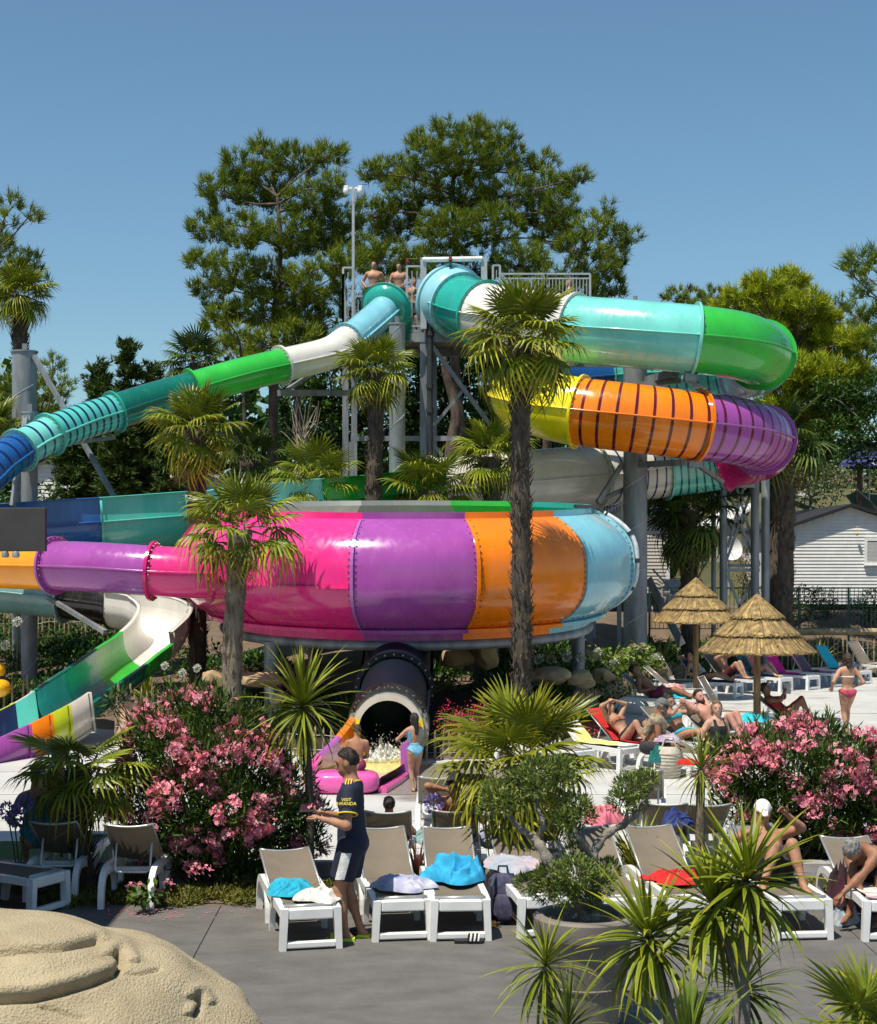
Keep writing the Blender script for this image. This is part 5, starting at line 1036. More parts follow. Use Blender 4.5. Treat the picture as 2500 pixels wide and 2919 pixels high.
# agapanthus and hydrangea
WFL = mat('white_bloom', (.66, .68, .58), .7, .15, 8, trans=.2); CRM = mat('cream_bloom', (.52, .52, .26), .7, .2, 8, trans=.2); LILAC = mat('lilac_bloom', (.22, .18, .45), .7, .2, trans=.2)
def bloom_head(nm_, m, r, nf, seed, droopy=False, fs_=.03):
    R2 = random.Random(seed); C = []; D = []
    for k in range(nf):
        u = V((R2.gauss(0, 1), R2.gauss(0, 1), R2.gauss(.25, 1))).normalized(); C.append(tuple(u*r*R2.uniform(.72, 1))); D.append(tuple((u+V((R2.gauss(0, .3), R2.gauss(0, .3), -.3 if droopy else 0))).normalized()))
    Q = leaf_quads(np.array(C), np.array(D), randdirs(nf), np.full(nf, fs_), np.full(nf, fs_*.35)); me = bpy.data.meshes.new(nm_); me.from_pydata(Q.reshape(-1, 3).tolist(), [], [tuple(range(4*i, 4*i+4)) for i in range(nf)]); me.materials.append(m); me.update()
    class H: pass
    h = H(); h.data = me; h.name = nm_; return h
BH = {k: bloom_head('bloom', m, r, n, 5, k == 'lilac', f) for k, m, r, n, f in (('white', WFL, .085, 190, .04), ('cream', CRM, .10, 200, .045), ('lilac', LILAC, .07, 90, .045))}
def flower_plant(label, heads, d, base, kind, m_leaf=MIDL, scale=1.0, nleaf=26, name='agapanthus', straps=True):
    b = gx(base, d, float(hgt(gx(base, d).x, d)) if d > 27 else .02); t = thing(name, label, 'flowers', b)
    for (px, py) in heads:
        c = at(px, py, d+random.uniform(-.1, .1)); MB().tube([b+V((random.uniform(-.06, .06), 0, 0)), b.lerp(c, .6)+V((.02, 0, 0)), c], .008, 5).build('stalk', MIDL, t); inst(BH[kind], t, c-b, None, scale, 'bloom')
    if straps:
        pr = swords(CORD, .012)
        for k in range(nleaf): inst(random.choice(pr), t, (random.uniform(-.08, .08), random.uniform(-.08, .08), 0), orient(random.uniform(0, 6.28), math.radians(random.uniform(35, 80))), random.uniform(.4, .7), 'leaf')
    else:
        C = []
        for (px, py) in heads:
            c = np.array(at(px, py, d)); C.append(c+rng.normal(size=(60, 3))*np.array([.16, .16, .12])-np.array([0, 0, .12]))
        C = np.concatenate(C); dd = randdirs(len(C)); stuff(leaves_obj('foliage', C, dd, np.full(len(C), .13), np.full(len(C), .05), mat('hydrangea_leaf', (.08, .15, .02), .5, .2, tint=(.2, .28, .05), trans=.25), t, rng.uniform(0, .8, len(C))))
    return t
flower_plant('white agapanthus heads in front of the rocks on the left', [(470, 1898), (520, 1918), (562, 1905)], 30.8, 510, 'white', scale=.75); flower_plant('two agapanthus heads at the left edge garden', [(50, 1772), (15, 1840)], 34.6, 40, 'white'); flower_plant('white agapanthus heads below the light blue bowl panel', [(1535, 1880), (1615, 1872), (1655, 1875)], 36, 1580, 'white', scale=1.1); flower_plant('greenish agapanthus heads below the light blue panel', [(1570, 1878), (1690, 1872)], 36.3, 1600, 'cream', scale=1.0)
flower_plant('creamy hydrangea by the foot of the thickest column', [(1805, 1850), (1832, 1848), (1815, 1868), (1778, 1868), (1820, 1872)], 40.5, 1810, 'cream', name='hydrangea', straps=False, scale=1.15); flower_plant('pale hydrangea left of the thickest column', [(1705, 1860), (1698, 1880), (1692, 1895), (1720, 1900), (1750, 1890), (1745, 1905)], 39.5, 1720, 'white', name='hydrangea', straps=False, scale=1.1); flower_plant('hydrangea head behind the two empty taupe loungers', [(1855, 1880), (1868, 1880)], 41, 1860, 'white', name='hydrangea', straps=False, scale=1.3)
flower_plant('single lilac agapanthus head before the upright lounger back', [(1235, 2290)], 17.5, 1240, 'lilac', scale=1.15, nleaf=6); flower_plant('dark agapanthus seed heads at the left edge in the shade', [(70, 2290), (40, 2330), (20, 2310)], 16.8, 50, 'lilac', scale=1.0, nleaf=10)
# ================================================================== LOUNGERS
TAUPE = mat('taupe_mesh', (.195, .162, .122), .75, .06, 3, bump=.2, bscale=300, trans=.18)
LFRAME = mat('lounger_white', (.80, .80, .78), .38, .05, 4, coat=.15); ALU = mat('lounger_tube', (.42, .43, .43), .35, .1, metal=.4)
LP = {}
def lounger_protos(th):
    if th in LP: return LP[th]
    t = math.radians(th); W = .245; P = {}
    q = MB()
    for i in range(9):
        for j in range(7): y = .06+.96*i/8; x = -W+.015+2*(W-.015)*j/6; q.v.append((x, y, .385-.022*(1-(j/3-1)**2)-.008*math.sin(math.pi*i/8)))
    q.f = [(i*7+j, i*7+j+1, i*7+j+8, i*7+j+7) for i in range(8) for j in range(6)]; q.m = [0]*len(q.f); P['seat_sling'] = proto_mesh('seat_sling', q, TAUPE, True)
    q = MB(); B = 1.04; L = .80
    for i in range(9):
        for j in range(7): s = L*i/8; x = -W+.012+2*(W-.012)*j/6; dz = -.03*(1-(j/3-1)**2); q.v.append((x, B+s*math.cos(t)-dz*math.sin(t), .385+s*math.sin(t)+dz*math.cos(t)))
    q.f = [(i*7+j, i*7+j+1, i*7+j+8, i*7+j+7) for i in range(8) for j in range(6)]; q.m = [0]*len(q.f); P['backrest_sling'] = proto_mesh('backrest_sling', q, TAUPE, True)
    q = MB(); hy, hz = B+L*math.cos(t), .385+L*math.sin(t); nb = V((0, -math.sin(t)*-1, -math.cos(t)))
    q.tube([(-W, B-.02, .375), (-W, hy, hz)], .012, 8); q.tube([(W, B-.02, .375), (W, hy, hz)], .012, 8)
    bar = [(W*(1-2*k/8), hy+.03*(1-(k/4-1)**2)*math.sin(t), hz-.03*(1-(k/4-1)**2)*math.cos(t)) for k in range(9)]; q.tube(bar, .013, 8); P['backrest_frame'] = proto_mesh('backrest_frame', q, ALU, True)
    q = MB(); my, mz = B+L*.5*math.cos(t), .385+L*.5*math.sin(t)
    q.tube([(-.18, my, mz-.02), (-.18, my+.10, .33), (-.15, my+.12, .31), (.15, my+.12, .31), (.18, my+.10, .33), (.18, my, mz-.02)], .012, 6); P['support_strut'] = proto_mesh('support_strut', q, LFRAME, True)
    for sg, nm_ in ((-1, 'side_frame'), (1, 'side_frame ')):
        q = MB(); x = sg*(W+.005); rail = [(0.02, .335), (.3, .345), (.7, .345), (1.1, .345), (1.4, .36), (1.6, .35), (1.74, .28), (1.80, .15), (1.815, .0)]
        pts = catmull([(x, y, z) for y, z in rail], 4); n = len(pts); b = len(q.v)
        for i in range(n):
            tn = pts[min(i+1, n-1)]-pts[max(i-1, 0)]; tn /= np.linalg.norm(tn); nn = np.array([0, -tn[2], tn[1]]); hw = .036
            for dx, dn in ((-.03, -hw), (.03, -hw), (.03, hw), (-.03, hw)): q.v.append(tuple(pts[i]+np.array([dx, 0, 0])+nn*dn))
        for i in range(n-1):
            for k in range(4): q.f.append((b+i*4+k, b+(i+1)*4+k, b+(i+1)*4+(k+1) % 4, b+i*4+(k+1) % 4)); q.m.append(0)
        q.f += [(b+3, b+2, b+1, b), tuple(b+(n-1)*4+k for k in range(4))]; q.m += [0, 0]
        for leg in ([(1.62, .34), (1.30, .30), (1.16, .18), (1.12, .0)], [(.42, .33), (.66, .29), (.78, .17), (.82, .0)]):
            pp = catmull([(x, y, z) for y, z in leg], 4); n = len(pp); b = len(q.v)
            for i in range(n):
                tn = pp[min(i+1, n-1)]-pp[max(i-1, 0)]; tn /= np.linalg.norm(tn); nn = np.array([0, -tn[2], tn[1]]); hw = .034
                for dx, dn in ((-.026, -hw), (.026, -hw), (.026, hw), (-.026, hw)): q.v.append(tuple(pp[i]+np.array([dx, 0, 0])+nn*dn))
            for i in range(n-1):
                for k in range(4): q.f.append((b+i*4+k, b+(i+1)*4+k, b+(i+1)*4+(k+1) % 4, b+i*4+(k+1) % 4)); q.m.append(0)
            q.f += [(b+3, b+2, b+1, b), tuple(b+(n-1)*4+k for k in range(4))]; q.m += [0, 0]
        P[nm_] = proto_mesh('side_frame', q, LFRAME)
    # foot frame: tapered legs, top panel and bottom bar
    q = MB(); T_, Bm = W+.028, W+.040
    for sg in (-1, 1): q.add([(sg*x_, y_, z_) for z_, xo, xi in ((0, Bm, Bm-.058), (.375, T_, T_-.07)) for y_ in (-.035, .045) for x_ in (xi, xo)], [(0, 1, 3, 2), (4, 6, 7, 5), (0, 4, 5, 1), (2, 3, 7, 6), (0, 2, 6, 4), (1, 5, 7, 3)])
    q.box((0, .004, .325), (2*T_-.142, .074, .10), bev=.012); q.box((0, .004, .047), (2*Bm-.118, .07, .055), bev=.01); P['foot_frame'] = proto_mesh('foot_frame', q, LFRAME)
    q = MB(); q.tube([(-W+.01, .05, .385), (W-.01, .05, .385)], .018, 8); P['front_roll'] = proto_mesh('front_roll', ALU and q, ALU, True)
    q = MB(); q.box((0, .6, .315), (2*W-.05, .05, .04)); q.box((0, 1.3, .31), (2*W-.05, .05, .04)); P['crossbar'] = proto_mesh('crossbar', q, LFRAME)
    LP[th] = P; return P
LNG = {}
def lounger(key, label, foot, yaw=0.0, th=35, group='white loungers with taupe slings', z=0.0, wp=None):
    """foot: photo point of the middle of the foot end on the ground"""
    p = wp if wp is not None else gp(foot[0], foot[1], z); t = thing('sun_lounger', label, 'lounger', p, group, math.radians(yaw)); P = lounger_protos(th)
    for k, h in P.items(): put(h, t, h.name)
    LNG[key] = (V(p), math.radians(yaw), th); return t
def lw(key, x, y, z):          # a point in a lounger's own frame -> world
    p, a, th = LNG[key]; return V((p.x+x*math.cos(a)-y*math.sin(a), p.y+x*math.sin(a)+y*math.cos(a), p.z+z))
def head_top(px, py, z, yaw, th):   # foot position for a lounger whose backrest top shows at (px,py)
    d = F*(CAMH-z)/(py-HOR); h = at(px, py, d); a = math.radians(yaw); y = 1.04+.8*math.cos(math.radians(th)); return V((h.x+y*math.sin(a), h.y-y*math.cos(a), 0))
lounger('L1', 'front lounger at far left of its row with blue and white towels', (886, 2706), 13, 15)
lounger('L2', 'front lounger just right of the standing man with a pale folded towel', (1148, 2681), 9, 28)
lounger('L3', 'front lounger holding a bright blue towel, right of the pale-towel one', (1313, 2681), 4, 28)
lounger('L4', 'front lounger half hidden by the cloud-pruned tree, floral towel on its back', (1560, 2672), 8, 25); lounger('L5', 'empty taupe lounger behind the forked branches of the cloud-pruned tree', (1790, 2676), 8, 28); lounger('L6', 'taupe lounger behind the foreground cordylines with a red towel on it', (1990, 2674), 8, 28)
lounger('L7', 'front lounger with the white-capped man on it', (2288, 2679), 5, 28); lounger('L8', 'lounger cut by the right edge of the photo with a striped towel', (2545, 2683), 0, 20)
lounger('L0', 'shaded lounger at the left edge seen from its side', None, 62, 40, wp=gp(140, 2600))
def rev(key, label, px, py, th=32, yaw=180): z = .385+.8*math.sin(math.radians(th)); lounger(key, label, None, yaw, th, wp=head_top(px, py, z, yaw, th), group='loungers turned towards the slides')
rev('B1', 'lounger seen from behind, a dark-haired head showing above its back', 1105, 2312); rev('B2', 'lounger seen from behind with a curly-haired woman on it', 1298, 2310); rev('B3', 'lounger seen from behind with a lilac flower in front of it, nearest the wet concrete', 1248, 2214)
rev('B4', 'lounger seen from behind under the striped beach bag', 1835, 2194, 34, 172); rev('B5', 'lounger seen from behind just above the yellow striped flax', 1895, 2289, 34, 172); rev('B6', 'lounger seen from behind at the foot of the spiky cordyline', 2020, 2292, 32); rev('B7', 'lounger seen from behind hidden by the cloud-pruned branches', 1535, 2312, 32)
rev('B8', 'dark shaded lounger with the seated couple, beside the small palm', 150, 2342, 32); rev('B9', 'dark shaded lounger between the small palm and the left oleander', 365, 2350, 34)
# loungers of the right-hand group: heads to the left
RG = 'loungers on the right of the pool deck'
for k, lb, ft, yaw, th in [('R0', 'empty taupe lounger at the left end of the near right row', (1665, 2205), 42, 40), ('R1', 'lounger covered by a white and yellow towel', (1795, 2196), 42, 40), ('R2', 'lounger with a red towel and a woman shading her eyes', (1905, 2190), 42, 40), ('R3', 'lounger right of the capped man with the bun-haired woman on it', (2070, 2182), 44, 40), ('R4', 'lounger with the dark-haired man lying arms behind his head', (2175, 2172), 46, 40), ('R5', 'lounger of the woman in the black swimsuit, partly behind the oleander', (2110, 2225), 46, 25),
   ('Q1', 'lounger with the tanned man lying, backrest turned to the left', (1985, 2040), 72, 40), ('Q2', 'lounger with a red and white towel beside the tanned man', (2035, 2012), 70, 40), ('Q3', 'leftmost of two empty backs by the hydrangeas', (1960, 1990), 62, 60), ('Q4', 'lounger with a white red-edged towel on its seat by the hydrangeas', (2025, 1987), 62, 60), ('Q5', 'lounger in shade with a woman in red reading', (2395, 2112), 72, 40), ('Q6', 'empty upright taupe lounger in front of the reading woman', (2195, 2085), 66, 60),
   ('T1', 'lounger of the woman with one arm raised, by the first parasol pole', (2105, 1988), 60, 52), ('T2', 'lounger of the man in dark red shorts under the first parasol', (2165, 1978), 52, 52), ('T3', 'lounger with a teal patterned towel and a woman in pink', (2240, 1972), 42, 52), ('T4', 'lounger with a magenta towel over its back', (2318, 1966), 42, 52), ('T5', 'lounger with mauve and pink towels over its back', (2390, 1958), 42, 52), ('T6', 'lounger with a turquoise towel over its back', (2466, 1950), 40, 52), ('T7', 'empty lounger at the far right end of the back row', (2545, 1934), 34, 52)]:
    lounger(k, lb, ft, yaw, th, RG)
# ------------------------------------------------------------------ towels
def towel_mat(nm_, c, c2=None): return mat('towel_'+nm_, c, .95, .12, 12 if c2 is None else 7, bump=.5, bscale=120, col2=c2)
TW = dict(cyan=towel_mat('cyan', (.02, .40, .58)), blue=towel_mat('sky', (.03, .38, .66)), white=towel_mat('white', (.70, .68, .64)), pale=towel_mat('pale_lilac', (.58, .58, .66), (.30, .32, .52)), red=towel_mat('red', (.62, .02, .02)), yellow=towel_mat('yellow', (.72, .66, .22)), wy=towel_mat('white_print', (.70, .68, .62)), magenta=towel_mat('magenta', (.72, .01, .24)),
          mauve=towel_mat('mauve', (.13, .085, .11)), pink=towel_mat('pink', (.75, .20, .28)), turq=towel_mat('turquoise', (.03, .50, .60)), teal=towel_mat('teal_pattern', (.05, .33, .36), (.02, .03, .05)), floral=towel_mat('floral', (.55, .40, .45), (.25, .38, .45)), grey=towel_mat('grey_print', (.22, .22, .24)), purple=towel_mat('purple', (.10, .02, .16)), dteal=towel_mat('dark_teal', (.01, .14, .13)), navyt=towel_mat('navy', (.03, .05, .20)), stripe=towel_mat('stripe', (.5, .52, .45)), denim=towel_mat('denim', (.14, .22, .33)))
def crumple(name, label, c, sx, sy, h, m, rz=0, seed=0, cat='towel', group=None, nrm=None):
    h *= .72
    """crumpled cloth: a folded heap with ridges"""
    R = np.random.default_rng(seed); n = 54; vs = []; k1 = R.uniform(-1, 1, (7, 2))*R.uniform(4, 14, (7, 1)); ph = R.uniform(0, 6.28, 7); am = R.uniform(.3, 1, 7)
    cr, sr = math.cos(rz), math.sin(rz); c = V(c); t = thing(name, label, cat, c, group)
    q = MB()
    for i in range(n+1):
        for j in range(n+1):
            u, v = 2*i/n-1, 2*j/n-1; a = math.atan2(v, u); rr = max(abs(u), abs(v)); lim = 1+.18*math.sin(3*a+ph[0])+.12*math.sin(5*a+ph[1]); x, y = math.cos(a)*rr*lim, math.sin(a)*rr*lim
            wx, wy = x+.35*math.sin(2.6*y+ph[2])+.18*math.sin(5.1*x+ph[3]), y+.35*math.sin(2.9*x+ph[4])+.18*math.sin(4.3*y+ph[5])
            rd = [am[k]*(1-abs(math.sin(.6*(k1[k, 0]*wx+k1[k, 1]*wy)+ph[k])))**1.3 for k in range(7)]; f = .62*max(rd)+.75*sum(rd)/sum(am); env = max(0, 1-rr**3)**.7
            z = h*env*(.22+.95*f) if rr < .97 else 0.004; X, Y = x*sx*.5, y*sy*.5; p = V((X*cr-Y*sr, X*sr+Y*cr, z))
            if nrm is not None: p = nrm @ p
            q.v.append(tuple(p))
    q.f = [(i*(n+1)+j, (i+1)*(n+1)+j, (i+1)*(n+1)+j+1, i*(n+1)+j+1) for i in range(n) for j in range(n)]; q.m = [0]*len(q.f)
    q.build('cloth', m, t, smooth=True, local=True); return t
crumple('towel', 'turquoise crumpled towel on the far left front lounger', lw('L1', -.08, .62, .39), .52, .40, .17, TW['cyan'], .2, 1); crumple('towel', 'white crumpled towel hanging at the foot of the far left front lounger', lw('L1', .12, .30, .39), .46, .42, .13, TW['white'], -.5, 2)
crumple('towel', 'pale lilac folded towel on the lounger beside the standing man', lw('L2', .08, .45, .39), .60, .42, .17, TW['pale'], .1, 3); crumple('towel', 'bright blue towel heaped on the third front lounger', lw('L3', .02, .85, .40), .66, .55, .32, TW['blue'], .3, 4)
crumple('towel', 'floral towel on the lounger by the cloud-pruned tree', lw('L4', -.1, 1.15, .44), .62, .7, .14, TW['floral'], .4, 5); crumple('towel', 'red towel on the lounger behind the cordylines', lw('L6', .02, .75, .39), .62, .5, .14, TW['red'], .2, 6)
crumple('towel', 'pale blue cloth hanging by the planter pot', at(1665, 2560, 15.2), .3, .2, .22, towel_mat('ice', (.35, .50, .62)), 0, 7); crumple('towel', 'turquoise towel heap on the reading woman\'s lounger', at(2152, 2056, 30.6), .6, .45, .22, TW['turq'], .2, 8)
crumple('towel', 'turquoise towel beside the tanned lying man', lw('Q1', .05, .45, .39), .75, .5, .17, TW['turq'], .2, 9); crumple('towel', 'red and white towel beside the tanned man', lw('Q2', 0, 1.0, .39), .6, .5, .17, towel_mat('red_white', (.6, .05, .05), (.65, .65, .62)), .2, 10); crumple('towel', 'lilac towel by the lounger seen from behind near the palm', at(1395, 2410, 17.9), .35, .4, .25, TW['pale'], 0, 14)
crumple('towel', 'light green clothes on the curly-haired woman\'s lounger', lw('B2', .35, .75, .30), .3, .4, .2, towel_mat('mint', (.30, .48, .48)), 0, 15); crumple('towel', 'pink towel on a lounger behind the cloud-pruned branches', at(1720, 2345, 18.6), .5, .5, .3, TW['pink'], 0, 16); crumple('towel', 'blue cloth on the ground by the yellow striped flax', at(1930, 2350, 17.4), .3, .3, .22, TW['navyt'], 0, 17)
crumple('towel', 'red cloth heap beside the spiky cordyline', at(1960, 2180, 20.5), .25, .2, .12, TW['red'], 0, 18); crumple('towel', 'white and denim clothes heap by the white-capped man\'s lounger', gp(2400, 2630), .34, .3, .34, towel_mat('white_denim', (.62, .62, .60), (.16, .24, .34)), 0, 19)
def drape(label, key, y0, y1, m, x0=-.235, x1=.235, over=True, off=.026, waves=.006, cat='towel', name='towel', band=None):
    """cloth laid along a lounger: y = distance along the sling (seat 0..1.04, backrest beyond)"""
    p, a, th = LNG[key]; t_ = math.radians(th); t = thing(name, label, cat, p, None, a); q = MB(); n = 26
    for i in range(n+1):
        s = y0+(y1-y0)*i/n
        for j in range(9):
            x = x0+(x1-x0)*j/8; sag = -.03*(1-(x/.245)**2)
            if s < 1.04: y, z = max(s, .0), .39+sag*.8; ny, nz = 0, 1
            else: b = min(s-1.04, .81); y, z = 1.04+b*math.cos(t_)+sag*-math.sin(t_), .39+b*math.sin(t_)+sag*math.cos(t_); ny, nz = -math.sin(t_), math.cos(t_)
            if s > 1.85: y += .03*math.cos(t_)+.02; z -= (s-1.85)*.9
            o_ = off+waves*math.sin(9*x+5*s+len(label))+waves*math.sin(17*s); q.v.append((x+.006*math.sin(11*s), y+ny*o_, z+nz*o_))
    q.f = [(i*9+j, i*9+j+1, i*9+j+10, i*9+j+9) for i in range(n) for j in range(8)]; q.m = [1 if (band and band(i/n, j/8)) else 0 for i in range(n) for j in range(8)]
    o = q.build('cloth', m if isinstance(m, (list, tuple)) else [m], t, smooth=True, local=True); return t
drape('white towel with a yellow print spread over a lounger', 'R1', .1, 1.95, [TW['wy'], TW['yellow']], band=lambda u, v: .12 < u < .62 and .05 < v < .9 and not (u > .5 and v < .3)); drape('plain red towel under the woman shading her eyes', 'R2', .55, 1.93, TW['red'])
drape('magenta towel over a lounger back in the far row', 'T4', .5, 1.95, TW['magenta']); drape('mauve towel over a lounger back in the far row', 'T5', .75, 1.95, TW['mauve'], -.14, .22); drape('pink towel under the mauve one in the far row', 'T5', .25, 1.9, TW['pink'], -.24, .25, off=.016); drape('turquoise towel over a lounger back in the far row', 'T6', .6, 1.95, TW['turq']); drape('teal black-patterned towel behind the woman in pink', 'T3', .4, 1.95, TW['teal']); drape('dark grey towel with yellow lettering behind the white-capped man', 'L7', .9, 1.98, TW['grey'])
drape('white towel with red edge on the seat by the hydrangeas', 'Q4', .05, 1.15, [TW['white'], TW['red']], band=lambda u, v: u < .12 or v > .9); drape('purple towel under the reading woman', 'Q5', .0, 1.3, TW['purple']); drape('pale towel on the empty far right lounger', 'T7', .1, .9, towel_mat('dusty', (.40, .32, .32))); drape('striped pastel towel hanging over the lounger at the right edge', 'L8', -.0, .9, [towel_mat('s1', (.62, .62, .55)), towel_mat('s2', (.65, .42, .45)), ], band=lambda u, v: int(u*14) % 3 == 0)
drape('dark towel under the man in dark red shorts', 'T2', .1, 1.2, TW['navyt']); drape('dark towel under the woman with one arm raised', 'T1', .1, 1.7, TW['navyt'])
# yellow lettering on the grey towel
def text_on(parent, s, size, m, M, name='lettering', ext=.001, align='CENTER'):
    cu = bpy.data.curves.new('t', 'FONT'); cu.body = s; cu.size = size; cu.align_x = align; cu.align_y = 'CENTER'; cu.extrude = ext; cu.resolution_u = 2; o = bpy.data.objects.new('t', cu); COL.objects.link(o); dg = bpy.context.evaluated_depsgraph_get(); me = bpy.data.meshes.new_from_object(o.evaluated_get(dg)); bpy.data.objects.remove(o)
    me.materials.clear(); me.materials.append(m); me.transform(M); ob = bpy.data.objects.new(name, me); COL.objects.link(ob); ob.parent = parent; ORG[ob] = ORG.get(parent, V((0, 0, 0))); return ob
tw7 = [o for o in bpy.data.objects if o.get('label', '').startswith('dark grey towel with yellow')][0]; t_ = math.radians(28)
Mx = Matrix.Translation((0, 1.04+.60*math.cos(t_)-.035*math.sin(t_), .39+.60*math.sin(t_)+.035*math.cos(t_))) @ Matrix.Rotation(t_, 4, 'X'); text_on(tw7, 'LIVE  PERFORM', .075, mat('lettering_yellow', (.55, .42, .08), .8), Mx)

# ================================================================== THATCHED PARASOLS
STRAW = mat('straw', (.44, .30, .11), .85, .35, 9, tint=(.15, .10, .05), bump=.4, bscale=40); STRAWD = mat('straw_edge', (.07, .045, .02), .95); WOODP = mat('wood_pole', (.22, .14, .06), .75, .3, 5, bump=.3, stretch=(4, 4, .4))
def thatch(label, apex, rimy, w, pole_base, d):
    a = at(apex[0], apex[1], d); R_ = w/2*d/F; H_ = (rimy-apex[1])*d/F; b = V((a.x, d, 0)); t = thing('thatched_parasol', label, 'parasol', b); rg = np.random.default_rng(int(apex[0]))
    q = MB(); q.tube([b, a-V((0, 0, .1))], [.075, .065], 14); q.build('pole', WOODP, t, smooth=True)
    tiers = [(0.0, .47, -.14), (.36, .74, .10), (.62, 1.0, .34)]
    for k, (r0, r1, dz) in enumerate(tiers):
        N = int(2100*(r1+.15)); ang = rg.uniform(0, 6.2832, N); s0 = np.clip(r0+rg.uniform(-.02, .08, N), 0, 1); s1 = r1+rg.uniform(-.035, .03, N); ww = rg.uniform(.004, .009, N); zz = -dz*.35+rg.uniform(-.012, .02, N); T = []
        for sgn, tt in ((-1, 0), (1, 0)): pass
        def P(s, an, dw, up): return np.stack([a.x+R_*s*np.cos(an)-np.sin(an)*dw, a.y+R_*s*np.sin(an)+np.cos(an)*dw, a.z-H_*(s**1.02)+zz+up], -1)
        A1, A2, B1, B2 = P(s0, ang, -ww*.5, .02), P(s0, ang, ww*.5, .02), P(s1, ang+rg.normal(size=N)*.02, -ww, .0), P(s1, ang+rg.normal(size=N)*.02, ww, .0)
        Q = np.stack([A1, A2, B2, B1], 1); o = mesh_np('thatch_tier', Q.reshape(-1, 3), np.arange(N*4).reshape(N, 4), STRAW, t, tint=np.repeat(np.clip(rg.normal(.38, .32, N), 0, 1), 4)); stuff(o)
        cone = MB(); n = 40; rim = []
        for i in range(n):
            an = 2*math.pi*i/n
            for s, up in ((max(r0-.02, .0), -.0), (r1-.03, -.03), (r1-.035, -.075), (max(r0, .02), -.05)): cone.v.append((a.x+R_*s*math.cos(an), a.y+R_*s*math.sin(an), a.z-H_*s-dz*.35+up))
        for i in range(n):
            for j in range(3): cone.f.append((i*4+j, ((i+1) % n)*4+j, ((i+1) % n)*4+j+1, i*4+j+1)); cone.m.append(0)
        cone.build('thatch_base', STRAWD if k < 2 else STRAW, t)
        band = MB()
        for i in range(49):
            an = 2*math.pi*i/48; wob = .012*math.sin(i*2.9)+.008*math.sin(i*7.1)
            for s_, up in ((r1-.012, .004), (r1-.012, -.05)): band.v.append((a.x+R_*s_*math.cos(an), a.y+R_*s_*math.sin(an), a.z-H_*s_-dz*.35+up+wob))
        band.f = [(i*2, i*2+2, i*2+3, i*2+1) for i in range(48)]; band.m = [0]*48; band.build('thatch_edge', STRAWD if k < 2 else STRAW, t)
        # ragged straw ends hanging at the rim
        N = int(650*r1); ang = rg.uniform(0, 6.2832, N); L = rg.uniform(.03, .12, N); w2 = rg.uniform(.004, .009, N); base = np.stack([a.x+R_*(r1-.03)*np.cos(ang), a.y+R_*(r1-.03)*np.sin(ang), np.full(N, a.z-H_*(r1-.03)-dz*.35-.02)], -1); dr = np.stack([np.cos(ang)*.75, np.sin(ang)*.75, np.full(N, -.65)], -1); sd = np.stack([-np.sin(ang), np.cos(ang), 0*ang], -1)
        Tt = np.stack([base-sd*w2[:, None], base+sd*w2[:, None], base+dr*L[:, None]], 1); o = tris_np('thatch_fringe', Tt, STRAW, t, rg.uniform(0, 1, N)); stuff(o)
    q = MB(); q.lathe(a-V((0, 0, .06)), [(.12, -.02), (.07, .04), (.015, .10)], 12); q.build('cap', mat('straw_cap', (.24, .20, .14), .9), t, smooth=True)
    for k in range(8):
        an = 2*math.pi*k/8+.2; MB().bar(a-V((0, 0, .12)), V((a.x+R_*.9*math.cos(an), a.y+R_*.9*math.sin(an), a.z-H_*.93-.06)), .035).build('rafter', WOODP, t)
    return t
thatch('thatched parasol farther back with its pole by the first shaded loungers', (1984, 1655), 1756, 250, (1984, 1942), 40.3); thatch('larger nearer thatched parasol on a wooden pole', (2158, 1704), 1836, 326, (2154, 2028), 31.2)

# ================================================================== FENCES
PICK = mat('chestnut_picket', (.33, .25, .15), .9, .3, 6, rnd=.25, bump=.3, bscale=30); WIRE = mat('fence_wire', (.30, .30, .29), .5, metal=.6)
pk = []
for s in range(4):
    R2 = random.Random(s+40); q = MB(); r = .024; q.lathe((0, 0, 0), [(r*R2.uniform(.9, 1.1), -.1), (r*R2.uniform(.9, 1.15), .35), (r, .86), (.004, 1.0)], 6); q.v = [(x+R2.uniform(-.004, .004)+.012*R2.uniform(-1, 1)*z, y, z) for x, y, z in q.v]; pk.append(proto_mesh('picket', q, PICK))
def picket_fence(label, pts, h, sp=.135, hv=.08, lean=.03, zf=None):
    pts = [V(p) for p in pts]; b = pts[0]; t = thing('picket_fence', label, 'fence', b); R2 = random.Random(len(label)+int(h*100)); zf = zf or (lambda x, y: float(hgt(x, y)))
    wires = [[], []]
    for a, c in zip(pts[:-1], pts[1:]):
        n = max(1, int((c-a).length/sp))
        for k in range(n):
            p = a.lerp(c, (k+R2.uniform(-.15, .15))/n); z = zf(p.x, p.y); hh = h*(1+R2.uniform(-hv, hv)); inst(R2.choice(pk), t, V((p.x, p.y, z))-b, Quaternion((0, 1, 0), R2.gauss(0, lean)) @ Quaternion((0, 0, 1), R2.uniform(0, 6)), (1.0+R2.uniform(-.15, .3), 1, hh), 'picket')
            for w_, f in zip(wires, (.25, .72)): w_.append(V((p.x, p.y-.028, z+h*f+.012*math.sin(k*2.1))))
    for w_ in wires: MB().tube(w_, .0045, 4).build('wire', WIRE, t)
    return t
W3 = lambda px, d: gx(px, d)
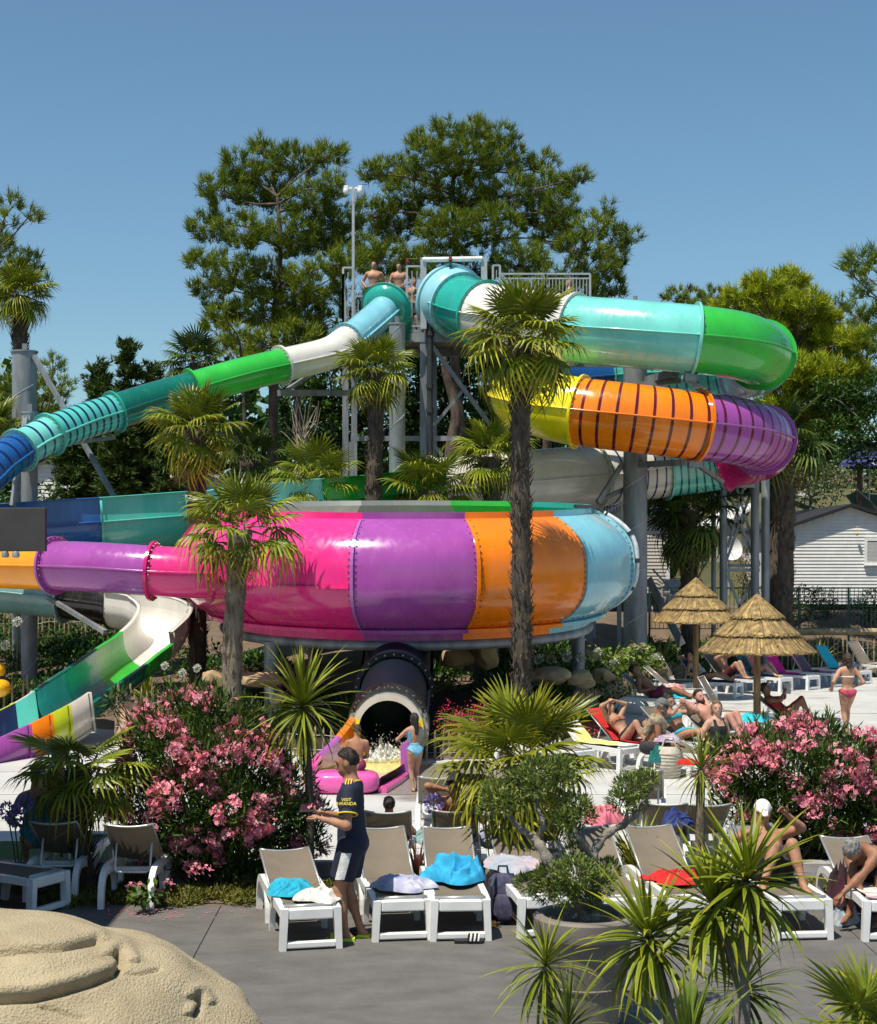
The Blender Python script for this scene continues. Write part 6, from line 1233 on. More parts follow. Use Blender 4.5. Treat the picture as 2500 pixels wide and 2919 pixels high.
picket_fence('low picket fence right of the tunnel, before the salvia bed', [(gx(1216, 28.15).x, 28.15, 0), (gx(1330, 28.25).x, 28.25, 0), (gx(1480, 28.6).x, 28.6, 0), (gx(1590, 29.6).x, 29.6, 0)], .5, .13); picket_fence('low picket fence left of the tunnel, behind the cordyline', [(gx(760, 28.9).x, 28.9, 0), (gx(900, 28.5).x, 28.5, 0), (gx(1000, 28.4).x, 28.4, 0)], .55, .13)
picket_fence('taller picket fence behind the left oleander by the trough', [(gx(328, 30.6).x, 30.6, 0), (gx(480, 30.4).x, 30.4, 0), (gx(640, 29.8).x, 29.8, 0)], 1.0, .125, .1, .04, lambda x, y: .08); picket_fence('picket fence at the left edge by the slim column', [(gx(-30, 34.4).x, 34.4, 0), (gx(60, 34.3).x, 34.3, 0), (gx(108, 34.6).x, 34.6, 0)], .95, .15, .1, .04)
picket_fence('sunlit picket fence in the distance left of the white trough curve', [(gx(-20, 43).x, 43, 0), (gx(340, 43.5).x, 43.5, 0)], 1.15, .14, .05); picket_fence('picket fence beside the lying tanned man', [(gx(1640, 33.2).x, 33.2, 0), (gx(1700, 36.0).x, 36.0, 0), (gx(1800, 40.4).x, 40.4, 0)], .62, .11); picket_fence('picket fence from the right row of loungers to the tall flax', [(gx(1590, 29.6).x, 29.6, 0), (gx(1640, 33.2).x, 33.2, 0)], .55, .12)
picket_fence('pale picket fence behind the far right loungers', [(gx(2230, 48.3).x, 48.3, 0), (gx(2345, 48.6).x, 48.6, 0), (gx(2560, 48.9).x, 48.9, 0)], 1.0, .15); picket_fence('short pale fence behind the shaded sunbathers by the parasol', [(gx(1870, 42.4).x, 42.4, 0), (gx(1960, 46.2).x, 46.2, 0)], .6, .13)
picket_fence('old brown picket fence up the slope at the right edge', [(gx(2366, 76).x, 76, 0), (gx(2530, 76).x, 76, 0)], .85, .075, .06, .03, lambda x, y: at(2400, 1398, 76).z)
# dark green mesh fence before the mobile homes
GRN = mat('green_paint', (.012, .05, .035), .45, .15); gf = thing('mesh_fence', 'dark green metal mesh fence in front of the white mobile home', 'fence', (gx(1850, 52).x, 52, 1.0)); zt, zb = at(2000, 1676, 52).z, at(2000, 1792, 52).z; x0, x1 = gx(1850, 52).x, gx(2560, 52).x
MB().bar((x0, 52, zt), (x1, 52, zt), .05).build('top_rail', GRN, gf); MB().bar((x0, 52, zb), (x1, 52, zb), .03).build('bottom_rail', GRN, gf); bp_ = proto_mesh('bar', MB().bar((0, 0, zb), (0, 0, zt), .016, .016, up=(0, 1, 0)), GRN); pp_ = proto_mesh('fence_post', MB().bar((0, 0, zb-.5), (0, 0, zt+.03), .06, .06, up=(0, 1, 0)), GRN)
for k in range(60): inst(bp_, gf, V((x0+(x1-x0)*(k+.5)/60, 52, 0))-ORG[gf], name='bar')
for k in range(6): inst(pp_, gf, V((x0+(x1-x0)*(k+.01)/5, 52.03, 0))-ORG[gf], name='fence_post')
for k in range(5): z = zt-.12*(k+1); MB().bar((gx(2370, 52).x, 51.985, z), (x1, 51.985, z), .012).build('mesh_wire', GRN, gf)
tag(MB().tube([at(2235, 1802, 50.5), at(2560, 1800, 50.5)], .11, 10).build('timber_edging', mat('pale_timber', (.38, .30, .18), .9, .2), smooth='auto'), 'pale round timber edging under the mesh fence', 'edging')
for k in range(3): tag(MB().tube([at(2330, 1402+k*17, 75), at(2560, 1400+k*17, 75)], .13, 10).build('timber_edging', mat('pale_timber', (.38, .30, .18), .9, .2), smooth='auto'), ['top', 'middle', 'lowest'][k]+' log of the timber retaining wall up the slope', 'edging')
MB_h = MB(); a, b = at(2180, 1455, 74), at(2620, 1440, 74)
hill = sheet('bank', np.linspace(10, 40, 40), np.linspace(63, 120, 40), lambda X, Y: 1.3+smooth01((Y-63)/9)*5.2*smooth01((X-11)/4)+.15*np.sin(X*1.7+Y), mat('bank_soil', (.12, .10, .05), .95, .35, 1.5, col2=(.05, .07, .02)))

# ================================================================== MOBILE HOMES
SIDE = mat('white_siding', (.74, .73, .70), .6, .05, 2); SIDEB = mat('beige_siding', (.52, .48, .42), .6, .06, 2); ROOFD = mat('dark_roof', (.014, .014, .017), .7, .2, 4); TRIM = mat('white_trim', (.80, .80, .79), .5, .03); GLASS = mat('dark_glass', (.02, .025, .03), .08, .1); SHUT = mat('shutter', (.50, .50, .49), .5, .05)
def home(name, label, px0, px1, pye, pya, pyb, d, depth, sidem, roofm, pitch=.125, over=.25):
    x0, x1 = gx(px0, d).x, gx(px1, d).x; ze, za, zb_ = at(0, pye, d).z, at(0, pya, d).z, at(0, pyb, d).z; xc = (x0+x1)/2; t = thing(name, label, 'house', (xc, d, zb_)); q = MB()
    P = [(x0, zb_), (x1, zb_), (x1, ze), (xc, za), (x0, ze)]; q.add([(x, d+.03, z) for x, z in P]+[(x, d+depth, z) for x, z in P], [(4, 3, 2, 1, 0), (5, 6, 7, 8, 9), (0, 1, 6, 5), (1, 2, 7, 6), (4, 0, 5, 9)]); q.build('wall', sidem, t)
    n = int((za-zb_)/pitch); plank = None
    for k in range(n):
        z = zb_+pitch*(k+.5); half = (x1-x0)/2 if z+pitch/2 < ze else (x1-x0)/2*max(0, (za-z-pitch/2)/(za-ze))
        if half < .15: continue
        b = MB(); zz0, zz1 = z-pitch/2, z+pitch/2-.006; b.add([(xc-half, d-.014, zz0), (xc+half, d-.014, zz0), (xc+half, d+.012, zz1), (xc-half, d+.012, zz1), (xc-half, d+.028, zz0), (xc+half, d+.028, zz0), (xc+half, d+.028, zz1), (xc-half, d+.028, zz1)], [(0, 1, 2, 3), (4, 5, 1, 0), (0, 3, 7, 4), (1, 5, 6, 2), (3, 2, 6, 7)]); b.build('siding_plank', sidem, t)
    rf = MB(); tk = .12; o_ = over
    for sg in (-1, 1):
        xe = xc+sg*((x1-x0)/2+o_); sl = (za-ze)/((x1-x0)/2); zE = ze-sl*o_
        rf.add([(xc, d-o_, za+.02), (xe, d-o_, zE+.02), (xe, d+depth+o_, zE+.02), (xc, d+depth+o_, za+.02), (xc, d-o_, za+.02+tk), (xe, d-o_, zE+.02+tk), (xe, d+depth+o_, zE+.02+tk), (xc, d+depth+o_, za+.02+tk)], [(0, 1, 2, 3), (7, 6, 5, 4), (0, 4, 5, 1), (1, 5, 6, 2), (2, 6, 7, 3), (3, 7, 4, 0)])
    r_ = rf.build('roof', roofm, t)
    for sg in (-1, 1): MB().box((xc+sg*((x1-x0)/2-.05), d-.02, (ze+zb_)/2), (.12, .05, ze-zb_-.02)).build('corner_trim', TRIM, t)
    MB().box((xc, d+.3, zb_-.3), (x1-x0-.3, .1, .6)).build('skirt', mat('skirt_dark', (.03, .03, .03), .9), t)
    return t, d
def window(t, d, px0, py0, px1, py1, shut=True):
    a, b = at(px0, py0, d-.03), at(px1, py1, d-.03); c = (a+b)/2; w, h = b.x-a.x, a.z-b.z; f = MB()
    for dx, dz, ww, hh in ((0, h/2, w+.1, .10), (0, -h/2, w+.1, .10), (-w/2, 0, .10, h-.1), (w/2, 0, .10, h-.1)): f.box((c.x+dx, c.y-.02, c.z+dz), (ww, .07, hh))
    o = f.build('window', TRIM, t); MB().box((c.x, c.y-.005, c.z), (w-.1, .02, h-.1)).build('pane', GLASS, o)
    if shut:
        n = int((h-.1)/.05)
        for k in range(n): MB().box((c.x, c.y-.03, c.z-h/2+.05+(k+.5)*.05), (w-.12, .018, .042)).build('shutter_slat', SHUT, o)
    MB().box((c.x, c.y-.05, c.z-h/2-.07), (w+.16, .12, .03)).build('sill', TRIM, o)
h1, _ = home('mobile_home', 'white mobile home with a dark gable roof at the right edge', 2243, 2610, 1508, 1446, 1722, 60, 9, SIDE, ROOFD); window(h1, 60, 2468, 1538, 2570, 1606); q = MB(); q.lathe(at(2443, 1522, 59.8), [(.03, .06), (.07, .02), (.06, -.03), (.02, -.06)], 10); q.build('wall_lamp', mat('lamp_brass', (.5, .36, .12), .5), h1, smooth=True)
h2, _ = home('mobile_home', 'beige mobile home with a white fascia behind the stair frame', 2060, 2330, 1500, 1425, 1640, 72, 8, SIDEB, mat('white_fascia', (.66, .65, .62), .6), .14); h3, _ = home('mobile_home', 'grey-shaded mobile home beside the thickest column', 1665, 1908, 1505, 1440, 1690, 58, 8, SIDEB, mat('blue_tiles', (.03, .04, .07), .6, .3, 8))
window(h3, 58, 1715, 1560, 1770, 1620, False)
h4, _ = home('mobile_home', 'white house glimpsed below the body slide at the left', 60, 200, 1345, 1310, 1440, 63, 6, SIDE, ROOFD, .16); h5, _ = home('mobile_home', 'white house with a cornice glimpsed beside the left palm trunk', 470, 640, 1368, 1350, 1470, 64, 6, SIDE, TRIM, .16); window(h4, 63, 150, 1395, 185, 1430, False)
# awning, dish, far parasol
aw = thing('awning', 'folded pale grey awning behind the mobile homes', 'awning', at(2280, 1420, 70)); q = MB(); q.tube([at(2232, 1402, 70), at(2330, 1424, 69.5)], [.30, .22], 10, flat=.6); q.build('fabric', mat('awning_fabric', (.42, .41, .38), .9, .15), aw, smooth=True); MB().tube([at(2325, 1425, 69.6), at(2322, 1500, 69.6)], .04, 8).build('pole', GALL, aw)
ds = thing('satellite_dish', 'large white satellite dish behind the stair frame', 'satellite dish', at(2080, 1640, 56)); c = at(2080, 1566, 56); M = Matrix.Rotation(math.radians(78), 3, 'X') @ Matrix.Rotation(.25, 3, 'Y'); MB().lathe(c, [(.02, -.02), (.22, .02), (.36, .09), (.42, .14), (.41, .15), (.34, .10), (.2, .04), (.02, .0)], 28, M=M).build('reflector', TRIM, ds, smooth='auto'); MB().tube([c, c+V((.05, -.35, .0))], .012, 6).build('arm', GALL, ds); MB().tube([c+V((0, .1, 0)), c+V((0, .1, -1.6))], .035, 8).build('mast', GALL, ds)
bp2 = thing('parasol', 'dark blue parasol with a pale edge line at the far right', 'parasol', at(2475, 1440, 70)); c = at(2478, 1258, 70); q = MB(); n = 8
q.v = [tuple(c)]+[(c.x+1.3*math.cos(2*math.pi*k/n+.3), c.y+1.3*math.sin(2*math.pi*k/n+.3), c.z-.95) for k in range(n)]+[(c.x+1.31*math.cos(2*math.pi*k/n+.3), c.y+1.31*math.sin(2*math.pi*k/n+.3), c.z-1.15) for k in range(n)]
q.f = [(0, 1+k, 1+(k+1) % n) for k in range(n)]+[(1+k, 9+k, 9+(k+1) % n, 1+(k+1) % n) for k in range(n)]; q.m = [0]*16; q.build('canopy', mat('navy_canvas', (.035, .045, .20), .8, .1), bp2); q = MB()
for k in range(n):
    a0, a1 = 2*math.pi*k/n+.3, 2*math.pi*(k+1)/n+.3; q.bar((c.x+1.16*math.cos(a0), c.y+1.16*math.sin(a0), c.z-.835), (c.x+1.16*math.cos(a1), c.y+1.16*math.sin(a1), c.z-.835), .03, .03)
q.build('edge_line', mat('canvas_gold', (.45, .38, .25), .8), bp2); MB().tube([c-V((0, 0, 2.6)), c], .03, 8).build('pole', GALL, bp2); MB().box((c.x+.05, c.y-1.27, c.z-1.05), (.62, .02, .09), rz=.12).build('valance_band', TRIM, bp2)
# parked car: body, glazing, wheels
car = thing('parked_car', 'dark blue-grey car parked behind the broad dark palm', 'car', (gx(1975, 54).x, 54.5, 1.25)); CARP = mat('car_paint', (.018, .022, .035), .25, .1, coat=1.0)
def car_sec(y, w, zb_, zt_, inset): return [(-w, y, zb_), (w, y, zb_), (w, y, zb_+(zt_-zb_)*.55), (w-inset, y, zt_), (-w+inset, y, zt_), (-w, y, zb_+(zt_-zb_)*.55)]
secs = [(0, .78, .35, .75, .06), (.12, .86, .28, .95, .07), (1.1, .88, .26, 1.08, .08), (1.25, .88, .26, 1.1, .08), (3.6, .88, .26, 1.12, .08), (4.1, .84, .3, 1.0, .1), (4.2, .76, .4, .8, .1)]; q = MB()
for s in secs: q.v += car_sec(*s)
for i in range(len(secs)-1):
    for k in range(6): q.f.append((i*6+k, (i+1)*6+k, (i+1)*6+(k+1) % 6, i*6+(k+1) % 6)); q.m.append(0)
q.f += [(5, 4, 3, 2, 1, 0), tuple((len(secs)-1)*6+k for k in range(6))]; q.m += [0, 0]; o = q.build('body', CARP, car, smooth='auto', local=True)
q = MB(); gs = [(1.1, .80, 1.09), (1.85, .66, 1.55), (3.2, .66, 1.56), (3.75, .76, 1.12)]
q.v = [(sx*w, y, z) for y, w, z in gs for sx in (-1, 1)]; q.f = [(2, 3, 5, 4), (0, 2, 4, 6), (1, 7, 5, 3)]; q.m = [0]*3; q.build('cabin', CARP, car, local=True); q = MB(); q.v = [(-.76, 1.13, 1.12), (.76, 1.13, 1.12), (.62, 1.80, 1.52), (-.62, 1.80, 1.52)]; q.v = [(x, y-.02, z+.012) for x, y, z in q.v]; q.f = [(0, 1, 2, 3)]; q.m = [0]; q.build('windscreen', GLASS, car, local=True)
MB().box((-.5, 1.16, 1.17), (.09, .01, .07)).build('sticker', mat('sticker_green', (.2, .45, .2), .6), car, local=True)
for sx in (-1, 1):
    MB().box((sx*.98, 1.25, 1.08), (.16, .09, .11), bev=.03).build('mirror', CARP, car, local=True); MB().box((sx*.62, .05, .72), (.26, .09, .10), bev=.03).build('headlight', mat('headlight', (.5, .52, .55), .1), car, local=True)
    for y in (.8, 3.4): MB().lathe((sx*.80, y, .3), [(.1, -.1), (.30, -.1), (.31, 0), (.30, .1), (.1, .1)], 18, M=Matrix.Rotation(math.pi/2, 3, 'Y')).build('wheel', GALD, car, local=True)
# ================================================================== ROCKS, BOULDER, POTS
ROCK = mat('limestone', (.46, .34, .18), .9, .35, 3, bump=.8, bscale=12, col2=(.30, .22, .12))
def rock(label, px, py, w, h, d, seed, m=ROCK, cat='rock', name='rock', nsub=4, amp=.30):
    c = at(px, py, d); bm = bmesh.new(); bmesh.ops.create_icosphere(bm, subdivisions=nsub, radius=1); rg = np.random.default_rng(seed); K = rg.normal(size=(9, 3))*2.2; ph = rg.uniform(0, 6.28, 9)
    vs = np.array([v.co for v in bm.verts]); dsp = sum(np.sin(vs@K[i]+ph[i])/(1+i*.4) for i in range(9))*amp*.45; pl = rg.normal(size=(16, 3)); pl /= np.linalg.norm(pl, axis=1)[:, None]
    r = 1+dsp
    for n_ in pl: r = np.minimum(r, (rg.uniform(.58, .85)*(1+.3*dsp))/np.maximum(vs@n_, .05))
    vs = vs*r[:, None]*np.array([w/2*d/F, w/2*d/F*.7, h/2*d/F]); fs = [tuple(v.index for v in f.verts) for f in bm.faces]; bm.free(); t = mesh_np(name, vs, fs, m); t.location = c; autosmooth(t, 22); return tag(t, label, cat)
for i, (lb, px, py, w, h, d) in enumerate([('long pale rock under the bowl right of the tunnel', 1300, 1875, 120, 75, 34.5), ('blocky tan rock under the orange bowl panel', 1385, 1868, 85, 90, 34.3), ('pale rock below the light blue bowl panel', 1565, 1930, 130, 70, 33.2), ('low pale rock right of the bowl', 1655, 1935, 100, 55, 33.6), ('round pale rock left of the pale palm trunk', 600, 1935, 80, 75, 31.2), ('long flat pale rock right of the pale palm trunk', 735, 1938, 170, 52, 31.6), ('tan rock by the hydrangeas', 1715, 1925, 90, 60, 36.5), ('small tan rock at the fence behind the hydrangeas', 1870, 1915, 60, 45, 41.3), ('flat pale rock between tunnel and cordyline', 800, 1990, 60, 30, 30.4)]): rock(lb, px, py, w, h, d, i+3)
# big artificial boulder, lower left
BOUL = mat('sprayed_rock', (.48, .395, .25), .95, .22, 2.4, bump=1.0, bscale=70, col2=(.33, .265, .165))
def boulder():
    c = V((-3.05, 10.2, .27)); nx, nz = 420, 220; K = np.random.default_rng(5); U, W_ = np.meshgrid(np.linspace(0, 2*np.pi, nx, endpoint=False), np.linspace(-.15, 1, nz)); ph = W_*np.pi/2; sx = np.cos(ph)**.75; R0 = np.array([2.05, 1.6, 1.02])
    D = np.stack([np.cos(U)*sx, np.sin(U)*sx, np.sin(ph)], -1); n1 = sum(np.sin(D@v*f+p)*a for v, f, p, a in [(K.normal(size=3), 2.2, 1, .05), (K.normal(size=3), 3.1, 2, .04), (K.normal(size=3), 5, 3, .022), (K.normal(size=3), 8, .5, .012), (K.normal(size=3), 13, 2.5, .007)])
    r = 1+n1; P = D*r[..., None]*R0
    # grooves and overhanging ledges, measured along curved lines over the near face
    Wd = P+np.array(c); PX = CX+Wd[..., 0]/Wd[..., 1]*F; PY = HOR+(CAMH-Wd[..., 2])/Wd[..., 1]*F; near = (D[..., 1] < .35)
    for line, wd, dep, bul in [([(-700, 2760), (-200, 2735), (0, 2716), (90, 2707), (180, 2702), (264, 2686), (275, 2684)], 7, .05, .018), ([(-700, 2940), (-200, 2890), (0, 2850), (100, 2846), (177, 2828), (270, 2800), (335, 2772), (350, 2742), (338, 2722)], 9, .075, .03), ([(350, 2772), (400, 2776), (455, 2762)], 4, .03, 0), ([(560, 2890), (575, 2860), (565, 2840)], 7, .06, .02), ([(120, 2870), (240, 2905), (250, 2960)], 4, .03, 0)]:
        best = np.full(PX.shape, 1e9); above = np.zeros(PX.shape)
        for (xa, ya), (xb, yb2) in zip(line[:-1], line[1:]):
            ex, ey = xb-xa, yb2-ya; tq = np.clip(((PX-xa)*ex+(PY-ya)*ey)/(ex*ex+ey*ey), 0, 1); dx, dy = PX-(xa+tq*ex), PY-(ya+tq*ey); dd = np.hypot(dx, dy); up = dd < best; best = np.where(up, dd, best); above = np.where(up, dy, above)
        g = (np.exp(-(best/wd)**2)*dep-np.exp(-((best-3.2*wd)/(2.2*wd))**2)*bul*(above < 0))*near; P = P-D*g[..., None]
    vs = (P+np.array(c)).reshape(-1, 3); i = np.arange(nx*nz).reshape(nz, nx); j = np.roll(i, -1, 1); f = np.stack([i[:-1], j[:-1], j[1:], i[1:]], -1).reshape(-1, 4); o = mesh_np('boulder', vs, f, BOUL, smooth=True); tag(o, 'large sandy artificial boulder filling the bottom left corner', 'boulder')
boulder()
# planter with the cloud-pruned tree
POTM = mat('taupe_pot', (.20, .17, .155), .65, .08, 3, bump=.1); pot = thing('planter_pot', 'large round taupe planter pot in the foreground', 'planter', gx(1670, 12.3, 0)); c = ORG[pot]
MB().lathe(c, [(.24, 0), (.27, .02), (.345, .62), (.355, .66), (.39, .665), (.40, .70), (.40, .80), (.385, .82), (.33, .82), (.325, .76), (.30, .74)], 48).build('shell', POTM, pot, smooth='auto'); MB().lathe(c, [(.31, .70), (.32, .755), (.0, .78)], 24, cap=False).build('soil', GRASS_G, pot)
MB().lathe(c, [(.305, .28), (.315, .285), (.318, .30), (.308, .305)], 48, cap=False).build('rib_ring', POTM, pot)
bt = thing('cloud_pruned_tree', 'cloud-pruned evergreen with twisted grey branches in the planter pot', 'tree', c+V((0, 0, .74))); PD = 12.3; q = MB(); random.seed(12)
def br(pts, r0, r1):
    P_ = catmull([at(x, y, PD+z) for x, y, z in pts], 6); q.tube(P_, [r0+(r1-r0)*i/(len(P_)-1)*1+.15*r0*math.sin(i*1.7) for i in range(len(P_))], 9)
br([(1672, 2632, 0), (1640, 2560, -.05), (1585, 2495, -.1), (1545, 2420, -.08), (1525, 2390, 0)], .05, .036); br([(1528, 2394, 0), (1480, 2358, .1), (1455, 2330, .05), (1448, 2280, 0)], .03, .015); br([(1530, 2394, 0), (1550, 2350, -.05), (1535, 2310, 0), (1530, 2230, .05)], .028, .014)
br([(1690, 2632, 0), (1698, 2540, .05), (1690, 2450, 0), (1722, 2385, .05), (1785, 2345, .1), (1830, 2300, .05), (1855, 2230, 0)], .05, .016); br([(1690, 2452, 0), (1660, 2400, -.1), (1640, 2370, -.1), (1640, 2310, 0)], .03, .012); br([(1690, 2540, 0), (1740, 2500, .1)], .02, .01); br([(1785, 2345, .1), (1790, 2280, .1)], .02, .01); br([(1600, 2510, 0), (1580, 2490, .1)], .02, .01)
q.build('trunk', mat('twisted_bark', (.30, .27, .23), .9, .35, 6, bump=1, bscale=22, col2=(.10, .085, .07)), bt, smooth=True)
C, D = [], []
for x, y, z, r in [(1415, 2265, 0, 58), (1395, 2305, .1, 40), (1450, 2290, -.1, 40), (1480, 2225, .05, 50), (1535, 2200, 0, 62), (1590, 2190, .1, 52), (1610, 2225, 0, 40), (1530, 2245, -.1, 42), (1640, 2300, 0, 55), (1612, 2335, -.1, 44), (1670, 2325, .1, 40), (1625, 2365, 0, 34), (1800, 2245, 0, 60), (1840, 2225, .1, 42), (1770, 2285, -.1, 48), (1820, 2290, .1, 36), (1575, 2500, -.1, 62), (1640, 2490, -.2, 72), (1700, 2520, -.1, 64), (1550, 2540, .1, 50), (1610, 2545, -.2, 56), (1730, 2480, .1, 46), (1500, 2520, 0, 40), (1640, 2430, .1, 40), (1680, 2570, 0, 46)]:
    c = np.array(at(x, y, PD+z)); R_ = r*.86*PD/F; n = int(470*(r/50)**2); u = randdirs(n); C.append(c+u*(R_*rng.uniform(.3, 1, n)**.5)[:, None]*np.array([1, 1, .8])); dd = u*.8+np.array([0, 0, .5])+rng.normal(size=(n, 3))*.4; D.append(dd/np.linalg.norm(dd, axis=1)[:, None])
C = np.concatenate(C); D = np.concatenate(D); n = len(C); stuff(leaves_obj('foliage', C, D, rng.uniform(.035, .06, n), rng.uniform(.005, .008, n), mat('clipped_leaf', (.055, .095, .020), .45, .2, 4, tint=(.26, .32, .07), trans=.25), bt, np.clip(.45+rng.normal(size=n)*.25, 0, 1))); random.seed(7)
# small props
yb_ = thing('yellow_buoy', 'yellow rounded plastic toy at the left edge by the picket fence', 'toy', gp(0, 1998)); YEL = gel('buoy_yellow', (.80, .42, .01)); c = at(-2, 1960, 33.4); ORG[yb_] = V(c); yb_.location = c
q = MB(); q.ball(c, (.24, .24, .2), 20, 12); q.build('lower_float', YEL, yb_, smooth=True); q = MB(); q.ball(c+V((-.02, 0, .36)), (.15, .15, .17), 18, 12); q.build('upper_float', YEL, yb_, smooth=True); q = MB(); q.lathe(c+V((-.02, 0, .17)), [(.11, 0), (.12, .05), (.1, .09)], 14); q.build('neck', GALD, yb_)
# backpack by the third lounger
bk = thing('backpack', 'dark floral backpack leaning between two front loungers', 'backpack', gp(1435, 2632)); c = ORG[bk]; NAVYF = mat('bag_print', (.012, .014, .03), .7, .2, 22, col2=(.06, .05, .12)); M = Matrix.Rotation(math.radians(-14), 3, 'X')
MB().box(c+V((0, .05, .24)), (.28, .17, .46), bev=.06, M=M).build('bag_body', NAVYF, bk, smooth='auto'); MB().box(c+V((0, -.06, .17)), (.23, .10, .24), bev=.04, M=M).build('front_pocket', NAVYF, bk, smooth='auto'); MB().tube([c+V((-.05, .12, .46)), c+V((-.04, .12, .53)), c+V((.04, .12, .53)), c+V((.05, .12, .46))], .012, 6).build('handle', GALD, bk)
for sx in (-1, 1): MB().tube([c+V((sx*.08, .02, .46)), c+V((sx*.12, -.10, .38)), c+V((sx*.12, -.09, .15)), c+V((sx*.1, -.02, .05))], .016, 6, flat=.5).build('strap', GALD, bk)
st = thing('orange_tube', 'orange plastic bottle lying beside the backpack', 'bottle', gp(1400, 2646)); MB().tube([gp(1385, 2646)+V((0, 0, .035)), gp(1412, 2644)+V((0, 0, .035))], .033, 12).build('bottle_body', gel('bottle_orange', (.8, .25, .01)), st, smooth='auto'); MB().tube([gp(1412, 2644)+V((0, 0, .035)), gp(1424, 2643)+V((0, 0, .035))], .02, 10).build('cap', GALD, st)
# pool slipper
ff = thing('pool_slipper', 'single black slipper with white bands in front of the third lounger', 'slipper', gp(1335, 2688)); c = ORG[ff]; BLK = mat('black_rubber', (.012, .012, .013), .55); WHT = mat('white_rubber', (.7, .7, .68), .5)
q = MB(); pr = [(-.13, .032), (-.10, .045), (-.02, .04), (.06, .047), (.12, .042), (.145, .02)]; q.v = [(c.x+x, c.y-w, c.z+.0) for x, w in pr]+[(c.x+x, c.y+w, c.z) for x, w in pr[::-1]]; n = len(q.v); q.v += [(x, y, z+.028) for x, y, z in q.v]; q.f = [tuple(range(n-1, -1, -1)), tuple(range(n, 2*n))]+[(k, (k+1) % n, n+(k+1) % n, n+k) for k in range(n)]; q.m = [0]*len(q.f); q.build('sole', BLK, ff)
for i, (x, m_) in enumerate([(.0, BLK), (.018, WHT), (.036, BLK), (.054, WHT), (.072, BLK), (.09, WHT)]):
    q = MB(); pts = [(c.x+x+.01*math.sin(a), c.y-.048*math.cos(a), c.z+.028+.055*math.sin(a)) for a in np.linspace(0, math.pi, 9)]; q.tube(pts, .0095, 6); q.build('band', m_, ff)
# striped beach bag on the deck behind lounger B4
bag = thing('beach_bag', 'cream striped beach bag beside the capped man', 'bag', gp(1905, 2216)); c = ORG[bag]; CRMB = mat('bag_canvas', (.55, .50, .40), .9, .1, 10); MB().lathe(c, [(.17, 0), (.20, .05), (.215, .25), (.20, .42), (.15, .50)], 20, cap=True).build('bag_body', CRMB, bag, smooth='auto')
for k in range(7): MB().lathe(c+V((0, 0, .05+.055*k)), [(.207+.008*math.sin(k*.5), 0), (.212+.008*math.sin(k*.5), .006), (.207+.008*math.sin(k*.5), .012)], 20, cap=False).build('stripe', mat('bag_stripe', (.20, .17, .13), .9), bag)
MB().tube([c+V((-.12, -.08, .48)), c+V((-.06, -.1, .66)), c+V((.06, -.1, .66)), c+V((.12, -.08, .48))], .014, 6).build('handle', CRMB, bag)
# unseen block added outside the left edge to shade the left terrace corner
sh = thing('shade_block', 'unseen dark block added just outside the left edge to cast shade', 'shade caster', (-7.0, 14.9, 0)); MB().box((-8.6, 13.5, 6.2), (7.0, 5.0, .14)).build('roof', M_BOX, sh); MB().box((-8.75, 17.4, 6.2), (7.0, 2.78, .14)).build('roof', M_BOX, sh); MB().box((-8.9, 14.9, 3.05), (6.4, 7.2, 6.1)).build('wall', mat('shade_block_wall', (.12, .11, .10), .9), sh)
for x, y in ((-11.8, 11.3), (-5.4, 11.3), (-11.8, 15.8), (-5.4, 15.8), (-12, 18.5), (-5.5, 18.5)): MB().tube([(x, y, 0), (x, y, 6.13)], .08, 12).build('post', GAL, sh)
# ================================================================== PEOPLE
def sd_cap(P, a, b, ra, rb):
    a = np.asarray(a, np.float32); b = np.asarray(b, np.float32); ab = b-a; h = np.clip(((P-a)@ab)/max(ab@ab, 1e-9), 0, 1)
    return np.linalg.norm(P-(a+h[..., None]*ab), axis=-1)-(ra+(rb-ra)*h)
def sd_ell(P, c, r, M):
    q = (P-np.asarray(c, np.float32))@np.asarray(M, np.float32); r = np.asarray(r, np.float32); k0 = np.linalg.norm(q/r, axis=-1); k1 = np.linalg.norm(q/(r*r), axis=-1); return k0*(k0-1)/np.maximum(k1, 1e-6)
def smin(a, b, k): h = np.maximum(k-np.abs(a-b), 0)/k; return np.minimum(a, b)-h*h*k*.25
def prim_d(P, p): return sd_cap(P, *p[1:]) if p[0] == 'c' else sd_ell(P, *p[1:])
def bounds(prims, pad):
    lo, hi = np.full(3, 1e9), np.full(3, -1e9)
    for p in prims:
        if p[0] == 'c':
            for q, r in ((p[1], p[3]), (p[2], p[4])): lo = np.minimum(lo, np.asarray(q)-r); hi = np.maximum(hi, np.asarray(q)+r)
        else: r = max(p[2]); lo = np.minimum(lo, np.asarray(p[1])-r); hi = np.maximum(hi, np.asarray(p[1])+r)
    return lo-pad, hi+pad
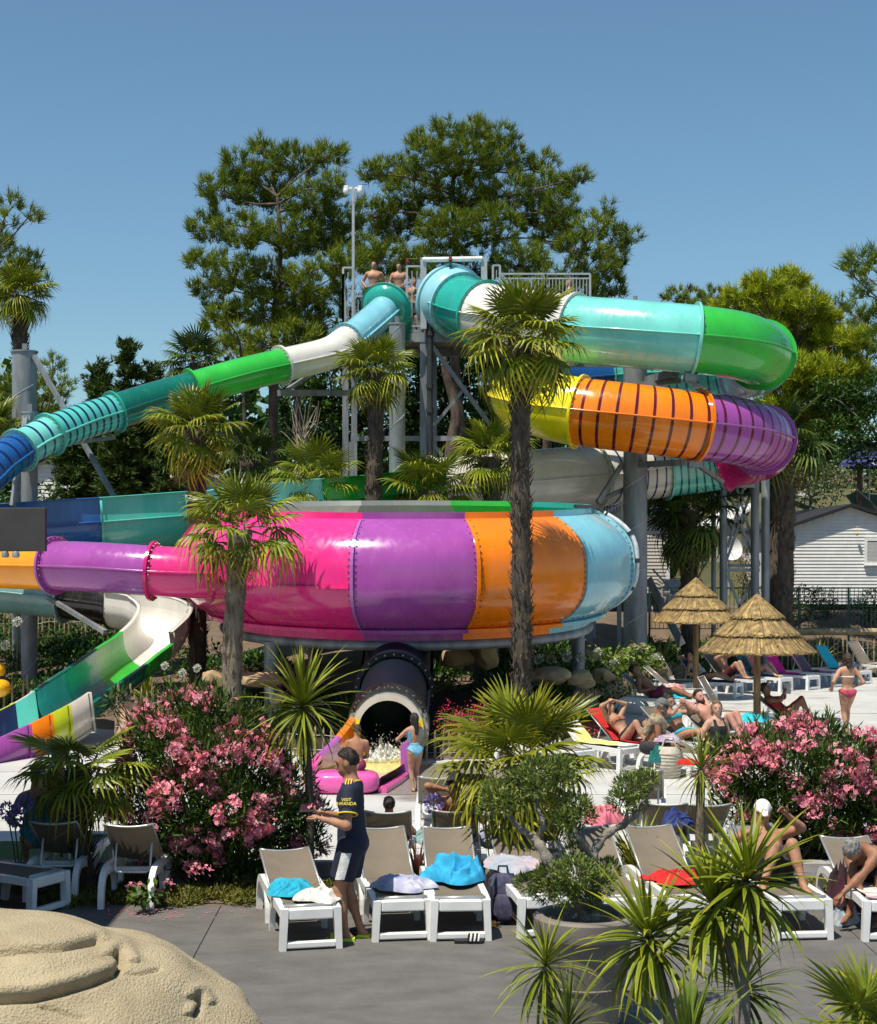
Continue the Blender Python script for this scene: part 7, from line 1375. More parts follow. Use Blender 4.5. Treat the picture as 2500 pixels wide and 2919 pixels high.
def surface_nets(fn, lo, hi, res):
    n = np.ceil((hi-lo)/res).astype(int)+1; ax = [lo[i]+res*np.arange(n[i]) for i in range(3)]
    G_ = np.stack(np.meshgrid(*[a.astype(np.float32) for a in ax], indexing='ij'), -1); D = fn(G_); s = D < 0; nc = n-1
    cs = [s[i:n[0]-1+i, j:n[1]-1+j, k:n[2]-1+k] for i in (0, 1) for j in (0, 1) for k in (0, 1)]; tot = sum(c.astype(np.int8) for c in cs); act = (tot > 0) & (tot < 8)
    idx = -np.ones(nc, dtype=np.int64); A = np.argwhere(act); idx[act] = np.arange(len(A)); acc = np.zeros((len(A), 3)); cnt = np.zeros(len(A)); off = [(i, j, k) for i in (0, 1) for j in (0, 1) for k in (0, 1)]
    for a in range(8):
        for b in range(a+1, 8):
            if sum(abs(off[a][q]-off[b][q]) for q in range(3)) != 1: continue
            da = D[A[:, 0]+off[a][0], A[:, 1]+off[a][1], A[:, 2]+off[a][2]]; db = D[A[:, 0]+off[b][0], A[:, 1]+off[b][1], A[:, 2]+off[b][2]]; m = (da < 0) != (db < 0)
            t = np.where(m, da/np.where(m, da-db, 1), 0); p = np.array(off[a])+(np.array(off[b])-np.array(off[a]))*t[:, None]; acc[m] += p[m]; cnt[m] += 1
    Vv = lo+res*(A+acc/np.maximum(cnt, 1)[:, None]); Fq = []
    for ax_ in range(3):
        o1, o2 = [(1, 2), (2, 0), (0, 1)][ax_]; sl0 = [slice(1, n[q]-1) for q in range(3)]; sl0[ax_] = slice(0, n[ax_]-1); sl1 = list(sl0); sl1[ax_] = slice(1, n[ax_]); s0, s1 = s[tuple(sl0)], s[tuple(sl1)]; E = np.argwhere(s0 != s1)
        if not len(E): continue
        fl_ = s0[s0 != s1]; base = E.copy()
        for q in range(3):
            if q != ax_: base[:, q] += 1
        e1 = np.zeros(3, int); e1[o1] = 1; e2 = np.zeros(3, int); e2[o2] = 1
        q4 = [idx[tuple((base-d_).T)] for d_ in (e1+e2, e2, 0*e1, e1)]; q4 = np.stack(q4, -1); q4[~fl_] = q4[~fl_][:, ::-1]; Fq.append(q4)
    return Vv, np.concatenate(Fq)
def relax(vs, f, it=2, lam=.5):
    n = len(vs); e = np.concatenate([f[:, [0, 1]], f[:, [1, 2]], f[:, [2, 3]], f[:, [3, 0]]]); i = np.concatenate([e[:, 0], e[:, 1]]); j = np.concatenate([e[:, 1], e[:, 0]]); c = np.maximum(np.bincount(i, minlength=n), 1)
    for _ in range(it): vs = vs+lam*(np.stack([np.bincount(i, vs[j, k], n) for k in range(3)], 1)/c[:, None]-vs)
    return vs
def nrm(v): v = np.asarray(v, float); return v/max(np.linalg.norm(v), 1e-9)
def ik(a, t, l1, l2, pole):
    a, t = np.asarray(a, float), np.asarray(t, float); d = t-a; L = np.linalg.norm(d); Lc = min(max(L, abs(l1-l2)+.01), (l1+l2)*.998); d = d/max(L, 1e-9); x = (l1*l1-l2*l2+Lc*Lc)/(2*Lc); h = math.sqrt(max(l1*l1-x*x, 0)); p = np.asarray(pole, float); p = p-d*(p@d); p = nrm(p); return a+d*x+p*h, a+d*Lc
def skin(nm_, c): return mat('skin_'+nm_, c, .55, .13, 7, sss=.0, spec=.3, bump=.15, bscale=45)
SK = dict(fair=skin('fair', (.52, .30, .21)), tan=skin('tan', (.40, .20, .12)), deep=skin('deep', (.27, .125, .072)), pink=skin('pink', (.54, .27, .20)), mid=skin('mid', (.45, .245, .155)))
HAIRM = {k: mat('hair_'+k, c, .6, .35, 30, bump=.35, bscale=160) for k, c in dict(black=(.012, .009, .008), brown=(.045, .025, .015), dark=(.022, .014, .010), blond=(.30, .20, .09), fair=(.19, .115, .055), grey=(.22, .21, .20)).items()}
LENS = mat('sunglass_lens', (.01, .01, .015), .08, .1)
def person(label, H, pos, yaw, arms=None, legs=None, torso=(0, 0, 1), face=None, headt=None, sex='m', fat=1.0, skinm='tan', hair=('short', 'dark'), clothes=(), res=.017, feet=None, glasses=False, hpole=None, lpole=None, twist=0.0, hats=None, curl=.6, beard=None, feat=False):
    """pos: pelvis in world; local frame: x right, y forward, z up. arms: hand targets in torso frame /H; legs: ankle targets from pelvis /H"""
    S = H; t = nrm(torso); r0 = np.array([1., 0, 0]); r = nrm(r0-t*(r0@t)); f = np.cross(t, r)
    if twist: r = nrm(r*math.cos(twist)+f*math.sin(twist)); f = np.cross(t, r)
    TM = np.stack([r, f, t], 1); pv = np.zeros(3); nb = t*.295*S; fem = sex == 'f'; g = fat
    L3 = lambda u, v, w: r*u*S+f*v*S+t*w*S
    hd = nrm(headt if headt is not None else t*.8+np.array([0, 0, .4])); fc = nrm(face if face is not None else f); fc = nrm(fc-hd*(fc@hd)); hr = np.cross(fc, hd); HM = np.stack([hr, fc, hd], 1)
    hc = nb+hd*.106*S; hh = lambda u, v, w: hc+hr*u*S+fc*v*S+hd*w*S
    tor = [('e', L3(0, 0, .0), np.array([.084*g+(.008 if fem else 0), .062*g, .072])*S, TM), ('e', L3(0, .004, .10), np.array([(.070 if fem else .078)*g, .052*g, .085])*S, TM), ('e', L3(0, .0, .20), np.array([.086 if fem else .098, .060*(.5+.5*g), .095])*S, TM), ('c', L3(-.07, -.002, .268), L3(.07, -.002, .268), .034*S, .034*S), ('c', L3(0, -.004, .26), hh(0, -.012, -.03), .036*S if not fem else .031*S, .030*S if not fem else .026*S)]
    if g > 1.08: tor.append(('e', L3(0, .03*g, .085), np.array([.075*g, .055*g, .07])*S, TM))
    if fem: tor += [('e', L3(sg*.040, .052, .195), np.array([.036, .034, .036])*S*(.7+.3*g), TM) for sg in (-1, 1)]
    else: tor += [('e', L3(sg*.042, .040, .215), np.array([.045, .025, .034])*S, TM) for sg in (-1, 1)]
    tor += [('e', L3(sg*.042, -.034, -.022), np.array([.046, .042, .048])*S*g, TM) for sg in (-1, 1)]
    head = [('e', hh(0, -.006, .012), np.array([.0435, .054, .055])*S, HM), ('e', hh(0, .016, -.022), np.array([.036, .036, .044])*S, HM), ('c', hh(0, .038, -.05), hh(0, .030, -.052), .014*S, .016*S), ('c', hh(0, .050, .004), hh(0, .062, -.018), .0055*S, .009*S), ('c', hh(-.018, .043, .014), hh(.018, .043, .014), .009*S, .009*S), ('c', hh(-.012, .048, -.037), hh(.012, .048, -.037), .006*S, .006*S)]
    head += [('e', hh(sg*.044, -.004, -.004), np.array([.006, .013, .019])*S, HM) for sg in (-1, 1)]
    sw = .112 if not fem else .098; arms = arms or {}; legs = legs or {}; arm_p, hand_tub, J = [], MB(), {}
    for sg, nm_ in ((-1, 'l'), (1, 'r')):
        sh = L3(sg*sw, -.002, .262); tg = arms.get(nm_, (sg*.15, .03, -.27)); tgt = nb+r*tg[0]*S+f*tg[1]*S+t*tg[2]*S; pole = (hpole or {}).get(nm_, (sg*.6, -.8, -.3)); pole = r*pole[0]+f*pole[1]+t*pole[2]
        el, wr = ik(sh, tgt, .172*S, .148*S, pole); J['sh'+nm_], J['el'+nm_], J['wr'+nm_] = sh, el, wr; ga = .6+.4*g
        fd = nrm(wr-el); side = nrm(np.cross(fd, r if abs(fd@r) < .8 else t)); pn = nrm(np.cross(side, fd)); k_ = fd; pal = wr+fd*.028*S
        arm_p.append([('c', sh, el, (.031 if not fem else .026)*S*ga, .023*S*ga), ('c', sh+(el-sh)*.15, sh+(el-sh)*.6, .031*S*ga*(.9 if fem else 1.05), .026*S*ga), ('c', el, wr, .024*S*ga, .0145*S), ('c', el+(wr-el)*.12, el+(wr-el)*.4, .025*S*ga, .021*S*ga)])
        # hand: flat palm, four unequal fingers with knuckle bends and a thumb leaving the side
        hs = .0125*S/1.75*1.0
        hand_tub.tube([wr-fd*.01*S, wr+fd*.012*S, pal, wr+fd*.052*S, wr+fd*.058*S], [.0135*S, .017*S, .022*S, .021*S, .012*S], 8, flat=.5)
        pdir = side*(-sg)
        for q in range(4):
            o_ = (q-1.5)*.0098*S; L = (.040, .046, .043, .034)[q]*S; b0 = wr+fd*.050*S+pn*o_; c_ = curl*(.8+.12*q); d1 = nrm(fd*math.cos(c_*.5)+pdir*math.sin(c_*.5)+pn*(q-1.5)*.06); d2 = nrm(fd*math.cos(c_*1.3)+pdir*math.sin(c_*1.3)); d3 = nrm(fd*math.cos(c_*2)+pdir*math.sin(c_*2)); p1 = b0+d1*L*.45; p2 = p1+d2*L*.33; p3 = p2+d3*L*.25
            hand_tub.tube([b0-fd*.006*S, b0, p1, p2, p3], [.0052*S, .0052*S, .0049*S, .0045*S, .0032*S], 6)
        tb = wr+fd*.016*S-pn*.014*S; tdir = nrm(fd*.7-pn*.65+pdir*.3); hand_tub.tube([tb, tb+tdir*.018*S, tb+tdir*.030*S+fd*.008*S, tb+tdir*.036*S+fd*.02*S], [.0075*S, .0065*S, .0055*S, .0035*S], 6)
    leg_p, foot_p = [], []
    for sg, nm_ in ((-1, 'l'), (1, 'r')):
        hp = L3(sg*.050, 0, -.012); tg = np.array(legs.get(nm_, (sg*.052, .0, -.475)))*S; kn, an = ik(hp, pv+tg, .238*S, .232*S, (lpole or {}).get(nm_, (sg*.1, 1, .6))); J['hp'+nm_], J['kn'+nm_], J['an'+nm_] = hp, kn, an; gl = (.55+.45*g)*(1.05 if fem else 1)
        sd_ = nrm(an-kn); bk = nrm(np.cross(np.cross(sd_, kn-hp), sd_)) if np.linalg.norm(np.cross(sd_, kn-hp)) > .02 else np.array([0, 1., 0]); 
        leg_p.append([('c', hp, kn, .050*S*gl, .031*S), ('c', hp+(kn-hp)*.05, hp+(kn-hp)*.5, .053*S*gl, .042*S*gl), ('c', kn, an, .030*S, .0185*S), ('c', kn+sd_*.03*S-bk*.010*S*0, kn+sd_*.11*S, .031*S*gl, .030*S*gl)])
        fd = nrm((feet or {}).get(nm_, (0, 1, -.12))); hl = an+sd_*.022*S-fd*.022*S; to = an+sd_*.028*S+fd*.092*S
        foot_p.append([('c', an, hl, .019*S, .018*S), ('c', an+sd_*.008*S, to-fd*.035*S, .019*S, .013*S), ('c', to-fd*.035*S, to, .0165*S, .0105*S)]); J['heel'+nm_], J['toe'+nm_] = hl, to
    def chain(P, pr, k, full=False):
        if not full and P.ndim == 4:       # only evaluate near the piece
            l_, h_ = bounds(pr, .10); ax_ = (P[:, 0, 0, 0], P[0, :, 0, 1], P[0, 0, :, 2]); sl_ = tuple(slice(int(np.searchsorted(a, l_[i])), int(np.searchsorted(a, h_[i]))) for i, a in enumerate(ax_))
            out = np.full(P.shape[:3], .5, dtype=np.float32)
            if all(x.stop > x.start for x in sl_): out[sl_] = chain(P[sl_], pr, k, True)
            return out
        d = None
        for p in pr: e = prim_d(P, p); d = e if d is None else smin(d, e, k)
        return d
    def body_fn(P):
        d = chain(P, tor, .045*S)
        hd_ = chain(P, head, .012*S); d = smin(d, hd_, .02*S)
        for a in arm_p: d = smin(d, chain(P, a, .012*S), .018*S)
        lg = [chain(P, l, .012*S) for l in leg_p]; ft = [chain(P, l, .012*S) for l in foot_p]; lg = [smin(a, b, .012*S) for a, b in zip(lg, ft)]
        for l in lg: d = smin(d, l, .022*S)
        return d
    allp = tor+head+sum(arm_p, [])+sum(leg_p, [])+sum(foot_p, []); lo, hi = bounds(allp, .03)
    tt = thing('person', label, 'person', V(pos), None, yaw)
    vs, fq = surface_nets(body_fn, lo, hi, res); vs = relax(vs, fq, 2, .4); nv = len(vs)
    q = MB(); q.v = [tuple(v) for v in vs.tolist()]; q.f = [tuple(x) for x in fq.tolist()]; q.m = [0]*len(q.f); b0 = len(q.v); q.v += hand_tub.v; q.f += [tuple(i+b0 for i in x) for x in hand_tub.f]; q.m += [0]*len(hand_tub.f)
    q.build('body', SK[skinm], tt, smooth=True, local=True)
    # hair
    style, hcol = hair; cran = ('e', hh(0, -.008, .016), np.array([.0455, .0575, .0575])*S+(res*.4 if res > .0115 else .001), HM); rg = np.random.default_rng(int(H*1000)+len(label)); Kn = rg.normal(size=(4, 3))*60; pn_ = rg.uniform(0, 6, 4)
    hair_p = [cran]
    if style in ('long', 'bob'): hair_p += [('c', hh(0, -.040, .0), hh(0, -.050, -.075 if style == 'bob' else -.16)+np.array([0, 0, -.02*S]), .040*S, .026*S), ('c', hh(-.036, -.01, .01), hh(-.036, -.02, -.065), .018*S, .016*S), ('c', hh(.036, -.01, .01), hh(.036, -.02, -.065), .018*S, .016*S)]
    if style == 'bun': hair_p += [('e', hh(0, -.055, .050), np.array([.028]*3)*S, HM)]
    if style == 'topbun': hair_p += [('e', hh(0, -.02, .075), np.array([.028, .028, .022])*S, HM), ('c', hh(0, -.03, .06), hh(0, -.05, .0), .02*S, .02*S)]
    if style == 'curly': hair_p += [('e', hh(0, -.012, .022), np.array([.056, .062, .060])*S, HM)]
    def hair_fn(P):
        d = chain(P, hair_p, .015*S); nz = sum(np.sin(P@Kn[i]+pn_[i]) for i in range(4))*(.0012 if style not in ('curly',) else .006)*S; q_ = (P-hc)@HM/S
        line = .012+.35*np.abs(q_[..., 0])*0; cut1 = q_[..., 1]-(.018+.30*(q_[..., 2]-.0)) ; cut1 = np.where(q_[..., 2] > .035, -1, cut1); 
        cut2 = (-.020-.0)-q_[..., 2] if style in ('short', 'crop', 'curly', 'bun', 'topbun') else np.full(P.shape[:-1], -1.); cut3 = np.minimum(q_[..., 1]-.010, (.032+.75*(q_[..., 1]-.010))-q_[..., 2])
        return np.maximum(np.maximum(d+nz, np.maximum(cut2, cut3)*S), cut1*0-1)
    if style != 'none':
        lo2, hi2 = bounds(hair_p, .02); hv, hf = surface_nets(hair_fn, lo2, hi2, max(res*.6, .006)); hv = relax(hv, hf, 1, .3); o = mesh_np('hair', hv, hf, HAIRM[hcol], tt, smooth=True, local=True)
        ns = 1500 if res < .0115 else 450; ii = rg.integers(0, len(hv), ns); nv_ = hv[ii]-hc; nv_ /= np.maximum(np.linalg.norm(nv_, axis=1), 1e-6)[:, None]; down = style in ('long', 'bob')
        dr = nv_*(.35 if down else .8)+np.asarray(fc)*(.0 if down else .45)+np.asarray(hd)*(-.9 if down else .45)+rg.normal(size=(ns, 3))*.35; dr /= np.linalg.norm(dr, axis=1)[:, None]; ln_ = rg.uniform(.008, .022, ns)*(1.8 if down else (1.5 if style == 'curly' else .7 if style == 'crop' else 1))*S/1.75
        wd = np.cross(dr, rg.normal(size=(ns, 3))); wd /= np.maximum(np.linalg.norm(wd, axis=1), 1e-6)[:, None]; b_ = hv[ii]-nv_*.003; Th = np.stack([b_-wd*.003, b_+wd*.003, b_+dr*ln_[:, None]], 1)
        stuff(mesh_np('hair_strands', Th.reshape(-1, 3), np.arange(ns*3).reshape(ns, 3), HAIRM[hcol], o, local=True))
    # clothes
    def cloth(name, m, prims, infl, cut=None, rs=None, k=.03, lab=None):
        lo2, hi2 = bounds(prims, infl+.03)
        def fn(P):
            d = chain(P, prims, k*S)-infl
            if cut is not None:
                c = cut(((P-pv)@TM)/S, P)*S; d = np.maximum(d, c)
            return d
        cv, cf = surface_nets(fn, lo2, hi2, rs or res*.85); cv = relax(cv, cf, 1, .35); o = mesh_np(name, cv, cf, m, tt, smooth=True, local=True)
        if lab: o['label'] = lab
        return o
    thigh = [p for l in leg_p for p in l[:2]]
    for c in clothes:
        kd, m = c[0], c[1]
        if kd == 'bikini_top': cloth('bikini_top', m, tor, .006, lambda q_, P: np.maximum(np.maximum(.172-q_[..., 2], q_[..., 2]-.222), np.where(q_[..., 1] < 0, np.abs(q_[..., 2]-.185)-.010, -1)), k=.045)
        elif kd == 'bandeau': cloth('bikini_top', m, tor, .007, lambda q_, P: np.maximum(.165-q_[..., 2], q_[..., 2]-.212), k=.045)
        elif kd == 'bikini_bottom': cloth('bikini_bottom', m, tor+thigh, .006, lambda q_, P: np.maximum(q_[..., 2]-.035, (-.085+.85*np.abs(q_[..., 0]))-q_[..., 2]), k=.04)
        elif kd == 'swimsuit': cloth('swimsuit', m, tor+thigh, .007, lambda q_, P: np.maximum(np.maximum(q_[..., 2]-(.235+np.where(np.abs(np.abs(q_[..., 0])-.055) < .014, .06, 0)), (-.080+.95*np.abs(q_[..., 0]))-q_[..., 2]), np.where(q_[..., 1] < -.01, np.minimum(q_[..., 2]-.10, .060-np.abs(np.abs(q_[..., 0])-.0))*1.0, -1) if (len(c) > 2 and c[2] == 'back') else -1.), k=.045)
        elif kd == 'trunks':
            ln = c[2] if len(c) > 2 else .55; sp_ = [('c', J['hp'+n_], J['hp'+n_]+(J['kn'+n_]-J['hp'+n_])*(ln+.2), .058*S*g, .052*S*g) for n_ in 'lr']; ax = [(J['hp'+n_], nrm(J['kn'+n_]-J['hp'+n_])) for n_ in 'lr']
            def cutf(q_, P, ax=ax, ln=ln):
                a0 = (P-ax[0][0])@ax[0][1]; a1 = (P-ax[1][0])@ax[1][1]; rt = ((P-pv)@TM)[..., 0]; a = np.where(rt < 0, a0, a1); return np.maximum(q_[..., 2]-.055, (a/S-.238*ln))
            cloth('swim_trunks' if not (len(c) > 3) else 'shorts', m, [tor[0], tor[-1], tor[-2]]+sp_, .009, cutf, k=.02)
        elif kd == 'tank': cloth('top', m, tor, .009, lambda q_, P: np.maximum(-.0-q_[..., 2], q_[..., 2]-.25), k=.045)
    if glasses:
        gq = MB()
        for sg in (-1, 1): gq.ball(hh(sg*.0195, .047, .004), (.017*S, .017*S, .014*S), 8, 6)
        gq.tube([hh(-.045, -.0, .008), hh(-.036, .045, .008), hh(.036, .045, .008), hh(.045, -.0, .008)], .0035*S, 5); gq.build('sunglasses', LENS, tt, local=True)
    elif feat:
        for sg in (-1, 1):
            MB().ball(hh(sg*.0185, .0465, .002), (.0062*S, .0062*S, .0042*S), 8, 6).build('eye', mat('eye', (.05, .04, .035), .2), tt, local=True); MB().tube([hh(sg*.008, .0535, .0165), hh(sg*.02, .0525, .0195), hh(sg*.031, .044, .0145)], [.0028*S, .003*S, .0018*S], 5).build('eyebrow', HAIRM[hcol], tt, local=True)
        MB().tube([hh(-.012, .0525, -.036), hh(0, .0555, -.0355), hh(.012, .0525, -.036)], [.002*S, .004*S, .002*S], 6).build('lips', mat('lips', (.36, .14, .11), .5), tt, local=True)
    else:
        eq = MB()
        for sg in (-1, 1): eq.ball(hh(sg*.0185, .0465, .003), (.008*S, .007*S, .005*S), 6, 4)
        stuff(eq.build('eyes', mat('eye', (.05, .04, .035), .2), tt, local=True))
    if beard:
        bp3 = [('c', hh(0, .040, -.052), hh(0, .034, -.060), .020*S, .018*S), ('c', hh(-.034, .01, -.04), hh(0, .042, -.058), .014*S, .015*S), ('c', hh(.034, .01, -.04), hh(0, .042, -.058), .014*S, .015*S)]; cloth('beard', HAIRM[beard], bp3, .002, None, .010, .02)
    if hats:
        cp = [('e', hh(0, -.006, .022), np.array([.050, .062, .058])*S, HM)]
        cloth('cap', hats, cp+[('c', hh(0, .05, .028), hh(0, .095, .020), .022*S, .020*S)], .002, lambda q_, P: np.maximum(.022-(((P-hc)@HM)/S)[..., 2], np.where((((P-hc)@HM)/S)[..., 1] > .058, np.abs((((P-hc)@HM)/S)[..., 2]-.030)-.006, -1)), .010, .012)
    J['S'] = S; J['hh'] = hh; J['L3'] = L3; J['nb'] = nb; J['o'] = tt; J['cloth'] = cloth; J['tor'] = tor; J['TM'] = TM; J['chain'] = chain
    return J
CM = lambda nm_, c, c2=None: mat('cloth_'+nm_, c, .8, .1, 14, col2=c2, bump=.3, bscale=60)
def on(key, y, z=.10): return lw(key, 0, y, .385+z)
def yawl(key): return LNG[key][1]+math.pi
def recl(th): a = math.radians(th); return (0, -math.cos(a), math.sin(a))
ST = {'l': (-.06, .455, -.03), 'r': (.06, .455, -.03)}; KN = {'l': (-.06, .27, -.035), 'r': (.06, .30, -.035)}; UPF = {'l': (-.15, .35, .9), 'r': (.15, .35, .9)}
FL2 = {'l': (0, 1, 0.05), 'r': (0, 1, .05)}
# --- the standing man
NAVY = CM('navy', (.010, .014, .040)); YELC = CM('yellow', (.80, .60, .02)); WHC = CM('white', (.75, .75, .74))
mp = gp(1005, 2676); HM_ = 1.80
m = person('man in a navy football shirt and shorts standing by the front loungers', HM_, mp+V((0, 0, .508*HM_)), math.radians(84), arms={'l': (-.125, .135, -.165), 'r': (.08, .145, -.17)}, hpole={'l': (-.45, -1, -.4), 'r': (.5, -1, -.4)}, legs={'l': (-.045, .03, -.472), 'r': (.045, -.035, -.468)}, lpole={'l': (0, 1, 0), 'r': (0, 1, 0)}, face=(.05, 1, -.02), headt=(0, .22, 1), skinm='tan', hair=('short', 'dark'), res=.0095, feat=True, fat=.92, feet={'l': (-.12, 1, -.02), 'r': (.12, 1, -.02)}, curl=.9, torso=(0, .02, 1))
S = HM_; J = m; tor = J['tor']; sleeve = []
for n_ in 'lr':
    d = nrm(J['el'+n_]-J['sh'+n_]); sleeve += [('c', J['sh'+n_], J['sh'+n_]+d*.16*S, .036*S, .042*S)]
slv_ax = [(J['sh'+n_], nrm(J['el'+n_]-J['sh'+n_])) for n_ in 'lr']
def shirt_cut(q_, P):
    c = np.maximum(-.075-q_[..., 2], q_[..., 2]-(.300+.25*np.maximum(0, -q_[..., 1])))
    for sh_, ax in slv_ax:
        rel = P-sh_; al = rel@ax; lat = np.linalg.norm(rel-al[..., None]*ax, axis=-1); c = np.maximum(c, np.where(lat < .07*S, al/S-.115, -1.))
    return c
loose = [('e', J['L3'](0, .004, -.01), np.array([.094, .064, .09])*S, J['TM']), ('e', J['L3'](0, .004, .08), np.array([.090, .060, .10])*S, J['TM'])]
J['cloth']('football_shirt', NAVY, tor+loose+sleeve, .010, shirt_cut, .0095, .035, 'navy football shirt with yellow trim')
for i, n_ in enumerate('lr'):      # yellow cuffs and shoulder stripes
    sh_, ax = slv_ax[i]; s_, u_ = [np.array(x) for x in frame_of(V(ax.tolist()))]; c0 = sh_+ax*.113*S; q = MB(); pts = [c0+s_*(.0495*S*math.cos(a))+u_*(.0495*S*math.sin(a)) for a in np.linspace(0, 2*math.pi, 25)]; q.tube(pts, .0045*S, 6); q.build('cuff', YELC, J['o'], local=True, smooth=True)
    sg = -1 if n_ == 'l' else 1
    for k in range(3):
        q = MB(); pts = []
        for w_ in np.linspace(0, 1, 9):
            b_ = J['L3'](sg*(.048+.075*w_), -.012+.014*k, .322-.024*w_-.022*w_*w_); pts.append(b_)
        q.tube(pts, .0028*S, 5, flat=.5); q.build('shoulder_stripe', YELC, J['o'], local=True)
q = MB(); pts = [J['L3'](.040*math.cos(a), -.006+.040*math.sin(a), .312+.004*math.sin(a)-.012*max(0, math.sin(a))) for a in np.linspace(0, 2*math.pi, 25)]; q.tube(pts, .005*S, 6); q.build('collar', YELC, J['o'], local=True, smooth=True)
# sleeve lettering, on the side that faces the camera (his left)
sh_, ax = slv_ax[0]; out = nrm(np.array([-1., 0, 0])-ax*(-ax[0])); upv = -ax; rt = np.cross(upv, out); Mt = Matrix(((rt[0], upv[0], out[0], 0), (rt[1], upv[1], out[1], 0), (rt[2], upv[2], out[2], 0), (0, 0, 0, 1))).to_4x4()
for s_, dz in (('VISIT', .052), ('RWANDA', .072)):
    c0 = sh_+ax*dz*S+out*.0545*S; M4 = Mt.copy(); M4.translation = V(c0.tolist()); text_on(J['o'], s_, .042, mat('print_yellow', (.85, .66, .03), .6), M4, 'sleeve_lettering', .002)
# shorts with white side panel
sp_ = [('c', J['hp'+n_], J['hp'+n_]+(J['kn'+n_]-J['hp'+n_])*1.05, .066*S, .058*S) for n_ in 'lr']; axs = [(J['hp'+n_], nrm(J['kn'+n_]-J['hp'+n_])) for n_ in 'lr']
def sc(q_, P):
    a0, a1 = (P-axs[0][0])@axs[0][1], (P-axs[1][0])@axs[1][1]; a = np.where(P[..., 0] < 0, a0, a1); return np.maximum(q_[..., 2]-.045, a/S-.182)
J['cloth']('shorts', NAVY, [tor[0], tor[-1], tor[-2]]+sp_, .009, sc, .0095, .02)
for i, n_ in enumerate('lr'):
    sg = -1 if n_ == 'l' else 1; a_, d_ = axs[i]; q = MB()
    for k in range(7):
        c = a_+d_*(.035+.142*k/6)*S; rr = .066+.0*(k/6)-.004*k/6
        for an in (-.36, -.12, .12, .36): q.v.append(tuple(c+np.array([sg*math.cos(an), math.sin(an)+.05, 0])*((rr*S)+.013)))
    q.f = [(k*4+j, k*4+j+1, (k+1)*4+j+1, (k+1)*4+j) for k in range(6) for j in range(3)]; q.m = [0]*len(q.f); q.build('white_panel', WHC, J['o'], local=True, smooth=True)
for n_ in 'lr':                  # neon slippers
    hl, to = J['heel'+n_], J['toe'+n_]; fd = nrm(np.array([*(to-hl)[:2], 0])); sd_ = np.array([fd[1], -fd[0], 0]); zg = -.508*S; q = MB(); pr = [(-.012, .030), (.03, .037), (.09, .036), (.15, .047), (.21, .046), (.255, .026)]; hb = np.array([hl[0], hl[1], zg])-fd*.03
    ring = [hb+fd*x+sd_*w for x, w in pr]+[hb+fd*x-sd_*w for x, w in pr[::-1]]; n = len(ring); q.v = [tuple(p) for p in ring]+[tuple(p+np.array([0, 0, .026])) for p in ring]; q.f = [tuple(range(n)), tuple(range(2*n-1, n-1, -1))]+[(k, n+k, n+(k+1) % n, (k+1) % n) for k in range(n)]; q.m = [0]*len(q.f); q.build('slipper_sole', mat('neon_rubber', (.62, .85, .05), .5), J['o'], local=True)
    q = MB(); rows = 5; cols = 9
    for i in range(rows):
        x = .10+.11*i/(rows-1)
        for j in range(cols): a = math.pi*j/(cols-1); q.v.append(tuple(hb+fd*x+sd_*(.054*math.cos(a))+np.array([0, 0, .02+(.078-.024*i/(rows-1))*math.sin(a)])))
    q.f = [(i*cols+j, i*cols+j+1, (i+1)*cols+j+1, (i+1)*cols+j) for i in range(rows-1) for j in range(cols-1)]; q.m = [1 if (i in (0, 1, 2)) else 0 for i in range(rows-1) for j in range(cols-1)]; q.build('slipper_upper', [mat('neon_rubber', (.62, .85, .05), .5), BLK], J['o'], local=True, smooth=True)
ph = thing('smartphone', 'dark phone held by the standing man', 'phone', V(lwp := (ORG[J['o']]+Matrix.Rotation(math.radians(84), 3, 'Z') @ V((J['wrl']+nrm(J['wrl']-J['ell'])*.085*S).tolist())))); MB().box(ORG[ph]+V((-.015, .06, .025)), (.14, .07, .01), rz=.3, bev=.004).build('phone_body', GALD, ph)
# --- frothing water at the tunnel mouth: one continuous foamy surface plus flying drops
FOAM = mat('foam', (.72, .76, .76), .35, .10, 20, trans=.3); rs = random.Random(3); fp = []
for k in range(150):
    t_ = rs.random()**1.5; y = 27.85-.75*t_; x = max(min(-.93+rs.gauss(0, .24)-.15*t_, -.55), -1.36); hm = .27*(1-t_)**.8*math.exp(-((x+.92)/.36)**2)+.03; fp.append(('c', (x, y, .10), (x+rs.gauss(0, .03), y-rs.uniform(0, .06), .12+rs.random()*hm), rs.uniform(.02, .05)*(1.2-.6*t_), rs.uniform(.008, .03)))
lo_, hi_ = bounds(fp, .05)
def foam_fn(P):
    d = np.full(P.shape[:-1], .5, dtype=np.float32); ax_ = (P[:, 0, 0, 0], P[0, :, 0, 1], P[0, 0, :, 2])
    for pr in fp:
        l_, h_ = bounds([pr], .06); s_ = tuple(slice(int(np.searchsorted(a, l_[i])), int(np.searchsorted(a, h_[i]))) for i, a in enumerate(ax_)); d[s_] = smin(d[s_], prim_d(P[s_], pr), .03)
    return d+.006*np.sin(P[..., 0]*90)*np.sin(P[..., 1]*80)*np.sin(P[..., 2]*95)
fv, ff_ = surface_nets(foam_fn, lo_, hi_, .014); tag(stuff(mesh_np('water_splash', fv, ff_, FOAM, smooth=True)), 'white foaming splash of water at the mouth of the drop tunnel', 'splash')
q = MB()
for k in range(420):
    x = -.93+rs.gauss(0, .25); y = 27.6+rs.gauss(0, .22); z = .15+abs(rs.gauss(0, .15)); r_ = rs.uniform(.003, .008); q.ball((max(min(x, -.5), -1.4), min(y, 27.9), z), (r_, r_, r_*1.5), 5, 4)
tag(stuff(q.build('spray_drops', FOAM, smooth=True)), 'tiny drops flying above the splash', 'spray')
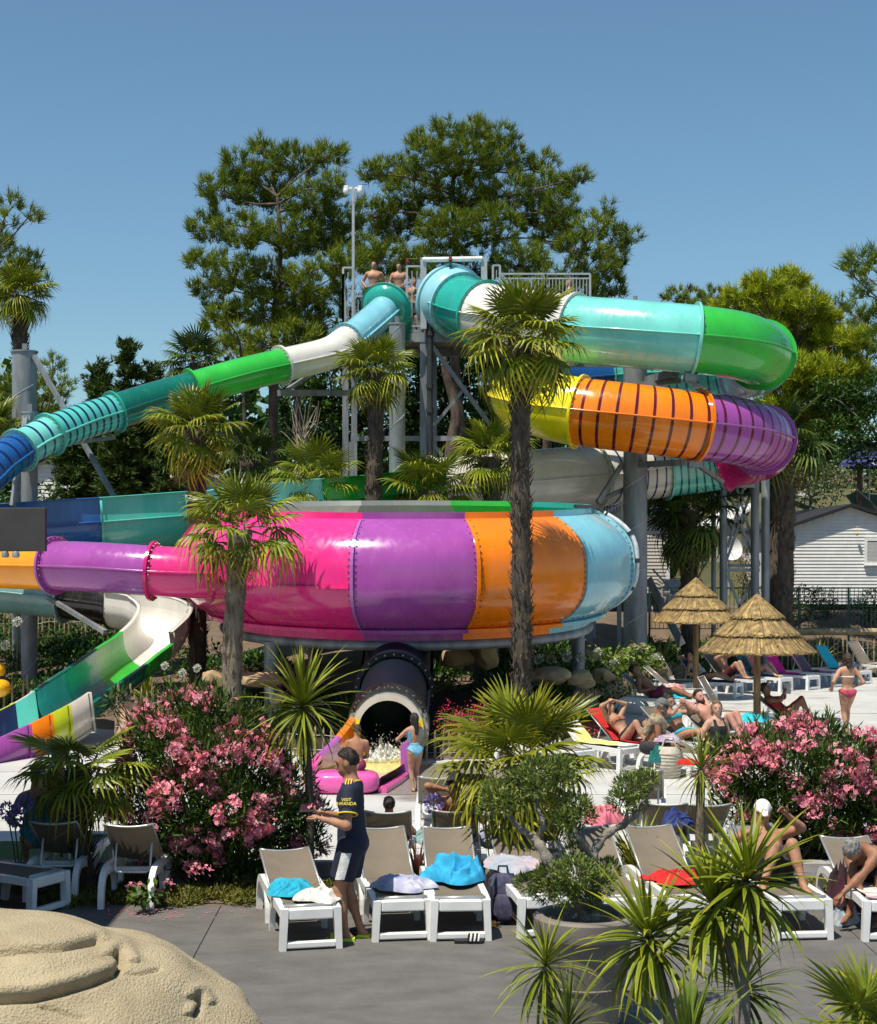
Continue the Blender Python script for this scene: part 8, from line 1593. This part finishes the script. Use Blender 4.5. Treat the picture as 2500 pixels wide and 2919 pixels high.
# --- children at the run-out
RBT = CM('trunks_print', (.30, .01, .02), (.01, .03, .12))
person('boy in red and blue trunks sitting on the pink block, seen from behind', 1.27, V((-1.24, 24.42, .32+.085)), math.radians(6), arms={'l': (-.05, .16, -.22), 'r': (.06, .17, -.23)}, legs={'l': (-.07, .22, -.25), 'r': (.07, .22, -.25)}, torso=(.02, .12, 1), face=(-.2, 1, 0), skinm='tan', hair=('crop', 'brown'), clothes=(('trunks', RBT, .6),), res=.013)
GSW = CM('aqua_print', (.02, .30, .50), (.25, .45, .55)); gpz = gp(1183, 2256)
person('girl with long dark hair in a blue swimsuit standing by the run-out wall', 1.21, gpz+V((0, 0, .508*1.21)), math.radians(22), arms={'l': (-.11, .15, -.10), 'r': (.0, .17, -.11)}, hpole={'l': (-.8, -.4, -.5), 'r': (1, -.3, -.5)}, legs={'l': (-.035, -.03, -.472), 'r': (.045, .03, -.470)}, lpole={'l': (0, 1, 0), 'r': (0, 1, 0)}, torso=(-.02, .06, 1), face=(-.25, 1, -.1), sex='f', fat=.85, skinm='mid', hair=('long', 'black'), clothes=(('swimsuit', GSW, 'back'),), res=.012)
# --- on the start platform
stp = MB().box((gx(1120, 48.2).x, 48.1, DZ+.29), (2.3, 1.0, .58)).build('start_step', GAL, tower)
DKT = CM('dark_trunks', (.012, .012, .016), (.03, .03, .04))
person('bare-chested dark-haired man at the left on the start platform', 1.80, V((gx(1066, 48.0).x, 48.0, DZ+.58+.508*1.8)), math.radians(182), arms={'l': (-.14, .05, -.25), 'r': (.14, .05, -.25)}, face=(.25, 1, -.1), skinm='mid', hair=('short', 'black'), clothes=(('trunks', DKT, .6),), res=.018, legs={'l': (-.06, 0, -.473), 'r': (.06, 0, -.473)})
person('bare-chested dark-haired man looking down beside the notice board', 1.74, V((gx(1138, 47.9).x, 47.9, DZ+.58+.508*1.74)), math.radians(176), arms={'l': (-.10, .12, -.22), 'r': (.10, .12, -.22)}, face=(.1, 1, -.55), headt=(0, .3, 1), skinm='mid', hair=('short', 'black'), clothes=(('trunks', DKT, .6),), res=.018)
person('blond young man in dark trunks behind the platform gate', 1.62, V((gx(1180, 46.6).x, 46.6, DZ+.508*1.62)), math.radians(172), arms={'l': (-.15, .02, -.26), 'r': (.15, .04, -.24)}, face=(-.4, 1, -.1), skinm='tan', hair=('crop', 'blond'), clothes=(('trunks', DKT, .75),), res=.016, legs={'l': (-.05, .03, -.472), 'r': (.05, -.03, -.47)}, lpole={'l': (0, 1, 0), 'r': (0, 1, 0)})
person('woman in a black bikini walking along the platform railing', 1.66, V((gx(1624, 46.9).x, 46.9, DZ+.508*1.66)), math.radians(78), arms={'l': (-.12, .08, -.24), 'r': (.12, .02, -.26)}, sex='f', fat=.92, skinm='fair', hair=('long', 'fair'), clothes=(('bikini_top', DKT), ('bikini_bottom', DKT)), res=.018, legs={'l': (-.05, .08, -.465), 'r': (.05, -.06, -.465)}, lpole={'l': (0, 1, 0), 'r': (0, 1, 0)})
# --- on the loungers facing away
person('dark-haired child lying on the lounger behind the pale towel, only the head showing', 1.30, on('B1', .90, .07), yawl('B1'), torso=recl(33), headt=(0, -.1, 1), arms={'l': (-.16, .05, -.2), 'r': (.16, .05, -.2)}, legs=ST, feet=UPF, skinm='tan', hair=('short', 'dark'), clothes=(('trunks', DKT, .6),))
person('curly-haired woman with sunglasses on her head, elbow raised', 1.62, on('B2', .92, .10), yawl('B2'), torso=recl(52), headt=(0, -.1, 1), face=(-.3, 1, 0), arms={'l': (-.05, .02, .06), 'r': (.14, .08, -.2)}, hpole={'l': (-1, -.2, -.3), 'r': (.6, -.8, -.3)}, legs=KN, feet=FL2, sex='f', skinm='tan', hair=('curly', 'black'), clothes=(('swimsuit', CM('red_black', (.3, .01, .02), (.02, .01, .01))),))
b8 = lw('B8', 0, .6, 0)
person('woman with a loose bun sitting in the shade, seen from behind', 1.64, V((gx(118, b8.y).x, b8.y-.2, .50)), math.radians(14), torso=(.0, .12, 1), arms={'l': (-.12, .16, -.22), 'r': (.12, .16, -.22)}, legs={'l': (-.07, .25, -.22), 'r': (.07, .25, -.22)}, face=(-.6, 1, -.2), sex='f', fat=1.1, skinm='mid', hair=('topbun', 'fair'), clothes=(('swimsuit', CM('teal_suit', (.02, .2, .26))),))
person('broad-backed man sitting in the shade beside the woman with the bun', 1.78, V((gx(160, b8.y+.5).x, b8.y+.5, .55)), math.radians(-12), torso=(.0, .15, 1), arms={'l': (-.12, .16, -.22), 'r': (.12, .18, -.22)}, legs={'l': (-.07, .25, -.24), 'r': (.07, .25, -.24)}, fat=1.15, skinm='deep', hair=('crop', 'fair'), clothes=(('trunks', DKT, .6),))
person('man with blue sunglasses standing behind the left oleander', 1.70, V((gx(362, 22.3).x, 22.3, .508*1.70)), math.radians(-80), arms={'l': (-.14, .05, -.25), 'r': (.14, .05, -.25)}, skinm='fair', hair=('short', 'brown'), clothes=(('trunks', DKT, .6),), glasses=True)
# --- right-hand group
w = gp(2416, 2092); person('woman in a white bikini top and rose bottoms walking away on the deck', 1.67, w+V((0, 0, .502*1.67)), math.radians(6), arms={'l': (-.165, .07, -.24), 'r': (.13, .07, -.23)}, hpole={'l': (-.6, -1, -.2), 'r': (.6, -1, -.2)}, legs={'l': (-.02, -.035, -.470), 'r': (.03, .10, -.45)}, lpole={'l': (0, 1, 0), 'r': (0, 1, 0)}, sex='f', fat=.92, skinm='mid', hair=('bob', 'brown'), clothes=(('bikini_top', WHC), ('bikini_bottom', CM('rose', (.42, .05, .10)))), res=.012, feet={'l': (0, 1, -.1), 'r': (0, 1, .05)})
MULTI = CM('multi', (.55, .16, .02), (.02, .02, .10))
person('woman in a colourful bikini on the red towel shading her eyes with both hands', 1.64, on('R2', .90, .08), yawl('R2'), torso=recl(40), headt=(0, -.25, 1), face=(.2, 1, .1), arms={'l': (-.05, .13, .10), 'r': (.05, .13, .10)}, hpole={'l': (-1, .2, .0), 'r': (1, .2, .0)}, legs=KN, feet=FL2, sex='f', skinm='mid', hair=('long', 'brown'), clothes=(('bandeau', MULTI), ('bikini_bottom', DKT)), res=.013)
GREYC = CM('grey_cap', (.14, .14, .14)); k19 = V((gx(1850, 26.3).x, 26.3, .47))
J = person('grey-capped bearded man with a patterned shawl sitting on a lounger edge', 1.70, k19, math.radians(-100), torso=(0, .36, 1), face=(-.1, 1, -.05), headt=(0, .25, 1), arms={'l': (-.06, .22, -.20), 'r': (.10, .20, -.22)}, legs={'l': (-.08, .26, -.25), 'r': (.08, .26, -.25)}, fat=1.15, skinm='deep', hair=('crop', 'grey'), glasses=True, hats=GREYC, beard='grey', clothes=(('trunks', DKT, .8),), res=.013)
SHAWL = CM('shawl', (.48, .38, .24), (.06, .05, .04)); J['cloth']('shawl', SHAWL, [('c', J['L3'](-.11, .0, .27), J['L3'](.11, .0, .27), .05*1.70, .05*1.76), ('c', J['L3'](.09, .05, .26), J['L3'](.06, .09, .08), .036*1.70, .03*1.76), ('c', J['L3'](-.09, .05, .26), J['L3'](-.06, .09, .10), .036*1.70, .03*1.76), ('c', J['L3'](-.09, -.05, .26), J['L3'](-.08, -.07, .12), .036*1.70, .03*1.76), ('c', J['L3'](.09, -.05, .26), J['L3'](.08, -.07, .12), .036*1.70, .03*1.76)], .004, None, .013, .03)
crumple('towel', 'dark teal towel hanging from the capped man\'s hands', k19+V((.12, -.38, -.22)), .36, .30, .36, TW['dteal'], .3, 31); crumple('towel', 'white and violet cloth in the capped man\'s hands', k19+V((.28, -.32, .10)), .40, .28, .18, towel_mat('white_violet', (.62, .6, .62), (.3, .18, .36)), .2, 32)
TQ = CM('turquoise', (.02, .38, .48)); person('woman with dark bunned hair in a turquoise bandeau reading her phone', 1.66, on('R3', .92, .08), yawl('R3'), torso=recl(50), headt=(0, .1, 1), face=(.1, 1, -.45), arms={'l': (-.03, .20, -.06), 'r': (.04, .20, -.06)}, hpole={'l': (-1, -.2, -.6), 'r': (1, -.2, -.6)}, legs=ST, feet=UPF, sex='f', skinm='tan', hair=('bun', 'black'), clothes=(('bandeau', TQ), ('bikini_bottom', TQ)), res=.013)
person('dark-haired bearded man lying with both arms folded behind his head', 1.80, on('R4', .92, .10), yawl('R4'), torso=recl(46), headt=(0, -.2, 1), face=(.3, 1, .0), arms={'l': (-.05, -.07, .10), 'r': (.05, -.07, .10)}, hpole={'l': (-1, .3, .5), 'r': (1, .3, .5)}, legs={'l': (-.06, .26, -.035), 'r': (.06, .30, -.035)}, feet=FL2, skinm='pink', hair=('short', 'black'), beard='black', clothes=(('trunks', CM('grey_trunks', (.08, .08, .09)), .6),), res=.013)
k22 = V((gx(2040, 25.6).x, 25.6, .49)); person('woman in a black swimsuit with fair bobbed hair sitting up', 1.66, k22, math.radians(-150), torso=(0, .05, 1), face=(.55, 1, -.1), arms={'l': (-.13, .10, -.24), 'r': (.13, .10, -.24)}, legs={'l': (-.08, .30, -.16), 'r': (.08, .30, -.16)}, sex='f', fat=1.28, skinm='fair', hair=('bob', 'fair'), clothes=(('swimsuit', CM('black_suit', (.010, .010, .012))),), res=.013)
person('tanned grey-haired man lying on his back by the fence', 1.78, on('Q1', .92, .10), yawl('Q1'), torso=recl(40), headt=(0, -.45, 1), face=(0, 1, .4), arms={'l': (-.17, .03, -.24), 'r': (.17, .03, -.24)}, legs=ST, feet=UPF, fat=1.08, skinm='deep', hair=('crop', 'dark'), clothes=(('trunks', CM('wine', (.2, .02, .06)), .5),), res=.015)
person('woman in a pale top lying with one arm raised behind her head', 1.66, on('T1', .95, .10), yawl('T1'), torso=recl(45), headt=(0, -.2, 1), arms={'l': (-.05, -.05, .16), 'r': (.16, .03, -.22)}, hpole={'l': (-1, .2, .8), 'r': (.6, -.8, -.3)}, legs=ST, feet=UPF, sex='f', fat=1.1, skinm='mid', hair=('short', 'brown'), clothes=(('tank', CM('pale_grey', (.45, .44, .43))), ('bikini_bottom', DKT)))
person('short-haired man in dark red shorts with knees up under the first parasol', 1.78, on('T2', .92, .10), yawl('T2'), torso=recl(58), headt=(0, 0, 1), arms={'l': (-.04, .15, .03), 'r': (.04, .15, .03)}, hpole={'l': (-1, -.2, -.8), 'r': (1, -.2, -.8)}, legs=KN, feet=FL2, skinm='mid', hair=('crop', 'grey'), clothes=(('trunks', CM('dark_red', (.09, .008, .012)), .7),), glasses=True)
person('woman in a pink swimsuit reclining on the teal patterned towel', 1.66, on('T3', .92, .10), yawl('T3'), torso=recl(62), headt=(0, 0, 1), face=(.1, 1, 0), arms={'l': (-.16, .06, -.24), 'r': (.05, .12, .06)}, hpole={'l': (-.6, -.8, -.3), 'r': (1, -.1, -.6)}, legs={'l': (-.06, .36, -.035), 'r': (.06, .40, -.035)}, feet=FL2, sex='f', skinm='fair', hair=('bun', 'dark'), glasses=True, clothes=(('swimsuit', CM('pink_suit', (.62, .22, .24))),))
J = person('woman in red reading with her knees up in the parasol shade', 1.68, on('Q5', 1.0, .10), yawl('Q5'), torso=recl(38), headt=(0, -.2, 1), face=(0, 1, .1), arms={'l': (-.06, .19, -.11), 'r': (.06, .19, -.11)}, hpole={'l': (-1, -.3, -.5), 'r': (1, -.3, -.5)}, legs={'l': (-.06, .24, -.035), 'r': (.06, .27, -.035)}, feet=FL2, sex='f', skinm='deep', hair=('short', 'black'), clothes=(('swimsuit', CM('red_suit', (.28, .01, .02))),))
bk_ = V((J['wrl']+J['wrr']).tolist())/2; bw = ORG[J['o']]+Matrix.Rotation(yawl('Q5'), 3, 'Z') @ bk_; book = thing('open_book', 'open pale book held by the woman in red', 'book', bw)
for sg in (-1, 1): MB().box(bw+V((.04, sg*.06, .06)), (.02, .13, .20), rz=yawl('Q5')+sg*.25).build('page_block', mat('paper', (.45, .47, .5), .8), book)
J = person('man in a white cap sitting knees up on the front lounger at the right', 1.76, on('L7', .93, .08), yawl('L7'), torso=recl(38), headt=(0, .25, 1), face=(.15, 1, -.5), arms={'l': (-.08, .24, -.10), 'r': (.16, .22, -.22)}, hpole={'l': (-1, -.3, -.3), 'r': (1, -.4, -.3)}, legs={'l': (-.09, .26, -.035), 'r': (.13, .25, -.035)}, feet=FL2, skinm='tan', hair=('crop', 'dark'), hats=WHC, clothes=(('trunks', DKT, .7),), res=.011)
J = person('white-haired person bending forward at the right edge with one arm stretched out', 1.72, on('L8', .75, .08)+V((.16, .15, 0)), yawl('L8')+math.radians(-38), torso=(.1, .85, .55), headt=(0, 1, .1), face=(0, .6, -.8), arms={'l': (.02, .30, .05), 'r': (-.10, .30, .0)}, hpole={'l': (-1, .0, -.5), 'r': (1, .3, -.5)}, legs={'l': (-.09, .26, -.2), 'r': (.09, .26, -.2)}, skinm='deep', hair=('crop', 'grey'), sex='f', fat=1.1, clothes=(('swimsuit', DKT),), res=.012)
crumple('towel', 'dark patterned cloth held out by the bending person', at(2395, 2490, 15.6)+V((0, 0, -.30)), .24, .22, .55, towel_mat('dark_print', (.010, .022, .022), (.09, .012, .03)), .3, 33)
q_ = thing('tote_bag', 'pink and dark bag corner under the right oleander', 'bag', gp(2475, 2600)); MB().lathe(ORG[q_], [(.12, 0), (.15, .1), (.13, .28)], 14).build('bag_body', towel_mat('plum', (.10, .02, .06)), q_, smooth=True)
